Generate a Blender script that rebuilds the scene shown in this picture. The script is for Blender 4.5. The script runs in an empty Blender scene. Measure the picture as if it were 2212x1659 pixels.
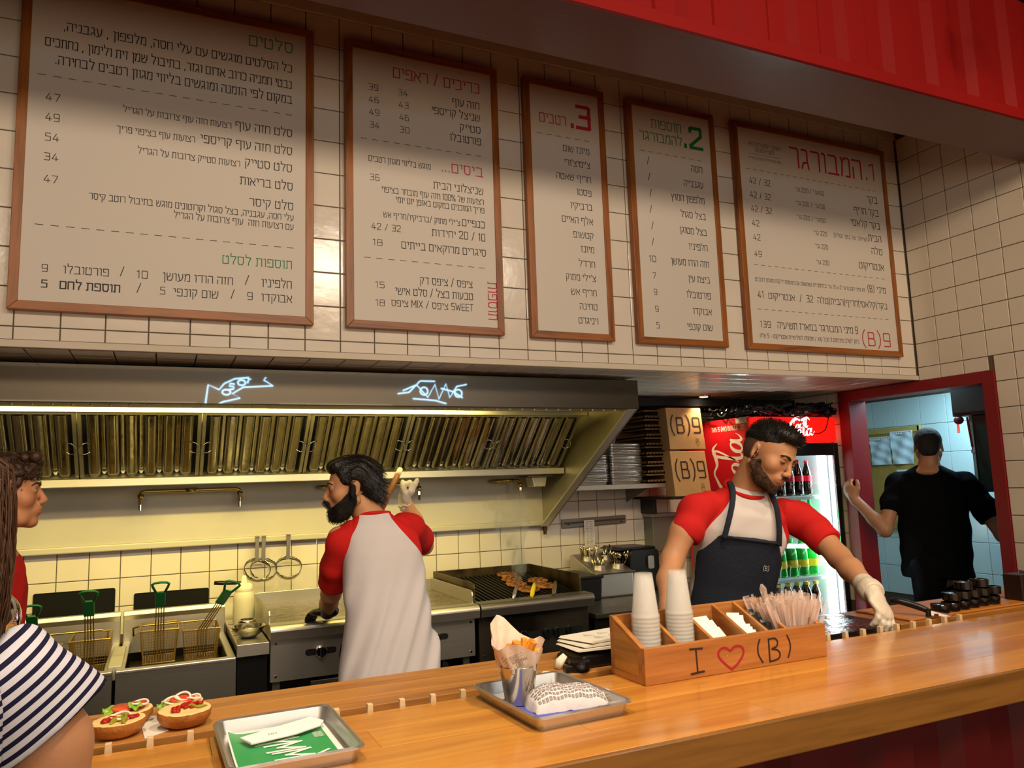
import bpy, math, random
import numpy as np
from mathutils import Vector, Matrix, Euler
random.seed(7); rng = np.random.default_rng(7)
PI = math.pi
SC = bpy.context.scene
COL = SC.collection
# ------------------------------------------------ camera, world, lights, exposure
cam_d = bpy.data.cameras.new('camera'); cam = bpy.data.objects.new('camera', cam_d); COL.objects.link(cam)
cam.location = (-4.3009, -3.2661, 1.5029); cam.rotation_euler = (1.6981, 0.0323, -0.4263)
cam_d.sensor_width = 36; cam_d.lens = 26.903; cam_d.clip_start = .05
SC.camera = cam
SC.view_settings.view_transform = 'Standard'; SC.view_settings.look = 'None'
SC.view_settings.gamma = 1; SC.view_settings.use_curve_mapping = False
SC.view_settings.exposure = 0.0
W = bpy.data.worlds.new('world'); SC.world = W; W.use_nodes = True
W.node_tree.nodes['Background'].inputs[0].default_value = (1, .72, .48, 1)
W.node_tree.nodes['Background'].inputs[1].default_value = .012
SC.cycles.max_bounces = 8; SC.cycles.caustics_reflective = False; SC.cycles.caustics_refractive = False
SC.cycles.sample_clamp_indirect = 4
def lamp(kind, name, loc, power, color, size=.1, target=None, spot=None, size_y=None, blend=.5):
    d = bpy.data.lights.new(name, kind); d.energy = power; d.color = color
    if kind == 'AREA':
        d.size = size
        if size_y: d.shape = 'RECTANGLE'; d.size_y = size_y
    else: d.shadow_soft_size = size
    if spot: d.spot_size = math.radians(spot); d.spot_blend = blend
    o = bpy.data.objects.new(name, d); COL.objects.link(o); o.location = loc
    if target is not None: o.rotation_euler = (Vector(target) - Vector(loc)).to_track_quat('-Z', 'Y').to_euler()
    return o
WARM = (1, .70, .40); CREAM = (1, .84, .66); COOL = (.55, .85, 1); YEL = (1, .80, .22)
for i, x in enumerate((-6.0, -4.4, -2.8, -1.2)):
    lamp('SPOT', 'ceiling_spot', (x, -4.3, 3.70), 85, CREAM, .25, (x*.7-.9, .4, 1.7), 110, blend=.9)
lamp('AREA', 'dining_fill', (-3.2, -5.0, 3.8), 60, (1, .70, .40), 3.5, (-3, 0, 2.4), size_y=.6)  # added soft fill for the sign wall; no pendants hang here
lamp('AREA', 'front_fill', (-3.2, -6.2, 1.75), 78, (1, .80, .58), 5.5, (-3.2, 0, 2.3), size_y=1.7)  # added low fill for the upper sign wall
lamp('SPOT', 'counter_spot', (-3.0, -2.6, 3.7), 190, CREAM, .08, (-3.3, -1.6, 1.0), 80, blend=.8)
lamp('SPOT', 'counter_spot', (-4.4, -2.3, 3.7), 170, CREAM, .08, (-4.3, -1.5, 1.0), 75, blend=.8)
lamp('SPOT', 'counter_spot', (-1.4, -2.5, 3.7), 90, WARM, .08, (-1.7, -1.4, 1.0), 75, blend=.8)
for x in (-4.75, -3.85, -2.95):
    lamp('AREA', 'hood_tube', (x, .33, 1.925), 15, YEL, .8, (x, .95, 1.1), size_y=.05)
lamp('SPOT', 'soffit_downlight', (-.907, .96, 2.04), 22, WARM, .03, (-.95, .95, 0), 120, blend=.6)
lamp('AREA', 'hallway_tube', (.75, .3, 2.17), 22, COOL, .9, (.8, .5, 0), size_y=.12)
lamp('SPOT', 'right_wall_fill', (-1.3, -2.9, 3.6), 60, WARM, .1, (0, -.8, 1.7), 80, blend=.9)  # added fill that brightens the right wall tiles, not a fixture of the room

# ------------------------------------------------ materials
def lin(c):
    if isinstance(c, str):
        c = c.lstrip('#'); c = [int(c[i:i+2], 16)/255 for i in (0, 2, 4)]
    return tuple([(x/12.92 if x <= .04045 else ((x+.055)/1.055)**2.4) for x in c[:3]]) + (1,)
_M = {}
def mat(name, col, rough=.5, metal=0, spec=.5, bump=0, bscale=40, var=0, vscale=6, coat=0, trans=0, ior=1.45,
        emit=None, estr=0, aniso=0, stretch=None, sss=0, rvar=0, alpha=1, detail=3, col2=None, attr=None):
    if name in _M: return _M[name]
    m = bpy.data.materials.new(name); m.use_nodes = True; _M[name] = m
    nt = m.node_tree; N = nt.nodes; L = nt.links; b = N['Principled BSDF']
    c = lin(col); b.inputs['Base Color'].default_value = c
    b.inputs['Roughness'].default_value = rough; b.inputs['Metallic'].default_value = metal
    b.inputs['Specular IOR Level'].default_value = spec; b.inputs['IOR'].default_value = ior
    b.inputs['Coat Weight'].default_value = coat; b.inputs['Coat Roughness'].default_value = .12
    b.inputs['Transmission Weight'].default_value = trans; b.inputs['Alpha'].default_value = alpha
    b.inputs['Anisotropic'].default_value = aniso
    if sss:
        b.inputs['Subsurface Weight'].default_value = sss; b.inputs['Subsurface Radius'].default_value = (1, .35, .2)
        b.inputs['Subsurface Scale'].default_value = .01
    if emit: b.inputs['Emission Color'].default_value = lin(emit); b.inputs['Emission Strength'].default_value = estr
    tc = N.new('ShaderNodeTexCoord'); mp = N.new('ShaderNodeMapping'); L.new(tc.outputs['Object'], mp.inputs[0])
    if stretch: mp.inputs['Scale'].default_value = stretch
    oi = N.new('ShaderNodeObjectInfo'); mul = N.new('ShaderNodeVectorMath'); mul.operation = 'MULTIPLY_ADD'
    mul.inputs[1].default_value = (37, 53, 71); L.new(oi.outputs['Random'], mul.inputs[0]); 
    mul.inputs[2].default_value = (0, 0, 0); L.new(mul.outputs[0], mp.inputs['Location'])
    if var or col2:
        n = N.new('ShaderNodeTexNoise'); n.inputs['Scale'].default_value = vscale; n.inputs['Detail'].default_value = detail
        L.new(mp.outputs[0], n.inputs[0]); mx = N.new('ShaderNodeMix'); mx.data_type = 'RGBA'
        cr = N.new('ShaderNodeMapRange'); cr.inputs[1].default_value = .35; cr.inputs[2].default_value = .65
        L.new(n.outputs[0], cr.inputs[0]); L.new(cr.outputs[0], mx.inputs[0])
        c2 = lin(col2) if col2 else tuple(x*(1-var) for x in c[:3]) + (1,)
        mx.inputs[6].default_value = c; mx.inputs[7].default_value = c2; L.new(mx.outputs[2], b.inputs['Base Color'])
    if attr:
        at = N.new('ShaderNodeAttribute'); at.attribute_name = attr
        mx2 = N.new('ShaderNodeMix'); mx2.data_type = 'RGBA'; mx2.blend_type = 'MULTIPLY'; mx2.inputs[0].default_value = 1
        src = b.inputs['Base Color'].links[0].from_socket if b.inputs['Base Color'].is_linked else None
        if src: L.new(src, mx2.inputs[6])
        else: mx2.inputs[6].default_value = c
        L.new(at.outputs['Color'], mx2.inputs[7]); L.new(mx2.outputs[2], b.inputs['Base Color'])
    if bump or rvar:
        n2 = N.new('ShaderNodeTexNoise'); n2.inputs['Scale'].default_value = bscale; n2.inputs['Detail'].default_value = 4
        L.new(mp.outputs[0], n2.inputs[0])
        if bump:
            bp = N.new('ShaderNodeBump'); bp.inputs['Strength'].default_value = min(1, bump); bp.inputs['Distance'].default_value = .004
            L.new(n2.outputs[0], bp.inputs['Height']); L.new(bp.outputs[0], b.inputs['Normal'])
        if rvar:
            mr = N.new('ShaderNodeMapRange'); mr.inputs[1].default_value = .3; mr.inputs[2].default_value = .7
            mr.inputs[3].default_value = max(.02, rough-rvar); mr.inputs[4].default_value = rough+rvar
            L.new(n2.outputs[0], mr.inputs[0]); L.new(mr.outputs[0], b.inputs['Roughness'])
    return m
def wood(name, c1, c2, axis=0, scale=9, rough=.4, coat=0, knots=False):
    if name in _M: return _M[name]
    m = bpy.data.materials.new(name); m.use_nodes = True; _M[name] = m
    N = m.node_tree.nodes; L = m.node_tree.links; b = N['Principled BSDF']
    tc = N.new('ShaderNodeTexCoord'); mp = N.new('ShaderNodeMapping'); L.new(tc.outputs['Object'], mp.inputs[0])
    s = [scale]*3; s[axis] = scale*.07; mp.inputs['Scale'].default_value = s
    oi = N.new('ShaderNodeObjectInfo'); mu = N.new('ShaderNodeVectorMath'); mu.operation = 'MULTIPLY'; mu.inputs[1].default_value = (31, 57, 83)
    L.new(oi.outputs['Random'], mu.inputs[0]); L.new(mu.outputs[0], mp.inputs['Location'])
    n = N.new('ShaderNodeTexNoise'); n.inputs['Scale'].default_value = 1.4; n.inputs['Detail'].default_value = 6; n.inputs['Distortion'].default_value = 1.2
    L.new(mp.outputs[0], n.inputs[0])
    n2 = N.new('ShaderNodeTexNoise'); n2.inputs['Scale'].default_value = 11; n2.inputs['Detail'].default_value = 4; L.new(mp.outputs[0], n2.inputs[0])
    add = N.new('ShaderNodeMath'); add.operation = 'MULTIPLY_ADD'; L.new(n2.outputs[0], add.inputs[0]); add.inputs[1].default_value = .45; L.new(n.outputs[0], add.inputs[2])
    cr = N.new('ShaderNodeValToRGB'); L.new(add.outputs[0], cr.inputs[0])
    cr.color_ramp.elements[0].position = .5; cr.color_ramp.elements[0].color = lin(c2)
    cr.color_ramp.elements[1].position = .82; cr.color_ramp.elements[1].color = lin(c1)
    col = cr.outputs[0]
    if knots:
        v = N.new('ShaderNodeTexVoronoi'); v.inputs['Scale'].default_value = 1; mp2 = N.new('ShaderNodeMapping')
        s2 = [5.5]*3; s2[axis] = 1.6; mp2.inputs['Scale'].default_value = s2; L.new(tc.outputs['Object'], mp2.inputs[0]); L.new(mp2.outputs[0], v.inputs[0])
        mr = N.new('ShaderNodeMapRange'); mr.inputs[1].default_value = .05; mr.inputs[2].default_value = .13; L.new(v.outputs['Distance'], mr.inputs[0])
        mx = N.new('ShaderNodeMix'); mx.data_type = 'RGBA'; L.new(mr.outputs[0], mx.inputs[0]); mx.inputs[6].default_value = lin('#5a3010'); L.new(col, mx.inputs[7]); col = mx.outputs[2]
    L.new(col, b.inputs['Base Color'])
    bp = N.new('ShaderNodeBump'); bp.inputs['Strength'].default_value = .15; bp.inputs['Distance'].default_value = .002
    L.new(n2.outputs[0], bp.inputs['Height']); L.new(bp.outputs[0], b.inputs['Normal'])
    b.inputs['Roughness'].default_value = rough; b.inputs['Coat Weight'].default_value = coat; b.inputs['Coat Roughness'].default_value = .09
    return m
# ------------------------------------------------ mesh building
class MB:
    def __init__(s): s.v = []; s.f = []; s.m = []
    def add(s, v, f, m=0, M=None):
        n = len(s.v)
        if M is not None: v = [M @ Vector(p) for p in v]
        s.v += [tuple(p) for p in v]; s.f += [tuple(i+n for i in q) for q in f]; s.m += [m]*len(f); return s
    def box(s, lo, hi, m=0, M=None):
        (a, b, c), (d, e, g) = lo, hi
        v = [(a,b,c),(d,b,c),(d,e,c),(a,e,c),(a,b,g),(d,b,g),(d,e,g),(a,e,g)]
        return s.add(v, [(3,2,1,0),(4,5,6,7),(0,1,5,4),(1,2,6,5),(2,3,7,6),(3,0,4,7)], m, M)
    def cyl(s, p0, p1, r0, r1=None, n=16, m=0, caps=True, M=None):
        if r1 is None: r1 = r0
        p0 = Vector(p0); p1 = Vector(p1); d = (p1-p0).normalized()
        a = d.orthogonal().normalized(); b = d.cross(a)
        v = [p0+(a*math.cos(2*PI*i/n)+b*math.sin(2*PI*i/n))*r0 for i in range(n)] + [p1+(a*math.cos(2*PI*i/n)+b*math.sin(2*PI*i/n))*r1 for i in range(n)]
        f = [(i, (i+1) % n, n+(i+1) % n, n+i) for i in range(n)]
        if caps: f += [tuple(range(n-1, -1, -1)), tuple(range(n, 2*n))]
        return s.add(v, f, m, M)
    def lathe(s, prof, n=24, c=(0,0,0), m=0, M=None, wav=0, wn=0):
        v = []; f = []
        for (r, z) in prof:
            for i in range(n):
                t = 2*PI*i/n; rr = r*(1+wav*math.cos(wn*t)) if wav else r
                v.append((c[0]+rr*math.cos(t), c[1]+rr*math.sin(t), c[2]+z))
        for k in range(len(prof)-1):
            for i in range(n):
                j = (i+1) % n; f.append((k*n+i, k*n+j, (k+1)*n+j, (k+1)*n+i))
        return s.add(v, f, m, M)
    def tube(s, pts, r, n=8, m=0, M=None, closed=False, flat=1, caps=True):
        pts = [Vector(p) for p in pts]; K = len(pts); v = []; f = []; up = None
        for i, p in enumerate(pts):
            if closed: t = (pts[(i+1) % K]-pts[i-1]).normalized()
            else: t = (pts[min(i+1, K-1)]-pts[max(i-1, 0)]).normalized()
            if up is None: up = t.orthogonal().normalized()
            up = (up - t*up.dot(t)).normalized(); b = t.cross(up)
            rr = r[i] if isinstance(r, (list, tuple)) else r
            for j in range(n):
                a = 2*PI*j/n; v.append(p+(up*math.cos(a)*flat+b*math.sin(a))*rr)
        for i in range(K if closed else K-1):
            i2 = (i+1) % K
            for j in range(n):
                j2 = (j+1) % n; f.append((i*n+j, i*n+j2, i2*n+j2, i2*n+j))
        if not closed and caps: f += [tuple(range(n-1, -1, -1)), tuple((K-1)*n+j for j in range(n))]
        return s.add(v, f, m, M)
    def prism(s, pts, h, axis='y', at=0, m=0, M=None):
        """pts 2-D outline; axis y: pts are (x,z); axis x: (y,z); axis z: (x,y); from at to at+h"""
        n = len(pts)
        def P(p, t):
            return {'y': (p[0], t, p[1]), 'x': (t, p[0], p[1]), 'z': (p[0], p[1], t)}[axis]
        v = [P(p, at) for p in pts] + [P(p, at+h) for p in pts]
        f = [tuple(range(n-1, -1, -1)), tuple(range(n, 2*n))] + [(i, (i+1) % n, n+(i+1) % n, n+i) for i in range(n)]
        return s.add(v, f, m, M)
    def ell(s, c, r, n=16, k=10, m=0, M=None):
        prof = [(max(1e-4, math.sin(PI*i/k)), -math.cos(PI*i/k)) for i in range(k+1)]
        T = Matrix.Translation(c) @ Matrix.Diagonal((r[0], r[1], r[2], 1))
        if M is not None: T = M @ T
        return s.lathe(prof, n, m=m, M=T)
def mworld(o):
    m = o.matrix_basis.copy() if False else Matrix.LocRotScale(o.location, o.rotation_euler, o.scale)
    return (mworld(o.parent) @ m) if o.parent else m
def mesh_from(v, f, mi, mats, smooth=False, name='mesh'):
    me = bpy.data.meshes.new(name); me.from_pydata(v, [], f)
    for m in (mats if isinstance(mats, (list, tuple)) else [mats]): me.materials.append(m)
    if mi is not None and len(me.materials) > 1: me.polygons.foreach_set('material_index', mi)
    if smooth: me.polygons.foreach_set('use_smooth', [True]*len(me.polygons))
    me.update(); return me
def fixn(me):
    import bmesh
    bm = bmesh.new(); bm.from_mesh(me); bmesh.ops.recalc_face_normals(bm, faces=bm.faces); bm.to_mesh(me); bm.free()
def build(name, mb, mats, parent=None, smooth=False, bevel=0, seg=2, local=False, kind=None, auto=None):
    v = mb.v
    loc = None
    if parent is not None and not local:
        Mi = mworld(parent).inverted(); v = [Mi @ Vector(p) for p in v]
    elif parent is None and not local:
        a = np.array(v); loc = Vector(((a[:,0].min()+a[:,0].max())/2, (a[:,1].min()+a[:,1].max())/2, a[:,2].min()))
        v = [Vector(p)-loc for p in v]
    me = mesh_from(v, mb.f, mb.m, mats, smooth, name); fixn(me)
    o = bpy.data.objects.new(name, me); COL.objects.link(o)
    if loc is not None: o.location = loc
    if parent is not None: o.parent = parent
    if auto and hasattr(me, 'set_sharp_from_angle'):
        me.polygons.foreach_set('use_smooth', [True]*len(me.polygons)); me.set_sharp_from_angle(angle=math.radians(auto))
    if bevel:
        b = o.modifiers.new('edge', 'BEVEL'); b.width = bevel; b.segments = seg; b.limit_method = 'ANGLE'; b.angle_limit = math.radians(40)
        b.harden_normals = False
    if kind: o['kind'] = kind
    return o
def tag(o, label=None, cat=None, group=None, kind=None):
    if label: o['label'] = label
    if cat: o['category'] = cat
    if group: o['group'] = group
    if kind: o['kind'] = kind
    return o
def thing(name, loc, label=None, cat=None, group=None, kind=None, rz=0):
    o = bpy.data.objects.new(name, None); COL.objects.link(o); o.location = loc; o.rotation_euler = (0, 0, rz); o.empty_display_size = .05
    return tag(o, label, cat, group, kind)
def copy_tree(o, parent=None):
    c = o.copy(); COL.objects.link(c); c.parent = parent
    for ch in list(o.children): copy_tree(ch, c)
    return c
def inst(name, me, parent, loc, rot=None, scale=None):
    o = bpy.data.objects.new(name, me); COL.objects.link(o); o.parent = parent; o.location = loc
    if rot is not None: o.rotation_euler = rot
    if scale is not None: o.scale = scale
    return o
def rrect(x0, y0, x1, y1, r, n=4):
    P = []
    for cx, cy, a in ((x1-r, y1-r, 0), (x0+r, y1-r, 90), (x0+r, y0+r, 180), (x1-r, y0+r, 270)):
        P += [(cx+r*math.cos(math.radians(a+90*i/n)), cy+r*math.sin(math.radians(a+90*i/n))) for i in range(n+1)]
    return P
# ------------------------------------------------ stroke lettering
G = {
'א': (7, [[(0,10),(6.8,0)],[(6.5,10),(6.5,6.5),(4.6,4.2)],[(.4,0),(.4,4),(2,6.6)]]),
'ב': (7.3, [[(.5,10),(5.4,10),(6,9.4),(6,0)],[(0,0),(7.3,0)]]),
'ג': (5, [[(.4,10),(3.4,10),(4,9.4),(4,4),(4.8,0)],[(0,0),(1.2,3),(4,3.4)]]),
'ד': (7, [[(0,10),(7,10)],[(5.6,10),(5.6,0)]]),
'ה': (6.6, [[(0,10),(5.8,10),(6.4,9.4),(6.4,0)],[(.5,5.5),(.5,0)]]),
'ו': (2.2, [[(0,10),(1.4,10),(2,9.4),(2,0)]]),
'ז': (3.5, [[(0,10),(3.5,10)],[(2.2,10),(1.8,0)]]),
'ח': (6.6, [[(.3,0),(.3,10),(5.8,10),(6.4,9.4),(6.4,0)]]),
'ט': (6.8, [[(1.5,10),(.3,10),(.3,.6),(.9,0),(5.9,0),(6.5,.6),(6.5,9.4),(5.9,10),(4.4,10),(4.0,8.4)]]),
'י': (2.2, [[(0,10),(1.4,10),(2,9.4),(2,5.8)]]),
'כ': (6, [[(0,10),(5,10),(5.8,9.2),(5.8,.8),(5,0),(0,0)]]),
'ך': (5.8, [[(0,10),(4.9,10),(5.5,9.4),(5.5,-3.4)]]),
'ל': (6.2, [[(.6,13.6),(.6,10),(5.9,10),(5.9,8.4),(3.6,3),(3.4,0)]]),
'מ': (6.8, [[(.4,0),(1.3,8),(.2,10)],[(1.3,8),(2.8,10),(5.9,10),(6.5,9.4),(6.5,0),(3.6,0)]]),
'ם': (6.8, [[(.3,10),(5.9,10),(6.5,9.4),(6.5,0),(.3,0),(.3,10)]]),
'נ': (4.2, [[(.8,10),(3.4,10),(4,9.4),(4,0),(0,0)]]),
'ן': (2.2, [[(0,10),(1.4,10),(2,9.4),(2,-3.4)]]),
'ס': (7, [[(0,10),(6,10),(6.7,9.4),(6.7,2.6),(5.4,0),(2,0),(.7,2.6),(.7,10)]]),
'ע': (6.6, [[(.4,10),(2.4,1.2)],[(6.2,10),(6.2,5),(4.8,1.4),(0,-1)]]),
'פ': (6.8, [[(3,5.4),(.4,5.4),(.4,10),(5.9,10),(6.5,9.4),(6.5,0),(.2,0)]]),
'ף': (6.8, [[(3,5.4),(.4,5.4),(.4,10),(5.9,10),(6.5,9.4),(6.5,-3.4)]]),
'צ': (6.6, [[(0,10),(6.2,1.2),(6.2,0),(0,0)],[(6,10),(6,7),(3.5,5)]]),
'ץ': (6.4, [[(0,10),(2.6,4.6),(2.6,-3.4)],[(6,10),(6,7),(2.8,4.4)]]),
'ק': (6.4, [[(0,10),(6,10),(6,7),(3.6,.6)],[(.8,6.4),(.8,-3.4)]]),
'ר': (5.8, [[(0,10),(4.8,10),(5.5,9.2),(5.5,0)]]),
'ש': (8.2, [[(.3,10),(.9,0),(6,0),(7.9,5),(7.9,10)],[(4.2,10),(4.2,6.4),(.7,3.6)]]),
'ת': (7, [[(0,0),(1.3,0),(1.3,10)],[(.2,10),(6,10),(6.6,9.4),(6.6,0)]]),
'0': (6, [[(.9,12),(5.1,12),(5.7,11.3),(5.7,.7),(5.1,0),(.9,0),(.3,.7),(.3,11.3),(.9,12)]]),
'1': (3, [[(.2,10.6),(2.2,12),(2.2,0)]]),
'2': (6, [[(.3,10),(.3,11.4),(.9,12),(5.1,12),(5.6,11.4),(5.6,7.4),(.3,1.2),(.3,0),(6,0)]]),
'3': (6, [[(.3,12),(5,12),(5.6,11.4),(5.6,6.9),(4.8,6.3),(1.6,6.3)],[(4.8,6.3),(5.7,5.6),(5.7,.6),(5.1,0),(.2,0)]]),
'4': (6.6, [[(4.4,0),(4.4,7)],[(3.6,12),(.2,3),(6.4,3)]]),
'5': (6, [[(5.4,12),(.5,12),(.5,7),(4.9,7),(5.6,6.2),(5.6,.7),(5,0),(.2,0)]]),
'6': (6, [[(5.2,12),(1,12),(.3,11.2),(.3,.7),(1,0),(5,0),(5.7,.7),(5.7,6.2),(5,6.9),(.3,6.9)]]),
'7': (5.6, [[(.1,12),(5.4,12),(5.4,10.6),(2,0)]]),
'8': (6, [[(.9,12),(5.1,12),(5.6,11.4),(5.6,6.9),(5,6.3),(1,6.3),(.4,6.9),(.4,11.4),(.9,12)],[(1,6.3),(.3,5.6),(.3,.7),(1,0),(5,0),(5.7,.7),(5.7,5.6),(5,6.3)]]),
'9': (6, [[(5.7,5.1),(1,5.1),(.3,5.8),(.3,11.3),(1,12),(5,12),(5.7,11.3),(5.7,.7),(5,0),(.7,0)]]),
'B': (6, [[(.3,0),(.3,12),(4.2,12),(5.1,11),(5.1,7.3),(4.3,6.4),(.3,6.4)],[(4.3,6.4),(5.7,5.2),(5.7,1),(4.8,0),(.3,0)]]),
'(': (3, [[(2.6,14),(1,10.6),(.4,6),(1,1.4),(2.6,-2)]]), ')': (3, [[(.4,14),(2,10.6),(2.6,6),(2,1.4),(.4,-2)]]),
'[': (2.2, [[(2,13),(.4,13),(.4,-1.5),(2,-1.5)]]), ']': (2.2, [[(.2,13),(1.8,13),(1.8,-1.5),(.2,-1.5)]]),
'/': (5, [[(4.4,12.6),(.4,-.8)]]), '.': (1.6, [[(.8,.1),(.8,.9)]]), ',': (1.6, [[(1,.8),(.5,-1.6)]]), '-': (5, [[(.5,5),(4.5,5)]]), '_': (6, [[(0,5),(6,5)]]),
"'": (1.8, [[(1.2,12),(.7,8.6)]]), '"': (3.4, [[(1,12),(.7,8.6)],[(2.8,12),(2.5,8.6)]]), '|': (1.6, [[(.8,13),(.8,-2)]]),
'%': (9, [[(.3,12),(3,12),(3,7.4),(.3,7.4),(.3,12)],[(6,4.6),(8.7,4.6),(8.7,0),(6,0),(6,4.6)],[(7.4,12),(1.6,0)]]),
'A': (6.6, [[(0,0),(3.3,12),(6.6,0)],[(1.2,4),(5.4,4)]]), 'C': (6, [[(5.8,12),(1,12),(.3,11),(.3,1),(1,0),(5.8,0)]]),
'D': (6.2, [[(.3,0),(.3,12),(4.4,12),(5.8,10),(5.8,2),(4.4,0),(.3,0)]]),
'E': (5.4, [[(5.4,12),(.3,12),(.3,0),(5.4,0)],[(.3,6.2),(4.8,6.2)]]), 'G': (6.4, [[(5.8,12),(1,12),(.3,11),(.3,1),(1,0),(5.9,0),(5.9,5.4),(3.6,5.4)]]),
'H': (6.2, [[(.3,0),(.3,12)],[(5.9,0),(5.9,12)],[(.3,6.2),(5.9,6.2)]]), 'I': (1, [[(.5,0),(.5,12)]]),
'K': (6, [[(.3,0),(.3,12)],[(5.8,12),(.3,5.6)],[(2.2,7.4),(6,0)]]), 'L': (5, [[(.3,12),(.3,0),(5,0)]]),
'M': (8, [[(.3,0),(.3,12),(4,4),(7.7,12),(7.7,0)]]), 'N': (6.4, [[(.3,0),(.3,12),(6.1,0),(6.1,12)]]),
'O': (6.4, [[(1,12),(5.4,12),(6.1,11),(6.1,1),(5.4,0),(1,0),(.3,1),(.3,11),(1,12)]]),
'P': (5.8, [[(.3,0),(.3,12),(4.8,12),(5.5,11.2),(5.5,6.8),(4.8,6),(.3,6)]]),
'R': (6, [[(.3,0),(.3,12),(4.8,12),(5.5,11.2),(5.5,7),(4.8,6.2),(.3,6.2)],[(3.6,6.2),(5.8,0)]]),
'S': (5.8, [[(5.4,12),(1,12),(.3,11.2),(.3,7),(1,6.3),(4.8,6.3),(5.5,5.5),(5.5,.8),(4.8,0),(.2,0)]]),
'T': (6.4, [[(0,12),(6.4,12)],[(3.2,12),(3.2,0)]]), 'U': (6.2, [[(.3,12),(.3,.8),(1,0),(5.2,0),(5.9,.8),(5.9,12)]]),
'V': (6.4, [[(0,12),(3.2,0),(6.4,12)]]), 'W': (9.4, [[(0,12),(2.3,0),(4.7,9),(7.1,0),(9.4,12)]]), 'X': (6.2, [[(0,12),(6.2,0)],[(6.2,12),(0,0)]]),
'Y': (6.2, [[(0,12),(3.1,6),(6.2,12)],[(3.1,6),(3.1,0)]]), 'x': (5, [[(0,7),(5,0)],[(5,7),(0,0)]]),
}
def visual(t):
    """logical Hebrew text -> left-to-right drawing order, runs of digits and Latin kept as they are"""
    if not any('א' <= c <= 'ת' for c in t): return t
    out = ''; run = ''
    for c in reversed(t):
        c2 = {'(': ')', ')': '(', '[': ']', ']': '['}.get(c, c)
        if c.isdigit() or c in '%' or ('A' <= c <= 'Z') or c == 'x': run = c + run
        else: out += run + c2; run = ''
    return out + run
def strokes(t, gap=2.1, space=4.2):
    x = 0; S = []
    for c in t:
        if c == ' ': x += space; continue
        w, pl = G[c]; S += [[(x+p[0], p[1]) for p in q] for q in pl]; x += w + gap
    return S, x - gap
def write(mb, t, xr, z, w, h, weight=.95, m=0, thick=.0006, frame=None, anchor='r', raw=False):
    """draws text on a plane: frame maps (u, v, d) to a point; u along the line, v up, d outward. h = height of 10 units"""
    S, tw = strokes(t if raw else visual(t)); sy = h/10; sx = (w/tw) if w else sy
    u0 = xr - tw*sx if anchor == 'r' else xr
    hw = weight*sy*.5
    for pl in S:
        pts = [(u0+p[0]*sx, z+p[1]*sy) for p in pl]
        ribbon(mb, pts, hw, frame, thick, m)
_rc = [0]
def ribbon(mb, pts, hw, frame, thick, m=0, ext=1.0):
    for a, b in zip(pts[:-1], pts[1:]):
        dx, dy = b[0]-a[0], b[1]-a[1]; L = math.hypot(dx, dy) or 1e-9
        ux, uy = dx/L, dy/L; e = hw*ext
        A = (a[0]-ux*e, a[1]-uy*e); B = (b[0]+ux*e, b[1]+uy*e); nx, ny = -uy*hw, ux*hw
        q = [(A[0]-nx, A[1]-ny), (B[0]-nx, B[1]-ny), (B[0]+nx, B[1]+ny), (A[0]+nx, A[1]+ny)]
        _rc[0] += 1; t_ = thick+(_rc[0] % 9)*2.5e-5
        mb.add([frame(p[0], p[1], t_) for p in q], [(0, 1, 2, 3)], m)

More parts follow.
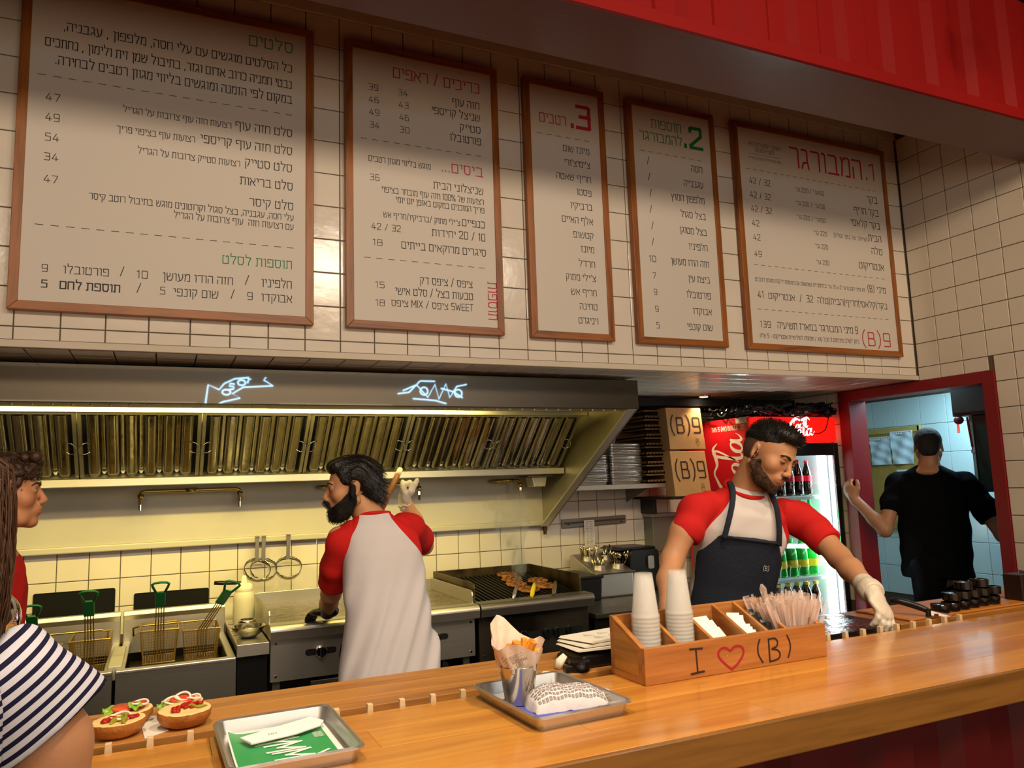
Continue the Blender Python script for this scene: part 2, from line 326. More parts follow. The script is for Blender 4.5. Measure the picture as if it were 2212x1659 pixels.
SIGN_TEXT = {
1: [
 ('סלטים', -3.822, 3.397, 0.18, 0.043, 'g'),
 ('כל הסלטים מוגשים עם עלי חסה, מלפפון , עגבניה,', -3.825, 3.307, 0.863, 0.032, 'k'),
 ('נבטי חמניה כרוב אדום וגזר, בתיבול שמן זית ולימון , נחתכים', -3.826, 3.232, 0.922, 0.032, 'k'),
 ('במקום לפי הזמנה ומוגשים בליווי מגוון רטבים לבחירה.', -3.824, 3.163, 0.888, 0.032, 'k'),
 ('-', -3.798, 3.11, 0.969, 0.0, 'k'),
 ('סלט חזה עוף', -3.823, 3.01, 0.23, 0.031, 'k'),
 ('רצועות חזה עוף צרובות על הגריל', -4.07, 3.008, 0.403, 0.023, 'k'),
 ('47', -4.691, 3.01, 0.047, 0.028, 'k'),
 ('סלט חזה עוף קריספי', -3.823, 2.929, 0.364, 0.031, 'k'),
 ('רצועות עוף בציפוי פריך', -4.209, 2.924, 0.284, 0.023, 'k'),
 ('49', -4.69, 2.929, 0.046, 0.028, 'k'),
 ('סלט סטייק', -3.823, 2.852, 0.19, 0.031, 'k'),
 ('רצועות סטייק צרובות על הגריל', -4.033, 2.846, 0.384, 0.023, 'k'),
 ('54', -4.688, 2.849, 0.046, 0.028, 'k'),
 ('סלט בריאות', -3.82, 2.771, 0.211, 0.031, 'k'),
 ('34', -4.688, 2.771, 0.046, 0.027, 'k'),
 ('סלט קיסר', -3.817, 2.683, 0.176, 0.03, 'k'),
 ('47', -4.687, 2.683, 0.045, 0.027, 'k'),
 ('עלי חסה, עגבניה, בצל סגול וקרוטונים מוגש בתיבול רוטב קיסר', -3.815, 2.636, 0.765, 0.023, 'k'),
 ('עם רצועות חזה  עוף צרובות על הגריל', -3.815, 2.596, 0.465, 0.023, 'k'),
 ('-', -3.79, 2.516, 0.963, 0.0, 'k'),
 ('תוספות לסלט', -3.821, 2.425, 0.274, 0.032, 'g'),
 ('חלפיניו', -3.822, 2.34, 0.119, 0.03, 'k'),
 ('/', -3.991, 2.345, 0.017, 0.029, 'k'),
 ('חזה הודו מעושן', -4.055, 2.338, 0.258, 0.028, 'k'),
 ('10', -4.369, 2.338, 0.038, 0.028, 'k'),
 ('/', -4.451, 2.343, 0.014, 0.027, 'k'),
 ('פורטובלו', -4.504, 2.336, 0.15, 0.027, 'k'),
 ('9', -4.706, 2.337, 0.019, 0.026, 'k'),
 ('אבוקדו', -3.82, 2.279, 0.121, 0.029, 'k'),
 ('9', -3.977, 2.281, 0.02, 0.029, 'k'),
 ('/', -4.047, 2.282, 0.015, 0.028, 'k'),
 ('שום קונפי', -4.11, 2.277, 0.164, 0.028, 'k'),
 ('5', -4.305, 2.28, 0.018, 0.027, 'k'),
 ('/', -4.39, 2.282, 0.016, 0.028, 'k'),
 ('תוספת לחם', -4.464, 2.276, 0.2, 0.027, 'b'),
 ('5', -4.705, 2.277, 0.019, 0.026, 'b'),
],
2: [
 ('כריכים / ראפים', -2.941, 3.378, 0.428, 0.047, 'r'),
 ('חזה עוף', -2.943, 3.295, 0.138, 0.032, 'k'),
 ('34', -3.3, 3.296, 0.045, 0.027, 'k'),
 ('39', -3.44, 3.296, 0.044, 0.027, 'k'),
 ('שניצל קריספי', -2.941, 3.235, 0.243, 0.031, 'k'),
 ('43', -3.298, 3.236, 0.046, 0.026, 'k'),
 ('46', -3.439, 3.236, 0.045, 0.026, 'k'),
 ('סטייק', -2.94, 3.173, 0.104, 0.031, 'k'),
 ('46', -3.297, 3.175, 0.045, 0.027, 'k'),
 ('49', -3.437, 3.176, 0.045, 0.027, 'k'),
 ('פורטובלו', -2.939, 3.115, 0.157, 0.031, 'k'),
 ('30', -3.296, 3.115, 0.045, 0.027, 'k'),
 ('34', -3.436, 3.115, 0.046, 0.027, 'k'),
 ('-', -2.916, 3.058, 0.604, 0.0, 'k'),
 ('ביסים...', -2.934, 2.956, 0.208, 0.042, 'r'),
 ('מוגש בליווי מגוון רטבים', -3.196, 2.955, 0.291, 0.024, 'k'),
 ('שניצלוני הבית', -2.934, 2.867, 0.249, 0.03, 'k'),
 ('36', -3.439, 2.867, 0.043, 0.026, 'k'),
 ('רצועות של 100% חזה עוף מובחר בציפוי', -2.933, 2.817, 0.496, 0.024, 'k'),
 ('פריך המוכנים במקום באופן יום יומי', -2.932, 2.776, 0.432, 0.024, 'k'),
 ('כנפיים', -2.932, 2.702, 0.113, 0.03, 'k'),
 ("צ'ילי מתוק /ברביקיו/חריף אש", -3.056, 2.7, 0.366, 0.023, 'k'),
 ('10 / 20 יחידות', -2.931, 2.638, 0.264, 0.029, 'k'),
 ('42 / 32', -3.344, 2.639, 0.133, 0.027, 'k'),
 ('סיגרים מרוקאים בייתים', -2.93, 2.564, 0.41, 0.03, 'k'),
 ('18', -3.429, 2.566, 0.043, 0.026, 'k'),
 ('-', -2.911, 2.506, 0.6, 0.0, 'k'),
 ('ציפס / ציפס דק', -3.002, 2.406, 0.254, 0.029, 'k'),
 ('15', -3.421, 2.373, 0.041, 0.026, 'k'),
 ('טבעות בצל / סלט אישי', -3.002, 2.349, 0.369, 0.029, 'k'),
 ('SWEET ציפס / MIX ציפס', -3.001, 2.295, 0.389, 0.026, 'k'),
 ('18', -3.421, 2.292, 0.042, 0.026, 'k'),
],
3: [
 ('3', -2.323, 3.298, 0.077, 0.115, 'R'),
 ('.', -2.416, 3.297, 0.025, 0.113, 'R'),
 ('רטבים', -2.466, 3.296, 0.149, 0.045, 'r'),
 ('-', -2.307, 3.232, 0.326, 0.0, 'k'),
 ('מיונז שום', -2.336, 3.159, 0.151, 0.029, 'k'),
 ("צ'ימיצ'ורי", -2.335, 3.085, 0.149, 0.029, 'k'),
 ('חריף שאטה', -2.334, 3.008, 0.199, 0.029, 'k'),
 ('פסטו', -2.335, 2.936, 0.084, 0.029, 'k'),
 ('ברביקיו', -2.334, 2.861, 0.124, 0.029, 'k'),
 ('אלף האיים', -2.333, 2.785, 0.177, 0.029, 'k'),
 ('קטשופ', -2.334, 2.711, 0.116, 0.028, 'k'),
 ('מיונז', -2.334, 2.638, 0.076, 0.029, 'k'),
 ('חרדל', -2.333, 2.562, 0.092, 0.029, 'k'),
 ("צ'ילי מתוק", -2.332, 2.489, 0.17, 0.028, 'k'),
 ('חריף אש', -2.332, 2.415, 0.144, 0.028, 'k'),
 ('טחינה', -2.331, 2.343, 0.1, 0.028, 'k'),
 ('ויניגרט', -2.33, 2.271, 0.11, 0.028, 'k'),
],
4: [
 ('2', -1.605, 3.304, 0.08, 0.114, 'G'),
 ('.', -1.704, 3.303, 0.025, 0.113, 'G'),
 ('תוספות', -1.741, 3.377, 0.198, 0.046, 'g'),
 ('להמבורגר', -1.741, 3.3, 0.276, 0.046, 'g'),
 ('-', -1.59, 3.236, 0.428, 0.0, 'k'),
 ('חסה', -1.614, 3.165, 0.075, 0.032, 'k'),
 ('/', -1.964, 3.167, 0.015, 0.031, 'k'),
 ('עגבנייה', -1.614, 3.075, 0.132, 0.032, 'k'),
 ('/', -1.963, 3.076, 0.015, 0.031, 'k'),
 ('מלפפון חמוץ', -1.613, 2.986, 0.222, 0.032, 'k'),
 ('/', -1.959, 2.987, 0.015, 0.031, 'k'),
 ('בצל סגול', -1.612, 2.896, 0.165, 0.031, 'k'),
 ('/', -1.964, 2.897, 0.015, 0.03, 'k'),
 ('בצל מטוגן', -1.612, 2.806, 0.178, 0.031, 'k'),
 ('/', -1.96, 2.807, 0.015, 0.03, 'k'),
 ('חלפיניו', -1.613, 2.719, 0.124, 0.031, 'k'),
 ('/', -1.963, 2.718, 0.015, 0.03, 'k'),
 ('חזה הודו מעושן', -1.612, 2.626, 0.246, 0.031, 'k'),
 ('10', -1.958, 2.627, 0.041, 0.03, 'k'),
 ('ביצת עין', -1.612, 2.539, 0.142, 0.03, 'k'),
 ('7', -1.964, 2.537, 0.019, 0.03, 'k'),
 ('פורטובלו', -1.613, 2.45, 0.158, 0.031, 'k'),
 ('9', -1.963, 2.449, 0.019, 0.029, 'k'),
 ('אבוקדו', -1.613, 2.362, 0.123, 0.03, 'k'),
 ('9', -1.96, 2.359, 0.02, 0.029, 'k'),
 ('שום קונפי', -1.615, 2.275, 0.166, 0.03, 'k'),
 ('5', -1.959, 2.272, 0.019, 0.029, 'k'),
],
5: [
 ('המבורגר', -0.37, 3.304, 0.582, 0.116, 'r'),
 ('.', -0.317, 3.308, 0.019, 0.11, 'r'),
 ('1', -0.25, 3.312, 0.052, 0.1, 'r'),
 ('משקל המוצרים הוא', -1.026, 3.386, 0.242, 0.02, 'k'),
 ('לפני ההכנה', -1.077, 3.353, 0.144, 0.02, 'k'),
 ('=', -1.031, 3.336, 0.241, 0.0, 'k'),
 ('ניתן להחליף ללחמניה כפרית', -1.028, 3.304, 0.244, 0.013, 'k'),
 ('-', -0.232, 3.24, 1.063, 0.0, 'k'),
 ('בקר', -0.252, 3.159, 0.091, 0.038, 'k'),
 ("150גר' / 220 גר'", -0.707, 3.152, 0.228, 0.022, 'k'),
 ('42 / 32', -1.126, 3.155, 0.154, 0.033, 'k'),
 ('בקר חריף', -0.254, 3.076, 0.209, 0.037, 'k'),
 ("150גר' / 220 גר'", -0.708, 3.068, 0.23, 0.022, 'k'),
 ('42 / 32', -1.129, 3.071, 0.153, 0.033, 'k'),
 ('בקר קלאסי', -0.251, 2.992, 0.249, 0.037, 'k'),
 ("150גר' / 220 גר'", -0.711, 2.983, 0.229, 0.021, 'k'),
 ('42 / 32', -1.13, 2.988, 0.151, 0.033, 'k'),
 ('הבית', -0.252, 2.909, 0.109, 0.037, 'k'),
 ("220 גר'", -0.71, 2.899, 0.107, 0.022, 'k'),
 ('42', -1.231, 2.903, 0.052, 0.032, 'k'),
 ('טלה', -0.252, 2.827, 0.093, 0.036, 'k'),
 ("220 גר'", -0.711, 2.818, 0.103, 0.022, 'k'),
 ('42', -1.231, 2.819, 0.051, 0.032, 'k'),
 ('אנטריקוט', -0.252, 2.727, 0.211, 0.036, 'k'),
 ("220 גר'", -0.712, 2.72, 0.104, 0.022, 'k'),
 ('49', -1.231, 2.724, 0.051, 0.031, 'k'),
 ('[שילוב של בקר וטלה]', -0.374, 2.903, 0.277, 0.02, 'k'),
 ('-', -0.231, 2.674, 1.059, 0.0, 'k'),
 ('מיני (B)', -0.254, 2.583, 0.155, 0.033, 'k'),
 ("זוג מיני המבורגר 2 x 75 גר' בלחמניית שומשום עם תוספת ירקות ומגוון רטבים", -0.432, 2.58, 0.859, 0.019, 'k'),
 ('בקר|קלאסי|חריף|הבית|טלה  32  /  אנטריקוט  41', -0.254, 2.484, 1.026, 0.032, 'k'),
 ('-', -0.231, 2.418, 1.057, 0.0, 'k'),
 ('(B)9', -0.256, 2.248, 0.239, 0.078, 'r'),
 ('9 מיני המבורגר במארז תשיעיה', -0.526, 2.316, 0.627, 0.034, 'k'),
 ('139', -1.203, 2.316, 0.075, 0.033, 'k'),
 ('ניתן לשלב מינימום 3 מכל סוג / תוספת לשלישיית אנטריקוט - 9 ש"ח', -0.525, 2.257, 0.761, 0.02, 'k'),
],
}

# ================================================================ the setting
Z0 = 2.13
M_tile = mat('glazed_tile', '#ddd3c4', .16, bump=.35, bscale=14, coat=.3, var=.05, vscale=2)
M_tile2 = mat('glazed_tile_hall', '#c9dfe0', .12, bump=.25, bscale=9, coat=.3)
M_grout = mat('grout', '#5e5346', .9); M_grout_d = mat('grout_dark', '#54483a', .9)
M_red = mat('red_paint', '#8c100e', .6, bump=.05, bscale=30, spec=.2)
M_redf = mat('red_frame_paint', '#7c0f13', .45, bump=.1, bscale=20)
M_white = mat('white_plaster', '#cfc3b0', .6, var=.05)
M_floor = mat('floor_tile', '#6a6056', .4)
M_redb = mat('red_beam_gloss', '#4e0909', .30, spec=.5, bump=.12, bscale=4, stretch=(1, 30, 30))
def tile_mesh(w, h, t=.006, name='tile', M=M_tile):
    """bevelled tile, back on y=t, face on y=0, centred in x and z"""
    a, b, e = w/2, h/2, .0022
    v = [(-a,t,-b),(a,t,-b),(a,t,b),(-a,t,b),(-a,e*.6,-b),(a,e*.6,-b),(a,e*.6,b),(-a,e*.6,b),(-a+e,0,-b+e),(a-e,0,-b+e),(a-e,0,b-e),(-a+e,0,b-e)]
    f = [(4,5,9,8),(5,6,10,9),(6,7,11,10),(7,4,8,11),(8,9,10,11),(0,1,5,4),(1,2,6,5),(2,3,7,6),(3,0,4,7)]
    me = mesh_from(v, f, None, M, name=name); return me
_T = {}
def tile_at(parent, u0, u1, z0, z1, place, gap=.0045, M=M_tile, name='tile'):
    w, h = round(u1-u0-gap, 4), round(z1-z0-gap, 4)
    if w < .01 or h < .01: return
    key = (w, h, M.name)
    if key not in _T: _T[key] = tile_mesh(w, h, M=M)
    loc, rot = place((u0+u1)/2, (z0+z1)/2)
    r = random.uniform
    return inst(name, _T[key], parent, loc, (rot[0]+r(-.006, .006), rot[1], rot[2]+r(-.006, .006)))
def grid(lo, hi, off, p):
    """cell boundaries from lo to hi on a grid of pitch p through off"""
    k0 = math.floor((lo-off)/p+1e-6)+1; c = [lo]; x = off+k0*p
    while x < hi-1e-6:
        if x > c[-1]+1e-6: c.append(x)
        x += p
    return c+[hi]
SIGNS = {1: (-4.830, -3.730), 2: (-3.592, -2.845), 3: (-2.702, -2.236), 4: (-2.095, -1.514), 5: (-1.378, -.157)}
SZ = (2.188, 3.518)
wb = build('wall_back', MB().box((-6.4, .0045, 2.056), (0, .10, 4.0)), M_grout, kind='structure')
xs = grid(-5.4, 0, -.1605, .15); zs = grid(2.08, 3.63, Z0, .15)
Wl = Vector(wb.location)
for a, b in zip(xs[:-1], xs[1:]):
    if a < -5.2: continue
    for c, d in zip(zs[:-1], zs[1:]):
        if any(s0 < a and b < s1 and SZ[0] < c and d < SZ[1] for s0, s1 in SIGNS.values()): continue
        tile_at(wb, a, b, c, d, lambda u, z: ((u-Wl.x, -Wl.y, z-Wl.z), (0, 0, 0)))
o = build('trim_1', MB().box((-6.4, -.006, 2.052), (0, .02, 2.08)), M_white, bevel=.003, kind='structure')
o = build('trim_2', MB().box((-6.4, -.004, 3.63), (0, .02, 4.0)), M_white, bevel=.003, kind='structure')
cl = build('ceiling', MB().box((-6.4, .02, 2.058), (-.002, 1.62, 2.11)), M_grout_d, kind='structure')
Cl = Vector(cl.location)
M_soft = mat('soffit_tile', '#efe3cd', .22, bump=.5, bscale=7, coat=.3)
xs = grid(-5.2, -.01, -.1605+.028, .15); ys = grid(.02, 1.47, .045, .15)
for a, b in zip(xs[:-1], xs[1:]):
    for c, d in zip(ys[:-1], ys[1:]):
        if a < -1.95 and c > .3: continue
        tile_at(cl, a, b, c, d, lambda u, y: ((u-Cl.x, y-Cl.y, 2.0525-Cl.z), (PI/2, 0, 0)), M=M_soft)
wk = build('wall_kitchen', MB().box((-6.4, 1.4805, 0), (.1, 1.62, 2.056)), M_grout, kind='structure')
Kl = Vector(wk.location)
xs = grid(-5.1, -.01, -1.6426, .15); zs = grid(.68, 2.05, 1.0559, .15)
OPEN = [(-4.89, -4.515, .86, 1.005), (-4.42, -4.047, .86, .967)]
for a, b in zip(xs[:-1], xs[1:]):
    for c, d in zip(zs[:-1], zs[1:]):
        if a < -1.95 and (c > 1.25 or d < .85): continue
        tile_at(wk, a, b, c, d, lambda u, z: ((u-Kl.x, 1.476-Kl.y, z-Kl.z), (0, 0, 0)))
# right wall with the door opening
DY0, DY1, DZ = -.41, .54, 1.98
FY0, FY1, FZ = -.484, .628, 2.047
mb = MB().box((.0045, FY1-.05, 0), (.15, 1.62, 4.0)).box((.0045, -6.4, 0), (.15, FY0+.04, 4.0)).box((.0045, FY0+.04, FZ-.03), (.15, FY1-.05, 4.0))
wr = build('wall_right', mb, M_grout, kind='structure'); Rl = Vector(wr.location)
ys = grid(-1.65, 1.47, -.1533, .15); zs = grid(.63, 3.93, Z0, .15)
for a, b in zip(ys[:-1], ys[1:]):
    for c, d in zip(zs[:-1], zs[1:]):
        if b > 0.01 and (d > 2.04 or a > 1.2): 
            if c > 2.0 or a > 1.2: continue
        if c > 3.6 or (a < -1.2 and c > 2.9): continue
        if a > FY0 and b < FY1 and d < FZ: continue
        a2, b2, c2 = a, b, c
        if c < FZ-.01:
            if a < FY0 < b: b2 = FY0
            elif a < FY1 < b: a2 = FY1
            elif a > FY0 and b < FY1 and d > FZ: c2 = FZ
        if b > 0.01 and d > 2.052: d = 2.052
        if a < 0 < b and c2 > 2.0: b2 = 0
        tile_at(wr, a2, b2, c2, d, lambda u, z: ((-Rl.x, u-Rl.y, z-Rl.z), (0, 0, -PI/2)))
# red door frame
df = thing('door_1', (0, .1, 0), kind='structure')
for nm, lo, hi in (('jamb', (-.012, DY1, 0), (.15, FY1, FZ)), ('jamb', (-.012, FY0, 0), (.15, DY0, FZ)), ('door_head', (-.012, DY0, DZ), (.15, DY1, FZ))):
    build(nm, MB().box(lo, hi), M_redf, df, bevel=.002)
# hallway behind the door
HX = 1.2
wh = build('wall_hallway', MB().box((HX+.0045, -.75, 0), (HX+.1, 2.6, 2.3)), M_grout_d, kind='structure'); Hl = Vector(wh.location)
ys = grid(-.3, 2.05, .702, .226); zs = grid(.5, 2.08, 1.851, .2255)
for a, b in zip(ys[:-1], ys[1:]):
    for c, d in zip(zs[:-1], zs[1:]):
        tile_at(wh, a, b, c, d, lambda u, z: ((HX-Hl.x, u-Hl.y, z-Hl.z), (0, 0, -PI/2)), gap=.003, M=M_tile2)
M_hc = mat('hall_ceiling', '#a9b9ba', .5)
build('ceiling_hallway', MB().box((.15, -.75, 2.2), (HX, 2.6, 2.26)), M_hc, kind='structure')
w2 = build('wall_hallway_side', MB().box((.15, -.62, 0), (HX, -.5, 2.2)), M_grout_d, kind='structure'); L2 = Vector(w2.location)
xs = grid(.16, HX, .38, .226); zs = grid(.5, 2.18, 1.851, .2255)
for a, b in zip(xs[:-1], xs[1:]):
    for c, d in zip(zs[:-1], zs[1:]):
        tile_at(w2, a, b, c, d, lambda u, z: ((u-L2.x, -.494-L2.y, z-L2.z), (0, 0, PI)), gap=.003, M=M_tile2)
build('wall_hallway_end', MB().box((.15, 2.1, 0), (HX, 2.2, 2.2)), M_hc, kind='structure')
build('floor', MB().box((-6.9, -6.9, -.05), (1.4, 2.7, 0)), M_floor, kind='structure')
M_dark = mat('dark_wall', '#6b4a38', .8); M_dk2 = mat('dark_ceiling', '#2c2320', .8)
build('wall_left', MB().box((-7.0, -6.9, 0), (-6.4, 1.62, 4.0)), M_dark, kind='structure')
build('wall_front', MB().box((-6.9, -7.0, 0), (.15, -6.4, 4.0)), M_dark, kind='structure')
build('ceiling_dining', MB().box((-6.9, -6.9, 4.0), (.15, .1, 4.06)), M_dk2, kind='structure')
# red steel beam and the corrugated container side above it
bm_ = thing('trim_3', (-3.2, -.95, 3.15), kind='structure')
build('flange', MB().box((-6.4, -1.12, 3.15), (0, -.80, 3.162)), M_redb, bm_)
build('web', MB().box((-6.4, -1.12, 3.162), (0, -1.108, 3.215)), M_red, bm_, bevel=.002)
build('back_plate', MB().box((-6.4, -.815, 3.162), (0, -.80, 4.0)), M_red, bm_)
pr_ = []; x = -6.4; P = .28
while x < 0:
    pr_ += [(x, -1.105), (x+.07, -1.105), (x+.11, -1.075), (x+.20, -1.075), (x+.24, -1.105)]; x += P
pr_ = [(min(px, 0), py) for px, py in pr_]; pr_ += [(0, -1.105)]
mb = MB(); n = len(pr_); mb.add([(x, y, 3.215) for x, y in pr_]+[(x, y, 4.0) for x, y in pr_], [(i, i+1, n+i+1, n+i) for i in range(n-1)])
build('corrugated_panel', mb, M_red, bm_)
# neon line signs on the front wall: they show as reflections in the hood
M_neon = mat('neon', '#c8ecff', .5, emit='#a8dcff', estr=34)
def neon(label, paths, board, halo):
    t = thing('neon_sign', (board[0], -5.6, board[2]), label, 'neon sign')
    build('backing', MB().box((board[0], -5.66, board[2]), (board[1], -5.64, board[3])), mat('neon_back', '#12161a', .4), t)
    for x in (board[0]+.05, board[1]-.05): build('hanger', MB().cyl((x, -5.65, board[3]), (x, -5.65, 4.0), .004, n=6), mat('neon_back', '#12161a', .4), t)
    for P in paths: build('tube', MB().tube([(x, -5.6, z) for x, z in P], .010, 8), M_neon, t, smooth=True)
def circ(x, z, rx, rz): return [(x+rx*math.cos(2*PI*i/20), z+rz*math.sin(2*PI*i/20)) for i in range(21)]
neon('white neon outline sign on the dining side, mirrored in the hood', [[(-3.865, 2.45), (-3.862, 2.523), (-3.838, 2.723), (-3.72, 2.667), (-3.667, 2.739), (-3.555, 2.798), (-3.393, 2.819)],
     [(-3.72, 2.50), (-3.68, 2.526), (-3.489, 2.574), (-3.577, 2.622), (-3.457, 2.702), (-3.121, 2.726), (-3.228, 2.793), (-3.204, 2.824)], circ(-3.641, 2.640, .045, .030), circ(-3.475, 2.755, .042, .030),
     [(-3.55, 2.735), (-3.60, 2.745), (-3.61, 2.715), (-3.56, 2.705), (-3.56, 2.68), (-3.61, 2.672)], [(-3.41, 2.75), (-3.395, 2.80), (-3.37, 2.798)]], (-3.95, -3.05, 2.4, 2.9), 3)
neon('white neon scribble sign on the dining side, mirrored in the hood', [[(-1.53, 2.70), (-1.35, 2.78), (-1.2, 2.62), (-1.1, 2.79), (-1.05, 2.60), (-.95, 2.80), (-.90, 2.62), (-.8, 2.77), (-.66, 2.80)], [(-1.40, 2.60), (-1.1, 2.58), (-.95, 2.54)], circ(-1.25, 2.70, .05, .05), circ(-.78, 2.68, .05, .05), [(-1.6, 2.66), (-1.45, 2.68), (-1.3, 2.83), (-1.1, 2.83)], [(-1.02, 2.74), (-.85, 2.70), (-.72, 2.62)]], (-1.65, -.6, 2.48, 2.88), 3)

# ================================================================ menu boards
M_board = mat('board_print', '#cfc6bb', .45, spec=.3)
M_fr = wood('board_oak', '#9c5c20', '#6c3a12', axis=2, scale=12, rough=.4)
M_frh = wood('board_oak_h', '#9c5c20', '#6c3a12', axis=0, scale=12, rough=.4)
M_ink = {'k': mat('ink_black', '#241d1a', .6), 'g': mat('ink_green', '#1d7a45', .6), 'r': mat('ink_red', '#b3283a', .6)}
LB = {1: 'largest oak framed menu board, salad list under a green heading', 2: 'oak framed menu board of sandwiches under a red heading, beside the largest board',
      3: 'narrow oak framed menu board with a big red 3', 4: 'oak framed menu board with a big green 2',
      5: 'oak framed menu board with a red heading that starts with 1, next to the corner'}
for k, (x0, x1) in SIGNS.items():
    z0, z1 = SZ; fw = .034; yf, yb = -.036, -.003
    t = thing('menu_board', ((x0+x1)/2, -.003, z0), LB[k], 'menu board')
    for (lo, hi, m) in (((x0, z0), (x0+fw, z1), M_fr), ((x1-fw, z0), (x1, z1), M_fr)):
        mb = MB(); s = 1 if lo[0] == x0 else -1; ox, ix = (x0, x0+fw) if s == 1 else (x1, x1-fw)
        mb.prism([(ox, z0), (ix, z0+fw), (ix, z1-fw), (ox, z1)], yb-yf, 'y', yf); build('frame_rail', mb, m, t, bevel=.002)
    for s in (0, 1):
        oz, iz = (z0, z0+fw) if s == 0 else (z1, z1-fw)
        build('frame_rail', MB().prism([(x0, oz), (x0+fw, iz), (x1-fw, iz), (x1, oz)], yb-yf, 'y', yf), M_frh, t, bevel=.002)
    build('panel', MB().box((x0+fw-.004, -.03, z0+fw-.004), (x1-fw+.004, -.008, z1-fw+.004)), M_board, t)
    fr = lambda u, v, d: (u, -.03-d, v)
    mbs = {c: MB() for c in 'kgr'}
    for (s, xr, z, w, h, c) in SIGN_TEXT[k]:
        if s == '-':
            n = int(w/.05); st = w/n
            for i in range(n): ribbon(mbs['k'], [(xr-w+i*st, z), (xr-w+i*st+st*.5, z)], .0012, fr, .0006)
            continue
        if s == '=': ribbon(mbs['k'], [(xr-w, z), (xr, z)], .0008, fr, .0006); continue
        wt = {'R': 2.0, 'G': 2.0, 'b': 1.7}.get(c, 1.05 if h > .04 else 1.12)
        if c in 'RG': h = h/1.2
        elif any(ch.isdigit() for ch in s) and not any('א' <= ch <= 'ת' for ch in s) : h = h*.86
        write(mbs[{'R': 'r', 'G': 'g', 'b': 'k'}.get(c, c)], s, xr, z, w, h, wt, frame=fr)
    if k == 2:
        S, tw = strokes(visual('תוספות')); sc = .18/tw
        for pl in S: ribbon(mbs['r'], [(-2.925+p[1]*.0042+.002, 2.44-p[0]*sc) for p in pl], .0024, fr, .0006)
    for c, m in mbs.items():
        if m.v: build('lettering', m, M_ink[c], t)

# ================================================================ cooking line
def steel(name, col, rough, axis=0, metal=.95, var=.12, bscale=6):
    s = [60, 60, 60]; s[axis] = 2
    return mat(name, col, rough, metal, bump=.012, bscale=bscale, stretch=tuple(s), rvar=.03, var=.03, vscale=1.5)
M_st = steel('brushed_steel', '#cbc6bb', .38); M_stv = steel('brushed_steel_v', '#b4b0a8', .30, 2)
M_std = steel('dull_steel', '#8a867e', .42); M_shine = mat('bright_steel', '#c9c5bc', .16, 1, bump=.25, bscale=18, rvar=.08)
M_panel = mat('splash_panel', '#c9c2ad', .5, .35, bump=.05, bscale=5, var=.08, vscale=3)
M_blk = mat('black_enamel', '#0e0d0d', .35); M_blkm = mat('black_matte', '#0c0b0b', .8); M_void = mat('void_black', '#030303', .95)
M_iron = mat('cast_iron', '#15130f', .5, .4, bump=.4, bscale=90)
M_chrome = mat('chrome', '#d8d8d6', .08, 1); M_brass = mat('brass_pipe', '#b09a5e', .3, 1)
HX1 = -1.925
hood = thing('range_hood', (-3.9, .85, 1.205), 'long stainless steel range hood with slanted baffle filters over the cooking line', 'range hood')
build('front_panel', MB().box((-6.2, .25, 1.878), (HX1, .262, 2.036)), mat('hood_front_steel', '#5f574b', .34, 1, coat=1, bump=.008, bscale=4, stretch=(2, 60, 60)), hood, bevel=.002)
_M['hood_front_steel'].node_tree.nodes['Principled BSDF'].inputs['Coat Roughness'].default_value = .02
build('top_panel', MB().box((-6.2, .262, 2.026), (HX1, 1.476, 2.036)), M_std, hood)
build('gutter', MB().box((-6.2, .262, 1.876), (HX1-.06, .335, 1.884)), M_std, hood, bevel=.002)
build('light_housing', MB().box((-6.2, .42, 1.886), (-1.99, .50, 1.90)), M_panel, hood, bevel=.003)
mb = MB()
for i in range(46): mb.cyl((-5.2+i*.07, .30, 1.876), (-5.2+i*.07, .30, 1.871), .006, n=8)
build('rivet_row', mb, M_st, hood, kind='stuff')
build('lower_rail', MB().box((-6.2, 1.12, 1.545), (-1.94, 1.185, 1.572)).box((-6.2, 1.112, 1.545), (-1.94, 1.12, 1.585)), M_st, hood, bevel=.003)
build('upper_rail', MB().box((-6.2, .785, 1.890), (-1.94, .815, 1.915)), M_st, hood, bevel=.002)
build('back_panel', MB().box((-6.2, 1.455, 1.21), (-1.935, 1.470, 2.02)), M_panel, hood)
build('drip_lip', MB().box((-6.2, 1.418, 1.205), (-1.935, 1.470, 1.24)), M_panel, hood, bevel=.006)
sp = [(.262, 2.03), (1.474, 2.03), (1.474, 1.20), (1.385, 1.20), (.262, 1.878)]
build('side_panel', MB().prism(sp, .01, 'x', HX1-.01), mat('side_steel', '#a59f86', .38, .8, bump=.05, bscale=6, var=.1, vscale=3), hood)
mb = MB(); a = Vector((0, .262, 1.878)); b = Vector((0, 1.385, 1.20)); d = (b-a).normalized(); nrm = Vector((0, -d.z, d.y))
if nrm.z > 0: nrm = -nrm
q = []
for x in (HX1-.062, HX1): q += [(x, *(a)[1:]), (x, *(b)[1:]), (x, *(b-nrm*.012)[1:]), (x, *(a-nrm*.012)[1:])]
mb.add(q, [(0,1,2,3), (7,6,5,4), (0,4,5,1), (1,5,6,2), (2,6,7,3), (3,7,4,0)])
build('edge_flange', mb, M_st, hood, bevel=.002)
mb = MB(); fr = lambda u, v, dd: (u, .25-dd, v)
write(mb, 'HOOD', -2.03, 1.978, .07, .012, 1.6, frame=fr, raw=True)
for i in range(5): ribbon(mb, [(-2.10+.004*(i % 2), 1.965-i*.009), (-2.03-.006*(i % 3), 1.965-i*.009)], .0009, fr, .0006)
mb2 = MB()
ribbon(mb2, [(-2.105, 1.985), (-2.025, 1.985)], .0022, fr, .0006); ribbon(mb2, [(-2.065, 1.978), (-2.065, 1.994)], .002, fr, .0006)
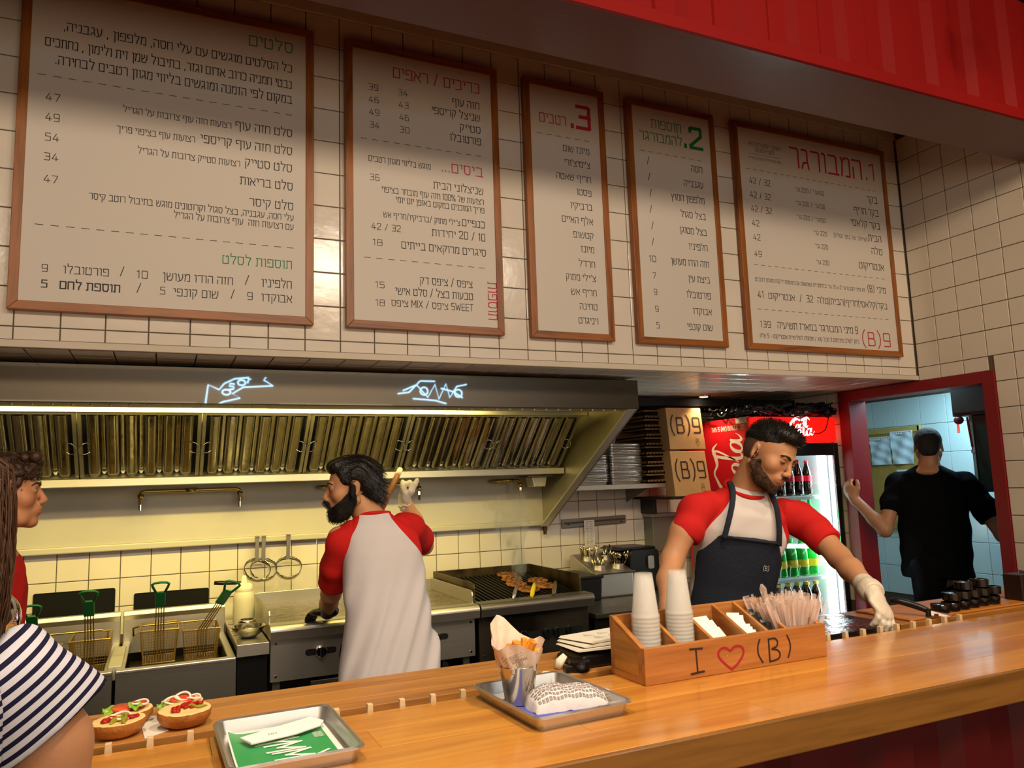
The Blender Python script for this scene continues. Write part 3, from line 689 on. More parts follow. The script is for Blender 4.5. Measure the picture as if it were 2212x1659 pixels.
for i in range(6): ribbon(mb2, [(-2.10+.004*(i % 2), 1.972-i*.009), (-2.03-.006*(i % 3), 1.972-i*.009)], .0008, fr, .0006)
build('maker_label', mb2, mat('label_ink', '#3b2c22', .6), hood)
# baffle filters
Bp = Vector((0, 1.145, 1.578)); Tp = Vector((0, .81, 1.898)); FL = (Tp-Bp).length; ang = math.atan2((Tp-Bp).z, (Tp-Bp).y)
# local frame of a filter: x along the hood, y up the slope, z towards the cook
Fd = (Tp-Bp).normalized(); Fn = Vector((1, 0, 0)).cross(Fd); 
if Fn.z > 0: Fn = -Fn
def baffle_mesh(L, w, depth, seg=8):
    mb = MB(); ys = [0, .004, .010, .018, .028] + [L*.25, L*.5, L*.75, L-.04, L]
    v = []; 
    for y in ys:
        k = math.sqrt(max(.05, 1-(1-y/.028)**2)) if y < .028 else 1
        for i in range(seg+1):
            t = -1+2*i/seg; v.append((t*w/2*k, y, depth*(1-abs(t)**5)**.5*min(1, .3+k)))
    f = [(j*(seg+1)+i, j*(seg+1)+i+1, (j+1)*(seg+1)+i+1, (j+1)*(seg+1)+i) for j in range(len(ys)-1) for i in range(seg)]
    return mesh_from(v, f, None, M_shine, True, 'baffle')
bmesh_f = baffle_mesh(FL-.05, .056, .016); bmesh_b = baffle_mesh(FL-.05, .030, .006)
def ring_mesh():
    mb = MB(); pts = [(.028*math.cos(t), .036*math.sin(t), .012+.012*math.cos(t)) for t in [math.radians(-130+260*i/14) for i in range(15)]]
    mb.tube(pts, .0028, 6); return mesh_from(mb.v, mb.f, None, M_chrome, True, 'handle')
rm = ring_mesh()
seams = [-5.22, -4.672, -4.122, -3.59, -3.042, -2.49, -1.965]
for s0, s1 in zip(seams[:-1], seams[1:]):
    w = s1-s0-.006
    F = bpy.data.objects.new('baffle_filter', None); 
    mb = MB(); mb.box((-w/2, 0, -.03), (w/2, FL, -.026), 1)
    for x0, x1 in ((-w/2, -w/2+.016), (w/2-.016, w/2)): mb.box((x0, 0, -.03), (x1, FL, .006), 0)
    for y0, y1 in ((0, .02), (FL-.02, FL)): mb.box((-w/2, y0, -.03), (w/2, y1, .004), 0)
    me = mesh_from(mb.v, mb.f, mb.m, [M_st, M_blkm], name='baffle_filter'); fixn(me)
    F = bpy.data.objects.new('baffle_filter', me); COL.objects.link(F)
    R3 = Matrix((Vector((1, 0, 0)), Fd, Fn)).transposed()
    if R3.determinant() < 0: R3 = Matrix((Vector((-1, 0, 0)), Fd, Fn)).transposed()
    F.parent = hood; F.matrix_basis = Matrix.Translation(Vector(((s0+s1)/2, 1.145, 1.578))-Vector(hood.location)) @ R3.to_4x4()
    n = 6; pt = (w-.04)/n
    for i in range(n):
        xx = -w/2+.02+pt*(i+.5)
        inst('baffle', bmesh_f, F, (xx, .022, -.012), scale=(random.uniform(.95, 1.05), 1, random.uniform(.85, 1.15)))
        if i < n-1: inst('rear_baffle', bmesh_b, F, (xx+pt/2, .022, -.026))
    for sx in (-1, 1): inst('handle', rm, F, (sx*(w/2-.03), FL*.5, .0), (0, 0, 0 if sx > 0 else PI))
M_light = mat('tube_light', '#fff0b0', .5, emit='#ffe58a', estr=6)
# nozzle pipes under the filters
def nozzle(mb, x, y, z):
    mb.tube([(x, y, z), (x, y, z-.03)], .013, 10); mb.cyl((x, y, z-.03), (x, y, z-.055), .016, n=8, m=1); mb.cyl((x, y, z-.055), (x, y, z-.085), .010, n=10, m=1)
pc = []
for (x0, x1, y, z, both, lab) in ((-4.40, -3.90, 1.3, 1.515, True, 'brass nozzle pipe with a drop at each end, under the filters above the fryers'),
                                  (-3.45, -2.857, 1.3, 1.510, False, 'nozzle pipe that ends in a drop beside the raised gloved hand'), (-2.33, -2.17, 1.3, 1.512, False, 'short nozzle pipe with a drop next to the steel grease cup')):
    t = thing('nozzle_pipe', (x0, y, z), lab, 'pipe', 'nozzle pipes under the hood')
    mb = MB(); pts = [(x0, y, z-.02), (x0+.006, y, z-.006), (x0+.02, y, z)] if both else [(x0, y+.12, z), (x0+.02, y+.03, z), (x0+.04, y, z)]
    pts += [(x0+(x1-x0)*.5, y, z), (x1-.02, y, z), (x1-.006, y, z-.006), (x1, y, z-.02)]
    mb.tube(pts, .011, 10)
    for xx in ((x0, x1) if both else (x1,)): mb.tube([(xx, y, z-.045), (xx, y, z-.015)], .015, 10)
    mb.cyl(((x0+x1)/2-.03, y, z), ((x0+x1)/2+.03, y, z), .014, n=10); mb.tube([((x0+x1)/2, y, z), ((x0+x1)/2, 1.455, z+.005)], .008, 8)
    build('pipe', mb, M_brass, t, smooth=True)
    for xx in ((x0, x1) if both else (x1,)):
        m2 = MB(); m2.cyl((xx, y, z-.045), (xx, y, z-.068), .015, n=6); m2.cyl((xx, y, z-.068), (xx, y, z-.10), .009, n=10); build('nozzle', m2, M_chrome, t, bevel=.001)
t = thing('grease_cup', (-2.06, 1.3, 1.45), 'small steel grease cup hanging under the filter rail at the hood end', 'grease cup')
build('cup', MB().prism([(-2.115, 1.53), (-2.10, 1.465), (-2.02, 1.465), (-2.005, 1.53)], .11, 'y', 1.23), M_st, t, bevel=.005)
build('slide_rail', MB().box((-2.15, 1.22, 1.53), (-1.97, 1.35, 1.539)), M_std, t, bevel=.001)
t = build('pipe_fitting', MB().cyl((-1.935, 1.43, 1.205), (-1.935, 1.43, 1.17), .018, n=6).cyl((-1.935, 1.43, 1.17), (-1.935, 1.43, 1.145), .012, n=10), mat('dark_brass', '#4b3a20', .4, .8))
tag(t, 'small dark drain fitting under the lower corner of the hood side', 'pipe fitting')
# egg rings hanging from the lip of the back panel
def egg_ring(x, lab, tw):
    t = thing('egg_ring', (x, 1.40, 1.045), lab, 'egg ring', 'egg rings hanging from the splash panel')
    tilt = Matrix.Rotation(math.radians(48), 4, 'X'); Mx = Matrix.Translation((x, 1.385, 1.055)) @ Matrix.Rotation(tw, 4, 'Z') @ tilt
    mb = MB().lathe([(.070, -.015), (.0735, -.015), (.0735, .015), (.070, .015), (.070, -.015)], 32, M=Mx); build('ring', mb, M_shine, t, smooth=True)
    mb = MB().prism([(x-.010, 1.10), (x+.010, 1.10), (x+.014, 1.235), (x-.008, 1.235)], .003, 'y', 1.408)
    mb.box((x-.008, 1.402, 1.235), (x+.014, 1.43, 1.243)); build('handle', mb, M_std, t, bevel=.001)
    return t
egg_ring(-3.795, 'steel egg ring hanging behind the middle ring, partly hidden', .15); egg_ring(-3.760, 'steel egg ring in front of another, its rim touching the next ring', 0); egg_ring(-3.622, 'steel egg ring hanging alone, closest to the cook', -.05)
for (x0, x1, z0, z1), lab in zip(OPEN, ('black recessed opening in the tiles behind the fryer with the lone basket', 'black recessed opening in the tiles behind the fryer with two baskets')):
    t = thing('wall_recess', ((x0+x1)/2, 1.47, z0), lab, 'recess')
    build('black_plate', MB().prism(rrect(x0, z0, x1, z1, .008), .003, 'y', 1.472), M_void, t)
    build('rim', MB().tube([(p[0], 1.471, p[1]) for p in rrect(x0, z0, x1, z1, .008)], .0025, 6, closed=True), M_blkm, t)
# ---------------------------------------------------------------- fryers
def fryer(x0, x1, lab):
    t = thing('deep_fryer', ((x0+x1)/2, .95, 0), lab, 'deep fryer', 'deep fryers')
    zf = .752; yb = 1.27
    mb = MB().box((x0, .56, .12), (x1, .575, zf-.012)); build('front_panel', mb, M_std, t, bevel=.002)
    mb = MB().box((x0, .575, .12), (x0+.012, yb, zf-.01)).box((x1-.012, .575, .12), (x1, yb, zf-.01)).box((x0, .575, .12), (x1, yb, .14)); build('body', mb, M_std, t)
    mb = MB().box((x0, .555, zf-.014), (x1, .60, zf)).box((x0, .60, zf-.012), (x0+.035, yb, zf-.001)).box((x1-.035, .60, zf-.012), (x1, yb, zf-.001)); build('rim', mb, M_st, t, bevel=.004)
    mb = MB(); mb.add([(x0+.035, .60, zf-.012), (x1-.035, .60, zf-.012), (x1-.035, .66, zf-.10), (x0+.035, .66, zf-.10)], [(0,1,2,3)])
    mb.add([(x0+.035, .66, zf-.10), (x1-.035, .66, zf-.10), (x1-.035, yb, zf-.10), (x0+.035, yb, zf-.10)], [(0,1,2,3)])
    build('tank', mb, mat('oil_tank', '#2a1f10', .2, .6, var=.3, vscale=8), t)
    build('back_splash', MB().prism([(yb, zf-.06), (yb+.03, zf-.06), (yb+.03, .905), (yb, .905), (yb-.012, .885), (yb, .86)], x1-x0, 'x', x0), M_st, t, bevel=.003)
    rail = [(x0+.06, yb-.02, .795), (x0+.05, yb-.10, .795), (x0+.05, yb-.13, .835), (x0+.08, yb-.14, .845), (x1-.08, yb-.14, .845), (x1-.05, yb-.13, .835), (x1-.05, yb-.10, .795), (x1-.06, yb-.02, .795)]
    build('basket_hanger', MB().tube(rail, .005, 8), M_brass, t, smooth=True)
    for sx in (x0+.05, x1-.05):
        for sy in (.62, 1.2): build('leg', MB().cyl((sx, sy, 0), (sx, sy, .12), .02, n=12), M_chrome, t)
    return t
fryer(-4.462, -3.972, 'stainless deep fryer with two wire baskets, between the other fryer and the griddle')
fryer(-4.96, -4.475, 'stainless deep fryer half hidden by the striped shoulder')
t = build('fryer_joint_cover', MB().prism([(-4.50, .70), (-4.435, .70), (-4.44, .762), (-4.495, .762)], .48, 'y', .62), M_panel, bevel=.004)
tag(t, 'greasy steel joint cover lying between the two fryers', 'joint cover')
M_green = mat('green_plastic', '#0e5a2c', .35); M_wire = mat('fryer_wire', '#a8894a', .35, .9)
def wire_grid(mb, A, B, C, D, nu, nv, r):
    """wires on the quad A B C D (bilinear)"""
    P = lambda u, v: A*(1-u)*(1-v)+B*u*(1-v)+C*u*v+D*(1-u)*v
    for i in range(nu+1): mb.tube([P(i/nu, 0), P(i/nu, 1)], r, 4, caps=False)
    for j in range(nv+1): mb.tube([P(0, j/nv), P(1, j/nv)], r, 4, caps=False)
def fry_basket(x, y, z, lab, lean=0, hand=.27):
    """wire basket with its back edge at y, rim at z"""
    t = thing('fry_basket', (x, y-.1, z-.16), lab, 'fry basket', 'fry baskets on the fryers')
    w, w2, d, h = .084, .070, .26, .155
    T = [Vector((x-w, y, z)), Vector((x+w, y, z)), Vector((x+w, y-d, z)), Vector((x-w, y-d, z))]
    Bm = [Vector((x-w2, y-.02, z-h)), Vector((x+w2, y-.02, z-h)), Vector((x+w2, y-d+.03, z-h)), Vector((x-w2, y-d+.03, z-h))]
    mb = MB(); r = .0011
    for a, b, n in ((0, 1, 14), (1, 2, 18), (2, 3, 14), (3, 0, 18)): wire_grid(mb, T[a], T[b], Bm[b], Bm[a], n, 12, r)
    wire_grid(mb, Bm[0], Bm[1], Bm[2], Bm[3], 12, 16, r); build('wire_mesh', mb, M_wire, t)
    mb = MB().tube([T[0], T[1], T[2], T[3]], .004, 6, closed=True).tube(Bm, .003, 6, closed=True); build('rim_wire', mb, M_wire, t)
    mb = MB()
    hx = x; y0 = y-d
    tip = Vector((hx+lean, y0-.10, z+hand*.55)); base = Vector((hx, y0, z)); low = Vector((hx, y0-.004, z-.13))
    for k in (-1.5, -.5, .5, 1.5):
        dx = Vector((k*.012, 0, 0)); mb.tube([low+dx, base+dx+Vector((0, -.008, 0)), tip+dx*.9], .0025, 6)
    build('handle_rod', mb, M_wire, t, kind='stuff')
    up = (tip-base).normalized(); sd = Vector((1, 0, 0)); sd = (sd-up*sd.dot(up)).normalized(); nn = up.cross(sd)
    R = Matrix((sd, nn, up)).transposed().to_4x4(); Mx = Matrix.Translation(tip) @ R
    mb = MB().box((-.022, -.007, -.03), (.022, .007, .055), M=Mx); build('grip', mb, M_green, t, bevel=.004)
    loop = [(-.018, 0, .05), (-.032, 0, .085), (-.036, 0, .10), (-.026, 0, .108), (0, 0, .111), (.026, 0, .108), (.036, 0, .10), (.032, 0, .085), (.018, 0, .05)]
    build('grip_loop', MB().tube([Mx @ Vector(p) for p in loop], .0058, 8), M_green, t, smooth=True)
    return t
fry_basket(-4.293, 1.13, .855, 'wire fry basket with an upright green handle, in the fryer next to the griddle')
fry_basket(-4.105, 1.13, .840, 'wire fry basket whose green handle leans towards the griddle', .085)
fry_basket(-4.585, 1.13, .840, 'wire fry basket with an upright green handle, in the half hidden fryer')
fry_basket(-4.80, 1.11, .80, 'wire fry basket of which mostly the green handle shows above the striped shoulder')
# ---------------------------------------------------------------- small steel stand between fryer and griddle
t = thing('steel_stand', (-3.90, .95, 0), 'narrow steel stand with round wells, between the fryer and the griddle', 'stand')
build('top', MB().box((-3.968, .58, .785), (-3.825, 1.34, .80)), M_st, t, bevel=.003)
build('front_lip', MB().box((-3.968, .575, .745), (-3.825, .583, .80)), M_st, t, bevel=.002)
build('cabinet', MB().box((-3.962, .62, .1), (-3.83, 1.34, .785)), M_blk, t)
for i, yy in enumerate((.86, .98, 1.10, 1.22)):
    build('well_rim', MB().lathe([(.030, .0), (.042, .003), (.044, 0)], 20, (-3.925, yy, .80)), M_shine, t, smooth=True)
t = thing('steel_bowl', (-3.905, .73, .80), 'stainless mixing bowl standing on the narrow stand', 'bowl')
build('bowl_body', MB().lathe([(.001, .002), (.035, .002), (.060, .022), (.078, .055), (.084, .057), (.079, .052), (.061, .026), (.034, .006), (.001, .006)], 32, (-3.902, .74, .80)), M_shine, t, smooth=True)
t = thing('sauce_tin', (-3.893, .93, .80), 'small round tin with an orange lid behind the steel bowl', 'tin')
build('tin_body', MB().lathe([(.001, 0), (.040, 0), (.042, .05), (.044, .062), (.036, .066), (.034, .05), (.001, .05)], 24, (-3.895, .88, .80)), M_shine, t, smooth=True)
build('lid', MB().lathe([(.042, .038), (.044, .042), (.044, .05), (.042, .052)], 24, (-3.895, .88, .80)), mat('orange_lid', '#c6721f', .4), t)
t = thing('squeeze_bottle', (-3.90, 1.06, .80), 'translucent squeeze bottle with a pointed cap beside the griddle', 'bottle')
build('bottle_body', MB().lathe([(.001, 0), (.052, 0), (.054, .01), (.054, .14), (.050, .17), (.040, .185)], 28, (-3.895, 1.06, .80)), mat('frosted_plastic', '#e8dfc0', .35, trans=.25, spec=.4), t, smooth=True)
build('cap', MB().lathe([(.042, .182), (.044, .185), (.042, .215), (.030, .222), (.014, .226), (.011, .26), (.007, .262), (.001, .262)], 28, (-3.895, 1.06, .80)), mat('cap_plastic', '#e6dcc0', .4), t, smooth=True)
t = build('spatula_handle', MB().cyl((-3.865, 1.25, .801), (-3.865, 1.25, 1.0), .006, n=8).tube([(-4.03, 1.25, 1.015), (-3.99, 1.25, 1.012), (-3.90, 1.25, 1.005), (-3.86, 1.25, 1.0)], [.010, .012, .009, .006], 10), M_blk, smooth=True)
tag(t, 'dark handled tool sticking out behind the squeeze bottle', 'utensil')
# ---------------------------------------------------------------- griddle
def rounded_rail(x0, x1, y0, y1, z0, z1, r):
    prof = [(y1, z0), (y0+r*.3, z0)] + [(y0+r-r*math.sin(math.radians(a)), z1-r+r*math.cos(math.radians(a))) for a in range(90, -1, -15)] + [(y1, z1)]
    return MB().prism(prof, x1-x0, 'x', x0)
def knob(t, x, y, z, m=None, r=.03):
    k = build('knob', MB().cyl((x, y, z), (x, y-.022, z), r, r*.9, 24), m or M_chrome, t, bevel=.003)
    build('grip', MB().box((x-.007, y-.040, z-r*.9), (x+.007, y-.020, z+r*.9)), m or M_chrome, k, bevel=.003); return k
g0, g1 = -3.818, -2.765
t = thing('griddle', ((g0+g1)/2, 1.0, 0), 'wide flat top griddle with steel splash guards, where the cook leans', 'griddle')
build('plate', MB().box((g0+.01, .66, .84), (g1-.01, 1.36, .862)), mat('griddle_plate', '#8d8263', .3, .8, bump=.15, bscale=25, rvar=.12, var=.35, vscale=3), t)
build('back_splash', MB().box((g0, 1.36, .80), (g1, 1.372, .93)), M_st, t, bevel=.002)
for x in (g0, g1-.008): build('side_splash', MB().prism([(.665, .80), (1.372, .80), (1.372, .932), (.69, .932), (.672, .925), (.665, .905)], .008, 'x', x), M_st, t, bevel=.001)
build('front_rail', rounded_rail(g0-.002, g1+.002, .575, .67, .80, .868, .028), M_st, t, bevel=.002)
build('control_panel', MB().box((g0+.005, .64, .60), (g1-.005, .66, .80)), M_st, t, bevel=.002)
build('drip_gap', MB().box((g0+.01, .642, .775), (g1-.01, .66, .80)), M_blkm, t)
build('body', MB().box((g0+.005, .66, .60), (g1-.005, 1.36, .80)), M_std, t)
for x in (-3.576, -2.996):
    build('knob_slot', MB().prism(rrect(x-.075, .703, x+.075, .733, .014), .004, 'y', .637), M_blkm, t)
    knob(t, x, .636, .718)
for x in (g0+.03, g1-.03):
    for z in (.625, .775): build('screw', MB().cyl((x, .64, z), (x, .636, z), .006, n=10), M_chrome, t)
for x in (g0+.02, g1-.06):
    for y in (.68, 1.28): build('leg', MB().box((x, y, 0), (x+.035, y+.035, .6)), M_std, t)
build('undershelf', MB().box((g0+.2, .68, .555), (g1-.3, 1.2, .575)), M_std, t, bevel=.003)
# ---------------------------------------------------------------- chargrill
c0, c1 = -2.752, -2.09
t = thing('chargrill', ((c0+c1)/2, 1.0, 0), 'gas chargrill with black grates and burger patties, beside the griddle', 'grill')
gz = lambda y: .862+(y-.68)*.095
mb = MB().box((c0+.01, .67, .80), (c1-.01, 1.36, .835)); build('drip_pan', mb, M_blkm, t)
bars = MB(); bar = MB().box((-.005, 0, -.018), (.005, .66, 0)); 
me = mesh_from(bar.v, bar.f, None, M_iron, name='grate_bar'); fixn(me)
n = 22
for i in range(n):
    x = c0+.028+(c1-c0-.056)*i/(n-1)
    inst('grate_bar', me, t, (x-t.location.x, .68-t.location.y, gz(.68)), (math.atan(.095), 0, 0))
for y in (.70, .92, 1.14, 1.32): build('cross_bar', MB().box((c0+.015, y, gz(y)-.03), (c1-.015, y+.012, gz(y)-.014)), M_iron, t)
build('back_splash', MB().box((c0, 1.36, .80), (c1, 1.372, .968)), mat('burnt_steel', '#6b5c40', .45, .8, bump=.1, bscale=12, col2='#241a10', vscale=5), t, bevel=.002)
for x in (c0, c1-.008): build('side_splash', MB().prism([(.69, .80), (1.372, .80), (1.372, .968), (.715, .966), (.697, .958), (.69, .94)], .008, 'x', x), _M['burnt_steel'], t, bevel=.001)
build('front_rail', rounded_rail(c0-.002, -2.068, .575, .69, .80, .868, .028), M_std, t, bevel=.002)
build('control_panel', MB().box((c0+.005, .64, .55), (-2.075, .66, .80)), mat('dirty_panel', '#5e5648', .35, .8, bump=.08, bscale=7, col2='#2c241b', vscale=3), t, bevel=.002)
build('body', MB().box((c0+.005, .66, .55), (c1+.02, 1.36, .80)), M_blk, t)
build('control_slot', MB().box((-2.46, .634, .655), (-2.12, .641, .690)), M_blkm, t)
M_kn = mat('dark_knob', '#3a4644', .15, .8)
for x in (-2.495, -2.346, -2.283, -2.205): knob(t, x, .636, .675, M_kn if x > -2.4 else M_blk, .030)
for x in (c0+.03,):
    for z in (.59, .775): build('screw', MB().cyl((x, .64, z), (x, .636, z), .006, n=10), M_chrome, t)
for x in (c0+.02, c1-.05):
    for y in (.68, 1.28): build('leg', MB().box((x, y, 0), (x+.035, y+.035, .55)), M_std, t)
build('undershelf', MB().box((c0+.02, .68, .45), (c1-.02, 1.3, .468)), M_blk, t, bevel=.003)
M_patty = mat('grilled_beef', '#a8703a', .6, bump=1, bscale=60, col2='#5a3216', vscale=40, spec=.4)
def patty(x, y, r, lab, s):
    rg = random.Random(s); mb = MB(); n = 40; prof = []
    ph = [rg.uniform(0, 6.28) for _ in range(4)]
    v = []; f = []
    rings = [(.01, .016), (.45, .017), (.8, .016), (.97, .012), (1.0, .006), (.96, .001), (.01, 0)]
    for rr, z in rings:
        for i in range(n):
            a = 2*PI*i/n; k = 1+.05*math.sin(3*a+ph[0])+.035*math.sin(7*a+ph[1])+.02*math.sin(13*a+ph[2])
            v.append((rr*r*k*math.cos(a), rr*r*k*math.sin(a), z+(.0018*math.sin(9*a+ph[3]+rr*9)+.0012*rg.uniform(-1, 1))*(rr < .9)))
    for k in range(len(rings)-1):
        for i in range(n): j = (i+1) % n; f.append((k*n+i, k*n+j, (k+1)*n+j, (k+1)*n+i))
    z = gz(y)+.001
    mb.add(v, f, 0, Matrix.Translation((x, y, z)) @ Matrix.Rotation(math.atan(.095), 4, 'X'))
    for q in (-.5, 0, .5): mb.box((q*r-.003, -r*.8*math.sqrt(1-q*q), .0165), (q*r+.003, r*.8*math.sqrt(1-q*q), .0180), 1, Matrix.Translation((x, y, z)) @ Matrix.Rotation(math.atan(.095), 4, 'X') @ Matrix.Rotation(.5+s, 4, 'Z'))
    o = build('burger_patty', mb, [M_patty, mat('char_mark', '#3a1c0b', .7)], smooth=True); tag(o, lab, 'burger patty', 'burger patties on the chargrill')
patty(-2.305, 1.25, .066, 'grilled burger patty lying farthest back on the chargrill', 1)
patty(-2.33, 1.115, .066, 'grilled burger patty overlapping the one at the back of the grill', 2)
patty(-2.365, .985, .062, 'grilled burger patty in the middle of the row, under the smoke', 3)
patty(-2.355, .835, .066, 'grilled burger patty closest to the yellow handle', 4)
patty(-2.20, 1.03, .062, 'grilled burger patty at the back of the pair near the side guard', 5)
patty(-2.222, .885, .066, 'grilled burger patty in front of the pair near the side guard', 6)
def grill_tool(x, lab, m, w=.016):
    t = thing('grill_tool', (x, .66, .865), lab, 'spatula', 'tools leaning on the front rail of the chargrill')
    a = Vector((x-.045, .635, .872)); b = Vector((x+.03, .74, .925)); d = b-a
    build('grip', MB().tube([a, a+d*.3, a+d*.7, b], [w*.55, w, w*.9, w*.7], 10, flat=.6), m, t, smooth=True)
    build('blade', MB().tube([b, b+d*.15+Vector((0, .01, -.02)), b+Vector((.02, .06, -.055))], [.004, .004, .010], 6, flat=.4), M_std, t)
grill_tool(-2.50, 'steel grill tool leaning on the chargrill rail, beside the griddle', M_st, .012)
grill_tool(-2.39, 'yellow handled grill tool leaning on the chargrill rail', mat('yellow_plastic', '#d8c01c', .4))
grill_tool(-2.255, 'brown handled grill tool leaning on the chargrill rail, in front of the patties', mat('brown_plastic', '#5a4326', .5))
# ---------------------------------------------------------------- side counter right of the chargrill
t = thing('prep_counter', (-1.2, 1.0, 0), 'low stainless counter between the chargrill and the fridge', 'counter')
build('worktop', MB().box((-2.06, .58, .725), (-.84, 1.47, .75)), mat('counter_steel', '#6f695e', .35, .85, rvar=.1, bscale=5, bump=.05), t, bevel=.003)
build('cabinet', MB().box((-2.05, .62, .1), (-.85, 1.47, .725)), M_blk, t)
for x in (-1.95, -1.50): build('door', MB().box((x, .605, .14), (x+.42, .62, .70)), M_blk, t, bevel=.003)
t = thing('black_container', (-1.89, 1.1, .75), 'black plastic container between the chargrill and the cutlery bin', 'container')
build('body', MB().prism([(-2.005, .75), (-1.775, .75), (-1.765, .885), (-2.012, .885)], .34, 'y', .99), M_blk, t, bevel=.008)
build('lid', MB().box((-2.02, .98, .885), (-1.757, 1.34, .905)), M_blk, t, bevel=.006)
t = thing('cutlery_bin', (-1.62, 1.2, .75), 'sloped stainless bin holding cutlery in round inserts', 'cutlery bin')
z0 = .75
mb = MB().prism([(1.06, z0), (1.40, z0), (1.40, 1.0), (1.36, 1.005), (1.06, .905)], .29, 'x', -1.775); build('bin_body', mb, M_st, t, bevel=.012, seg=3)
build('top_lip', MB().box((-1.78, 1.045, .895), (-1.48, 1.065, .907)), M_shine, t, bevel=.002)
M_ct = mat('cutlery_steel', '#cdbf95', .15, 1)
ci = 0
CL = ['knife handles', 'forks', 'spoons', 'teaspoons']
for ix in range(2):
    for iy in range(2):
        cx, cy = -1.70+ix*.14, 1.14+iy*.14; cz = .905+(cy-1.06)*.33
        c = thing('cutlery_insert', (cx, cy, cz-.03), ['round insert of forks at the front of the cutlery bin, wide side', 'round insert of knives at the back of the cutlery bin, beside the tiles', 'round insert of spoons at the front of the cutlery bin, beside the toaster', 'round insert of small forks at the back of the cutlery bin, by the toaster'][ix*2+iy], 'insert', 'round inserts in the cutlery bin')
        build('cup_wall', MB().lathe([(.048, -.06), (.052, .018), (.056, .02), (.050, .02), (.046, -.058), (.001, -.058)], 24, (cx, cy, cz)), M_shine, c, smooth=True)
        for q in range(9):
            a = q*2.4+ci; rr = .012+.024*((q*7) % 5)/5; px, py = cx+rr*math.cos(a), cy+rr*math.sin(a); L = .085+.03*((q*5) % 4)/4
            tip = Vector((px+(px-cx)*1.2+(.02 if ix else -.0), py+(py-cy)*.6, cz+L*.75)); bs = Vector((px, py, cz-.05)); mb = MB()
            if ix == 1 and iy == 0:
                mb.tube([bs, bs+(tip-bs)*.75], .0025, 6); mb.ell(tip, (.011, .005, .018), 10, 6)
            elif iy == 1 and ix == 0: mb.tube([bs, bs+(tip-bs)*.4, tip, tip+(tip-bs)*.06], [.003, .007, .009, .005], 8, flat=.6)
            else: mb.tube([bs, bs+(tip-bs)*.5, tip], [.002, .0035, .006], 6, flat=.5)
            o = build(['fork', 'knife', 'spoon', 'fork'][ix*2+iy], mb, M_ct, smooth=True)
            tag(o, 'steel '+['fork in the wide front insert of the cutlery bin', 'knife with a pale handle in the back insert of the cutlery bin', 'spoon standing in the insert beside the toaster', 'small fork in the back insert by the toaster'][ix*2+iy], 'cutlery', 'cutlery in the bin, '+['forks in front', 'knives', 'spoons', 'small forks'][ix*2+iy])
        ci += 1
t = thing('toaster', (-1.33, 1.25, .75), 'black toaster with a silver lever panel, behind the cup stacks', 'toaster')
build('body', MB().prism(rrect(-1.47, .75, -1.235, 1.03, .035), .30, 'y', 1.12), M_blk, t, bevel=.01, seg=3)
build('lid', MB().prism([(-1.54, 1.028), (-1.25, 1.028), (-1.25, 1.042), (-1.50, 1.045)], .26, 'y', 1.14), M_blk, t, bevel=.004)
build('lever_plate', MB().prism(rrect(-1.335, .90, -1.288, .985, .012), .008, 'y', 1.108), mat('silver_plastic', '#a9a9a2', .35, .6), t, bevel=.002)
build('power_cord', MB().tube([(-1.24, 1.2, .80), (-1.20, 1.2, .86), (-1.17, 1.25, .90), (-1.18, 1.4, .93), (-1.17, 1.47, .96)], .005, 6), M_blk, t, smooth=True)
t = thing('knife_rack', (-1.53, 1.46, 1.16), 'grey metal magnetic bar screwed to the tiles', 'magnetic bar')
build('bar', MB().prism([(-1.785, 1.175), (-1.27, 1.187), (-1.27, 1.243), (-1.785, 1.235)], .018, 'y', 1.457), M_std, t, bevel=.003)
build('groove', MB().prism([(-1.775, 1.200), (-1.28, 1.211), (-1.28, 1.222), (-1.775, 1.214)], .002, 'y', 1.4555), mat('groove', '#4a4740', .5, .5), t)
for x in (-1.74, -1.31): build('screw', MB().cyl((x, 1.457, 1.20), (x, 1.453, 1.20), .006, n=10), M_blk, t)
t = thing('order_slip', (-1.578, 1.455, 1.02), 'long paper slip with printed lines hanging from the magnetic bar', 'paper slip')
build('sheet', MB().box((-1.620, 1.4500, 1.018), (-1.536, 1.4508, 1.222)), mat('paper', '#d6d0c8', .8), t)
mb = MB(); fr = lambda u, v, d: (u, 1.45-d, v)
for i in range(16):
    for j in range(2): ribbon(mb, [(-1.605+j*.03+.002*(i % 3), 1.21-i*.0115), (-1.583+j*.03-.004*((i*j+i) % 3), 1.21-i*.0115)], .0012 if i % 4 else .0022, fr, .0005)
build('print', mb, mat('faint_ink', '#8d8790', .8), t)
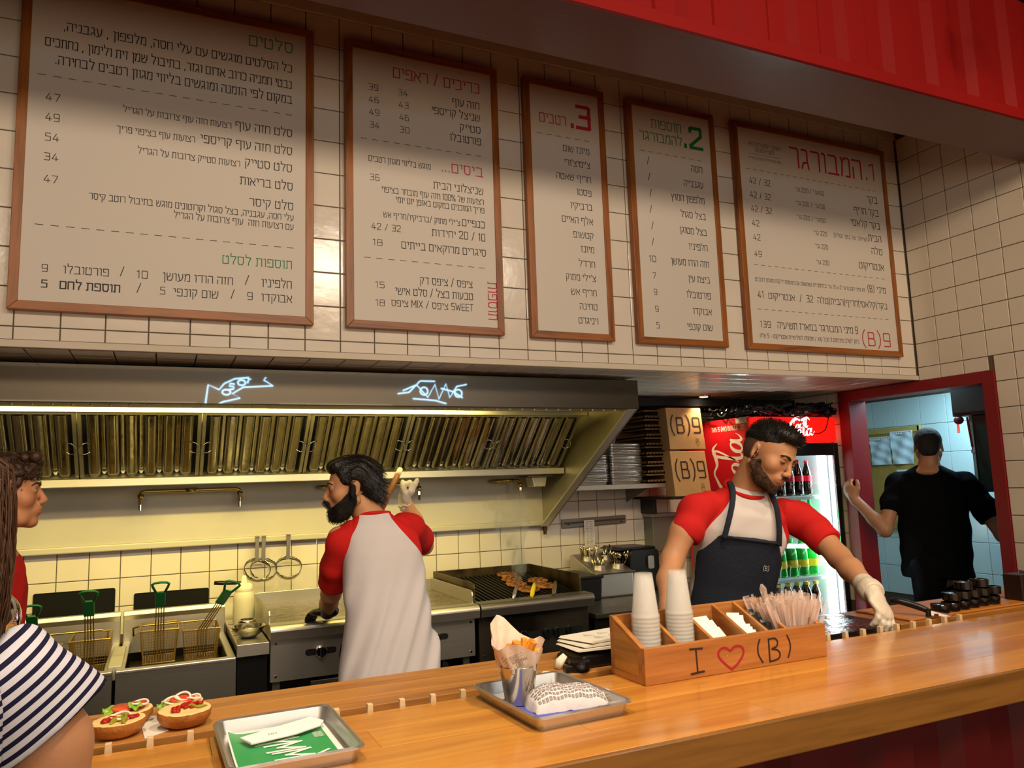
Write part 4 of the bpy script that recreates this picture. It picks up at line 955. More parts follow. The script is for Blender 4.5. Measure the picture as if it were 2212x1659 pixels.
# ---------------------------------------------------------------- wall shelf with tray stacks and boxes
t = thing('wall_shelf', (-1.55, 1.28, 1.43), 'stainless wall shelf carrying two stacks of trays', 'shelf')
build('board', MB().box((-1.93, 1.10, 1.448), (-1.14, 1.474, 1.462)), M_st, t, bevel=.002)
build('front_lip', MB().box((-1.93, 1.092, 1.432), (-1.14, 1.10, 1.464)), M_st, t, bevel=.003)
for x in (-1.85, -1.25): build('bracket', MB().prism([(1.15, 1.448), (1.474, 1.448), (1.474, 1.33)], .006, 'x', x), M_std, t)
M_alu = mat('aluminium_tray', '#cfccc6', .32, .92, bump=.03, bscale=30, rvar=.05)
def tray_mesh(W, D, H, full=True):
    mb = MB(); n = 5
    def loop(w, d, r, z): return [(p[0], p[1], z) for p in rrect(-w/2, -d/2, w/2, d/2, r, n)]
    L = [loop(W, D, .022, H-.003), loop(W, D, .022, H), loop(W-.008, D-.008, .020, H+.0025), loop(W-.018, D-.018, .018, H), loop(W-.032, D-.032, .014, .0025)]
    out = [loop(W-.014, D-.014, .018, H-.003), loop(W-.030, D-.030, .014, 0)]
    v = []; f = []
    def strip(A, B):
        k = len(v); m = len(A); v.extend(A); v.extend(B); f.extend([(k+i, k+(i+1) % m, k+m+(i+1) % m, k+m+i) for i in range(m)])
    for A, B in zip(L[:-1], L[1:]): strip(A, B)
    k = len(v); v.extend(L[-1]); f.append(tuple(range(k, k+len(L[-1]))))
    strip(out[0], out[1]); strip(L[0], out[0]); k = len(v); v.extend(out[1]); f.append(tuple(range(k, k+len(out[1]))))
    me = mesh_from(v, f, None, M_alu, True, 'tray'); fixn(me); return me
tm = tray_mesh(.255, .33, .026)
NUM = 'bottom second third fourth fifth sixth seventh eighth ninth tenth eleventh twelfth'.split()
for (x, n, w) in ((-1.725, 17, 'shorter shelf stack beside the hood'), (-1.455, 24, 'taller shelf stack beside the cartons')):
    for i in range(n):
        o = inst('sheet_tray', tm, None, (x+random.uniform(-.003, .003), 1.285+random.uniform(-.003, .003), 1.4645+i*.0105), (0, 0, random.uniform(-.012, .012)))
        tag(o, ('bottom sheet tray of the ' if i == 0 else 'top sheet tray of the ' if i == n-1 else (NUM[i]+' sheet tray from the bottom of the ' if i < 12 else NUM[n-1-i]+' sheet tray from the top of the '))+w, 'tray', 'trays in the '+w)
M_card = mat('cardboard', '#c09a68', .8, bump=.1, bscale=60, var=.08, vscale=3); M_card2 = mat('cardboard_dark', '#7a5a35', .85, var=.1)
M_logo = mat('logo_ink', '#33241a', .7)
for i in range(8):
    t = thing('flat_carton', (-1.29, 1.26, 1.465+i*.062), 'flat slotted carton in the dark stack on the shelf, '+['bottom of the stack', 'second from the bottom', 'third from the bottom', 'fourth from the bottom', 'fifth from the bottom', 'third from the top', 'second from the top', 'top of the stack'][i], 'carton', 'flat cartons stacked on the wall shelf end')
    z = 1.465+i*.062; x0, x1 = -1.33+.004*(i % 3), -1.17
    mb = MB().box((x0, 1.08, z), (x1, 1.45, z+.008)).box((x0, 1.08, z+.050), (x1, 1.45, z+.060)).box((x0, 1.08, z), (x0+.006, 1.45, z+.022)).box((x0, 1.08, z), (x1, 1.086, z+.022)).box((x1-.006, 1.08, z), (x1, 1.45, z+.06)).box((x0, 1.444, z), (x1, 1.45, z+.06))
    build('shell', mb, M_card2, t)
    mb = MB()
    for j in range(5): mb.box((x0+.02+j*.028, 1.0785, z+.008), (x0+.032+j*.028, 1.081, z+.016))
    build('slot', mb, M_blkm, t, kind='stuff')
def burger_box(x0, x1, yt, yb, z0, z1, lab, small=True, skew=.0):
    t = thing('burger_box', ((x0+x1)/2, 1.05, z0), lab, 'cardboard box', 'printed boxes standing at the shelf end')
    th = .10
    # front face leans: top at yt, bottom at yb
    A = [Vector((x0+.02, yb, z0)), Vector((x1+.02, yb, z0)), Vector((x1-.01, yt, z1)), Vector((x0, yt, z1))]
    mb = MB(); Bk = [p+Vector((0, th, .0)) for p in A]
    mb.add([tuple(p) for p in A+Bk], [(0,1,2,3), (7,6,5,4), (0,4,5,1), (1,5,6,2), (2,6,7,3), (3,7,4,0)]); build('box_body', mb, M_card, t, bevel=.003)
    fr2 = lambda u, v, d: tuple(A[0]*(1-u)*(1-v)+A[1]*u*(1-v)+A[2]*u*v+A[3]*(1-u)*v+Vector((0, -d, 0)))
    S, tw = strokes('(B)9'); mb = MB(); W = .84; sc = W/tw
    for pl in S:
        for a, b in zip(pl[:-1], pl[1:]):
            p = (.08+a[0]*sc, .40+a[1]*.030); q = (.08+b[0]*sc, .40+b[1]*.030); ribbon(mb, [p, q], .018, fr2, .0012)
    build('printed_logo', mb, M_logo, t)
    mb = MB(); ribbon(mb, [(.74, .17), (.84, .17), (.82, .11), (.79, .08), (.76, .11), (.74, .17)], .004, fr2, .0012)
    S, tw = strokes('(B)')
    for pl in S: ribbon(mb, [(.74+p[0]*.0055, .19+p[1]*.006) for p in pl], .003, fr2, .0012)
    build('small_emblem', mb, M_logo, t)
burger_box(-1.205, -.905, 1.0, 1.0, 1.685, 1.968, 'upper cardboard box with printed letters, under the black cables')
burger_box(-1.19, -.888, 1.0, .99, 1.37, 1.672, 'lower cardboard box with printed letters, beside the apron wearer')
t = build('box_bracket', MB().box((-1.20, .98, 1.352), (-.87, 1.474, 1.368)).box((-1.13, 1.3, 1.25), (-1.11, 1.474, 1.352)), M_blk, bevel=.002)
tag(t, 'black bracket shelf under the lower printed box', 'bracket')
t = thing('wall_box', (-.98, 1.44, 1.0), 'grey metal wall box beside the bare arm of the apron wearer', 'wall box')
build('body', MB().box((-1.11, 1.36, .98), (-.86, 1.474, 1.22)), mat('grey_metal', '#77776f', .5, .4), t, bevel=.004)
build('lid', MB().box((-1.12, 1.352, 1.22), (-.85, 1.474, 1.245)), mat('grey_metal_l', '#9c9b93', .5, .3), t, bevel=.004)

# ================================================================ drinks fridge
def smooth_path(P, n=5):
    P = [np.array(p, float) for p in P]; out = []
    for i in range(len(P)-1):
        p0 = P[max(i-1, 0)]; p1 = P[i]; p2 = P[i+1]; p3 = P[min(i+2, len(P)-1)]
        for k in range(n):
            t = k/n; out.append(.5*((2*p1)+(-p0+p2)*t+(2*p0-5*p1+4*p2-p3)*t*t+(-p0+3*p1-3*p2+p3)*t**3))
    return out+[P[-1]]
SCRIPT = []   # (points with width) in units, x height about 1
def _el(cx, cy, rx, ry, a0, a1, w0=.05, w1=.16, sl=.35, n=14):
    P = []
    for i in range(n+1):
        a = math.radians(a0+(a1-a0)*i/n); y = ry*math.sin(a); P.append((cx+rx*math.cos(a)+y*sl, cy+y, w0+(w1-w0)*abs(math.cos(a))))
    return P
def _bigC(x, long):
    P = [(x+2.35, 1.75, .05), (x+2.2, 2.35, .12), (x+1.6, 2.55, .10), (x+.8, 2.1, .16), (x+.25, 1.1, .24), (x+.2, .35, .22), (x+.65, -.05, .14), (x+1.35, .1, .08), (x+1.9, .6, .05)]
    if long: P = [(x+4.9, 2.3, .02), (x+4.4, 2.75, .12), (x+3.6, 2.55, .16), (x+2.9, 2.45, .12), (x+2.2, 2.75, .08)] + P[2:]
    else: P = [(x+1.2, 1.2, .03), (x+1.5, 1.9, .06), (x+2.2, 2.2, .07), (x+2.0, 2.6, .08)] + P[2:]
    return P
SCRIPT.append(_bigC(0, False))
SCRIPT.append([(.3, .1, .12), (-.2, -.6, .14), (.5, -1.0, .12), (1.8, -.75, .16), (3.2, -.85, .12), (4.6, -.6, .03)])
SCRIPT.append(_el(2.35, .5, .42, .52, 0, 360)); SCRIPT.append(_el(3.55, .5, .42, .52, 50, 310)); SCRIPT.append(_el(4.65, .5, .42, .52, 0, 360))
SCRIPT.append([(5.3, 1.05, .1), (5.15, .4, .13), (5.3, .0, .12), (5.6, .15, .05), (5.75, .45, .03)])
SCRIPT.append([(5.8, .55, .09), (6.5, .65, .09)])
SCRIPT.append(_bigC(6.5, True))
SCRIPT.append(_el(8.95, .5, .42, .52, 0, 360)); SCRIPT.append([(9.6, .35, .04), (10.1, 1.2, .07), (10.7, 2.4, .1), (10.45, 2.75, .1), (10.15, 2.2, .13), (9.95, .8, .16), (10.0, .1, .14), (10.35, .1, .06), (10.6, .5, .03)])
SCRIPT.append(_el(11.0, .5, .42, .52, 0, 360)); SCRIPT.append([(11.65, 1.05, .1), (11.5, .4, .13), (11.6, .0, .12), (11.95, .15, .05), (12.2, .5, .02)])
def script_mesh(mb, fr, u0, v0, s, m=0, thick=.0008, part=None):
    for P in (SCRIPT if part is None else [SCRIPT[0]]+SCRIPT[2:6] if part == 0 else SCRIPT[7:]):
        Q = smooth_path(P); v = []; thick += 4e-5
        for i, p in enumerate(Q):
            a = Q[max(i-1, 0)]; b = Q[min(i+1, len(Q)-1)]; d = (b-a)[:2]; L = np.hypot(*d) or 1; nx, ny = -d[1]/L, d[0]/L; w = p[2]
            v += [fr(u0+(p[0]+nx*w)*s, v0+(p[1]+ny*w)*s, thick), fr(u0+(p[0]-nx*w)*s, v0+(p[1]-ny*w)*s, thick)]
        mb.add(v, [(2*i, 2*i+1, 2*i+3, 2*i+2) for i in range(len(Q)-1)], m)
X0, X1, YF, YB, FT = -.765, -.008, .70, 1.40, 1.885
M_fred = mat('fridge_red', '#c81a24', .35, coat=.2); M_inner = mat('fridge_inner', '#dfe9ea', .4); M_whitep = mat('print_white', '#e8dccb', .5)
fg = thing('drinks_fridge', ((X0+X1)/2, .98, 0), 'tall red and black drinks fridge with a lit header sign and glass door', 'fridge')
build('side_wall', MB().box((X0, YF, .05), (X0+.03, YB, FT)), M_fred, fg, bevel=.003)
build('side_wall', MB().box((X1-.03, YF, .05), (X1, YB, FT)), M_blk, fg, bevel=.003)
build('back_wall', MB().box((X0+.03, YB-.03, .05), (X1-.03, YB, FT)), M_inner, fg)
build('top', MB().box((X0+.03, YF+.02, FT-.02), (X1-.03, YB-.03, FT)), M_blk, fg); build('base', MB().box((X0+.03, YF, .05), (X1-.03, YB-.03, .30)), M_blk, fg)
build('liner', MB().box((X0+.03, YF+.05, .30), (X0+.045, YB-.03, 1.66)).box((X1-.045, YF+.05, .30), (X1-.03, YB-.03, 1.66)).box((X0+.045, YF+.05, 1.645), (X1-.045, YB-.03, 1.66)).box((X0+.045, YF+.05, .30), (X1-.045, YB-.03, .315)), M_inner, fg)
build('light_strip', MB().box((X1-.115, YF+.03, .36), (X1-.048, YF+.06, 1.62)), mat('fridge_led', '#f4fdff', .4, emit='#e6fbff', estr=50), fg, bevel=.004)
build('light_strip', MB().box((X0+.048, YF+.03, .36), (X0+.07, YF+.06, 1.62)), mat('fridge_led2', '#f4fdff', .4, emit='#e6fbff', estr=5), fg, bevel=.004)
mb = MB().box((X0, YF-.035, .30), (X0+.045, YF-.002, 1.70)).box((X1-.045, YF-.035, .30), (X1, YF-.002, 1.70)).box((X0+.045, YF-.035, 1.615), (X1-.045, YF-.002, 1.70)).box((X0+.045, YF-.035, .30), (X1-.045, YF-.002, .36))
build('door_frame', mb, M_blk, fg, bevel=.004)
build('door_edge', MB().box((X1-.052, YF-.038, .36), (X1-.045, YF-.034, 1.615)).box((X0+.045, YF-.038, .36), (X0+.052, YF-.034, 1.615)), M_chrome, fg)
build('door_glass', MB().box((X0+.045, YF-.022, .36), (X1-.045, YF-.018, 1.615)), mat('fridge_glass', '#ffffff', .02, trans=1, ior=1.1, spec=.3), fg)
build('door_handle', MB().tube([(X0+.02, YF-.036, .9), (X0+.02, YF-.07, .93), (X0+.02, YF-.07, 1.27), (X0+.02, YF-.036, 1.30)], .011, 10), M_blk, fg, smooth=True)
build('header_sign', MB().prism(rrect(X0+.012, 1.705, X1-.012, FT-.005, .02), .05, 'y', YF-.04), mat('sign_red', '#d2141c', .35, emit='#ff1408', estr=1.3), fg, bevel=.006)
mb = MB(); fr = lambda u, v, d: (u, YF-.0405-d, v+.10*(u+.38)); script_mesh(mb, fr, -.44, 1.800, .028, part=0); script_mesh(mb, fr, -.475-6.5*.044, 1.745, .044, part=1); build('header_lettering', mb, mat('sign_white', '#ffffff', .4, emit='#fff0dc', estr=7), fg)
frs = lambda u, v, d: (X0-d, u, v)
# the script climbs the side panel: text direction is up, letters lean towards the back
mb = MB(); fr2 = lambda u, v, d: (X0-d, .775+v, .86+u*.70); script_mesh(mb, fr2, .0, .0, .108, thick=.0012); build('side_lettering', mb, M_whitep, fg)
mb = MB(); fr3 = lambda u, v, d: (X0-d, 1.075-u, v)
write(mb, 'THIS IS (MY) BURGER', .0, 1.805, .27, .024, 1.5, frame=fr3, anchor='l'); write(mb, '(B)', .30, 1.807, .035, .020, 1.4, frame=fr3, anchor='l'); build('slogan', mb, M_whitep, fg)
build('sticker', MB().box((X0-.0012, .715, 1.845), (X0-.0004, .82, 1.88)), M_whitep, fg)
mb = MB(); fr4 = lambda u, v, d: (X0-.0012-d, .815-u, v)
for i in range(5): ribbon(mb, [(.03, 1.875-i*.006), (.095-.006*(i % 2), 1.875-i*.006)], .001, fr4, .0004)
build('sticker_print', mb, M_ink['k'], fg)
M_wirew = mat('white_wire', '#e4eeee', .4)
shelves = [.535, .80, 1.095, 1.345]
for z in shelves:
    mb = MB()
    for i in range(15): x = X0+.06+i*(X1-X0-.12)/14; mb.tube([(x, YF+.08, z-.004), (x, YB-.05, z-.004)], .0022, 5)
    mb.tube([(X0+.05, YF+.075, z-.004), (X1-.05, YF+.075, z-.004)], .004, 6).tube([(X0+.05, YB-.05, z-.004), (X1-.05, YB-.05, z-.004)], .004, 6)
    mb.box((X0+.05, YF+.066, z-.028), (X1-.05, YF+.070, z-.008))
    s = build('wire_shelf', mb, M_wirew, fg)
    for i in range(8):
        x = X0+.085+i*.083; build('divider_wire', MB().tube([(x, YF+.075, z), (x, YF+.07, z+.05), (x+.012, YF+.072, z+.075), (x+.012, YF+.10, z+.08), (x+.012, YB-.1, z+.05)], .0025, 5), M_wirew, s, smooth=True)
M_cola = mat('cola_liquid', '#1a0a06', .12, spec=.6); M_label = mat('label_red', '#c9283a', .5); M_capr = mat('cap_red', '#c01c28', .4)
M_gglass = mat('green_bottle', '#1fae3e', .12, trans=.35, spec=.6); M_gl = mat('label_green', '#2f8f3a', .5); M_ylab = mat('label_yellow', '#d8c22c', .5); M_capy = mat('cap_yellow', '#e0b23a', .45)
def bottle(name, prof, capr, body, cap, lab, labz=None, r=.033):
    t = thing(name, (0, 0, 0)); h = prof[-1][1]
    build('bottle_body', MB().lathe(prof, 20), body, t, smooth=True, local=True)
    build('cap', MB().lathe([(capr, h-.004), (capr, h+.014), (.001, h+.015)], 14), cap, t, local=True)
    if lab: build('label_band', MB().lathe([(r+.0006, labz[0]), (r+.0006, labz[1])], 20), lab, t, smooth=True, local=True)
    return t
pc_ = [(.001, 0), (.028, 0), (.033, .012), (.031, .05), (.033, .085), (.033, .125), (.029, .165), (.016, .205), (.013, .225)]
pg_ = [(.001, 0), (.027, 0), (.029, .01), (.029, .12), (.024, .15), (.013, .19), (.012, .225)]
pb_ = [(.001, 0), (.038, 0), (.043, .015), (.040, .06), (.042, .10), (.040, .14), (.038, .175), (.020, .215), (.014, .23)]
py_ = [(.001, 0), (.030, 0), (.034, .01), (.034, .07), (.026, .10), (.034, .135), (.026, .17), (.014, .192), (.013, .205)]
protos = {'c': (bottle('cola_bottle', pc_, .015, M_cola, M_capr, M_label, (.095, .135), .0335), 'bottle', 'red labelled cola bottle, upper shelf'),
          'g': (bottle('green_bottle', pg_, .013, M_gglass, M_gl, None), 'bottle', 'slim green bottle, second shelf'),
          'b': (bottle('soda_bottle', pb_, .016, M_gglass, M_gl, M_ylab, (.06, .11), .0425), 'bottle', 'green soda bottle, third shelf'),
          'y': (bottle('juice_bottle', py_, .019, M_cola, M_capy, None), 'bottle', 'yellow capped dark bottle, bottom shelf')}
used = set()
COLS = ['beside the fridge door handle', 'second from the door handle', 'third from the door handle', 'fourth from the door handle', 'fifth from the door handle', 'sixth from the door handle', 'seventh from the door handle', 'closest to the bright light strip']
for kind, z in (('c', 1.345), ('g', 1.095), ('b', .80), ('y', .535)):
    proto, cat, lab = protos[kind]
    for row in range(2):
        for i in range(6 if kind == 'b' else 7):
            x = X0+.115+i*(.098 if kind == 'b' else .083)
            if x > X1-.12: continue
            o = proto if kind not in used else copy_tree(proto); used.add(kind)
            o.location = (x, YF+.13+row*.095, z+.001); tag(o, lab+(', front row, ' if row == 0 else ', back row, ')+COLS[i], cat, {'c': 'cola bottles on the upper fridge shelf', 'g': 'slim green bottles in the fridge', 'b': 'soda bottles on the third fridge shelf', 'y': 'yellow capped bottles in the fridge'}[kind])
lamp('AREA', 'fridge_led', (X1-.07, YF+.10, 1.0), 42, (.82, .97, 1), 1.2, (X1-.5, YF+.45, 1.0), size_y=.03)
# tangle of black plastic and cables heaped on the fridge and along the wall
t = thing('cable_tangle', (-.6, .85, FT), 'black tangle of cables and plastic heaped on top of the fridge', 'cables')
rg = random.Random(5)
for k in range(52):
    x = rg.uniform(-.85, -.05); y = rg.uniform(.66, 1.0); z = rg.uniform(1.90, 1.97); P = []
    a = rg.uniform(0, 6.28); r = rg.uniform(.03, .09)
    for j in range(12):
        a += rg.uniform(.3, 1.1); P.append((min(-.02, x+r*math.cos(a)+rg.uniform(-.03, .03)+j*.006), max(.63, y+r*math.sin(a)+rg.uniform(-.02, .02)), min(1.978, max(1.898, z+rg.uniform(-.035, .035)))))
    P = [tuple(p) for p in smooth_path(P, 4)]; build('cable', MB().tube(P, rg.choice([.004, .006, .009]), 6), M_blkm, t, smooth=True)
P = smooth_path([(-.33, .64, 1.90), (-.36, .645, 1.86), (-.32, .645, 1.80), (-.25, .645, 1.765), (-.18, .645, 1.77), (-.13, .645, 1.80), (-.10, .64, 1.88)], 6)
build('hanging_cable', MB().tube([tuple(p) for p in P], .0035, 6), M_blk, t, smooth=True)
for (cx, cy, cz, sx, sy, sz) in ((-.24, .74, 1.93, .15, .12, .05), (-.55, .80, 1.93, .18, .13, .042), (-.09, .70, 1.915, .06, .07, .045)):
    mb = MB().ell((0, 0, 0), (1, 1, 1), 28, 16); V = []
    for p in mb.v:
        k = 1+.18*math.sin(7*p[0]+9*p[2])*math.cos(8*p[1])+.10*math.sin(17*p[0]-13*p[1]); V.append((cx+p[0]*sx*k, cy+p[1]*sy*k, cz+p[2]*sz*k))
    mb.v = V; build('black_bag', mb, mat('black_plastic', '#0b0b0c', .22, bump=.8, bscale=60), t, smooth=True)
for i in range(26):
    x = rg.uniform(-1.02, -.75); y = rg.uniform(.62, .9); z = 1.895+rg.uniform(0, .05); s = rg.uniform(.008, .02); a = rg.uniform(0, 6)
    build('foil_scrap', MB().add([(x, y, z), (x+s*math.cos(a), y+s*math.sin(a), z+.004), (x+s*.6, y+.003, z+s)], [(0, 1, 2)]), mat('foil', '#9c9c98', .3, .6), t)
# added black board, standing for the unlit gap above the fridge and cartons
t = build('gap_shade_board', MB().box((-1.40, 1.02, 1.985), (-.02, 1.47, 2.04)), M_blkm, bevel=.004); tag(t, 'added black board under the tiled soffit, in place of shade above cartons and fridge', 'shelf')
t = thing('ceiling_spot', (-.907, 1.007, 2.03), 'small lit round downlight in the tiled soffit', 'downlight')
build('ring', MB().lathe([(.030, -.012), (.044, -.008), (.046, .0), (.030, .002)], 28, (-.907, .96, 2.052)), M_chrome, t, smooth=True)
build('lens', MB().lathe([(.001, -.010), (.030, -.010)], 28, (-.907, .96, 2.052)), mat('lamp_lens', '#fff3da', .4, emit='#fff0d0', estr=30), t)
# ================================================================ hallway contents
M_cork = mat('cork_board', '#a98f45', .8, var=.15, vscale=20)
t = thing('notice_board', (HX-.02, 1.25, 1.0), 'ochre notice board with plastic sleeves on the hallway tiles', 'notice board')
build('board', MB().box((HX-.022, .93, 1.02), (HX-.004, 1.62, 1.845)), M_cork, t, bevel=.003)
for lo, hi in (((HX-.03, .93, 1.80), (HX-.022, 1.62, 1.845)), ((HX-.03, .925, 1.0), (HX-.004, .945, 1.85))): build('frame_strip', MB().box(lo, hi), mat('board_frame', '#bba65c', .6), t)
M_sleeve = mat('plastic_sleeve', '#cfe3ec', .15, bump=1, bscale=14, coat=.5)
for i, (ya, yb_, zt) in enumerate(((1.20, 1.40, 1.765), (.99, 1.195, 1.80))):
    s = thing('plastic_sleeve', (HX-.04, (ya+yb_)/2, 1.5), ['crinkled plastic sleeve on the notice board, closer to the red jamb', 'crinkled plastic sleeve on the notice board, beside the dark haired head'][i], 'plastic sleeve', 'plastic sleeves on the notice board')
    n = 14; v = []; 
    for a in range(n+1):
        for b in range(n+1): u, w = a/n, b/n; v.append((HX-.034-.006*math.sin(9*u+5*w+i)-.004*math.sin(17*w-8*u), ya+(yb_-ya)*u, 1.545+(zt-1.545-.02*(u if i == 0 else -0))*w))
    mb = MB().add(v, [(a*(n+1)+b, a*(n+1)+b+1, (a+1)*(n+1)+b+1, (a+1)*(n+1)+b) for a in range(n) for b in range(n)]); build('sheet', mb, M_sleeve, s, smooth=True)
    mb = MB().box((HX-.037, ya, zt-.015), (HX-.030, yb_, zt+.012)); build('punched_edge', mb, mat('sleeve_edge', '#e3eef2', .4), s)
    mb = MB()
    for j in range(8): mb.cyl((HX-.0375, ya+.02+j*.022, zt), (HX-.037, ya+.02+j*.022, zt), .004, n=8)
    build('hole_row', mb, M_blk, s, kind='stuff')
t = build('note_sheet', MB().box((HX-.026, .93, 1.25), (HX-.0235, 1.17, 1.50)), mat('note_paper', '#dfe8ee', .8)); tag(t, 'white paper sheet on the notice board behind the shoulder in black', 'paper')
M_cab = mat('hall_cabinet', '#2b221c', .5, var=.2)
t = thing('hall_cabinet', (.62, .03, 1.84), 'dark brown wall cabinet high in the hallway', 'cabinet')
build('body', MB().box((.52, -.30, 1.84), (.95, .17, 2.19)), M_cab, t, bevel=.004); build('door_panel', MB().box((.51, -.29, 1.86), (.52, .16, 2.17)), M_cab, t, bevel=.003)
t = thing('dark_partition', (.45, -.2, 1.33), 'tall dark panel under the hallway cabinet', 'panel')
build('body', MB().box((.55, -.46, 1.34), (.80, .055, 1.838)), mat('hall_panel_m', '#2e3226', .5, var=.15), t, bevel=.003); build('edge_strip', MB().box((.545, .055, 1.34), (.62, .075, 1.838)), mat('pale_edge', '#9fb5a6', .5), t)
M_redp = mat('red_plastic', '#b3162a', .4)
t = thing('red_lanyard', (.52, .08, 1.6), 'red strap with keys hanging under the hallway cabinet', 'strap')
build('clip', MB().ell((.53, .135, 1.815), (.02, .035, .028), 12, 8), mat('dark_red', '#6a1420', .4), t, smooth=True)
build('strap', MB().tube([(.53, .075, 1.83), (.53, .07, 1.75), (.53, .06, 1.63)], .007, 8, flat=.3), M_redp, t)
build('hook', MB().tube([(.53, .06, 1.63), (.53, .07, 1.60), (.53, .055, 1.585), (.53, .045, 1.60)], .0035, 6), M_redp, t, smooth=True)
build('key', MB().box((.525, .135, 1.73), (.53, .15, 1.80)), M_chrome, t)
t = thing('hall_rack', (.7, -.25, 0), 'dark metal rack with boxes at the end of the hallway', 'rack')
for x in (.5, .95):
    for y in (-.45, -.12): build('post', MB().box((x-.012, y-.012, 0), (x+.012, y+.012, 1.18)), M_std, t)
for z in (.5, .78, 1.15): build('rack_shelf', MB().box((.48, -.47, z), (.97, -.10, z+.02)), M_std, t, bevel=.002)
for i, (y, z, w, h, c) in enumerate(((-.30, .80, .12, .20, '#1c2a2a'), (-.42, .80, .08, .14, '#3b4a48'), (-.28, .52, .14, .16, '#24384a'), (-.30, 1.17, .10, .12, '#4c6464'))):
    t = thing('storage_tub', (.62, y, z), ['dark tub on the middle shelf of the hallway rack', 'grey tub beside the dark tub on the hallway rack', 'blue tub on the lower shelf of the hallway rack', 'pale tub on top of the hallway rack'][i], 'tub', 'tubs on the hallway rack')
    build('tub_body', MB().box((.52, y-.06, z), (.80, y-.06+w, z+h)), mat('tub%d' % i, c, .3), t, bevel=.008); build('lid', MB().box((.515, y-.065, z+h), (.805, y-.055+w, z+h+.012)), M_blk, t, bevel=.003)

# ================================================================ counters and everything on them
M_oak = wood('counter_wood', '#d4923c', '#b36f28', 0, 5, .30, .5)
M_oakf = wood('counter_edge_wood_shaded', '#8a5c26', '#5e3c16', 0, 6, .35, .15, knots=True)  # darker than the top: shade on the front edge put into the wood colour
t = thing('service_counter', (-3.2, -1.73, 0), 'long polished wooden service counter top over a dark red front', 'counter')
pl_ = [-1.972, -1.852, -1.732, -1.612, -1.490]; pw = [M_oak, wood('counter_wood_b', '#cc8835', '#a86524', 0, 5, .30, .5)]
for i, (a, b) in enumerate(zip(pl_[:-1], pl_[1:])):
    xx = [-6.39, -4.7+.5*(i % 2), -3.1-.4*(i % 3), -1.6+.35*(i % 2), -.003]
    for j in range(4): build('stave', MB().box((xx[j]+.0003, a+.0003, .93), (xx[j+1]-.0003, b-.0003, 1.0)), pw[(i+j) % 2], t, bevel=.0012)
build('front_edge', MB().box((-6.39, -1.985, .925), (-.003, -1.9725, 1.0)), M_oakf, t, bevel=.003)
mb = MB(); P_ = []; x = -6.39
while x < 0: P_ += [(x, -1.90), (x+.10, -1.90), (x+.14, -1.86), (x+.24, -1.86)]; x += .28
P_ = [(min(px, -.003), py) for px, py in P_]; n = len(P_)
mb.add([(px, py, 0) for px, py in P_]+[(px, py, .93) for px, py in P_], [(i, i+1, n+i+1, n+i) for i in range(n-1)])
build('front_panel', mb, mat('dark_red_paint', '#52090a', .45), t)
build('support_wall', MB().box((-6.39, -1.84, 0), (-.003, -1.50, .93)), M_blkm, t)
for x in [-4.385+i*.0755 for i in range(0, 11)] + [-2.52+i*.0752 for i in range(0, 10)]:
    build('divider_peg', MB().prism([(x-.009, .955), (x+.009, .955), (x+.006, 1.012), (x-.006, 1.012)], .014, 'y', -1.470), mat('peg_wood', '#d9b98c', .6), t, bevel=.001)
M_prep = wood('prep_wood', '#b57a38', '#7f4e20', 0, 7, .42, .05)
t = thing('prep_board', (-3.5, -1.3, .9), 'dark stained wooden prep board behind the service counter', 'prep board')
for i, (a, b) in enumerate(((-1.428, -1.345), (-1.345, -1.26), (-1.26, -1.165))):
    build('stave', MB().box((-6.39, a+.0004, .945), (-2.50, b-.0004, .998)), M_prep, t, bevel=.002); build('stave', MB().box((-2.08, a+.0004, .945), (-.003, b-.0004, .998)), M_prep, t, bevel=.002)
build('cabinet', MB().box((-6.39, -1.42, 0), (-.003, -1.18, .945)), M_std, t)
t = thing('steel_inset', (-2.3, -1.3, .95), 'wet looking dark steel surface set between the prep boards, catching the fridge light', 'steel surface')
build('plate', MB().box((-2.497, -1.425, .985), (-2.083, -1.17, .998)), mat('wet_steel', '#4d4a47', .12, .9, bump=.5, bscale=22, rvar=.08), t, bevel=.003)
build('frame_edge', MB().box((-2.499, -1.428, .945), (-2.081, -1.420, .985)), mat('dark_brown', '#3a1c10', .5), t)
# kitchen side lower shelf and return board by the door
M_wb = wood('return_wood', '#c27a30', '#9c5a20', 0, 6, .35, .15)
t = thing('cutting_board', (-1.6, -1.25, .998), 'thick wooden board lying on the prep board, under the knife', 'cutting board')
build('board', MB().box((-2.02, -1.415, .9985), (-1.0, -1.19, 1.006)), M_wb, t, bevel=.003)
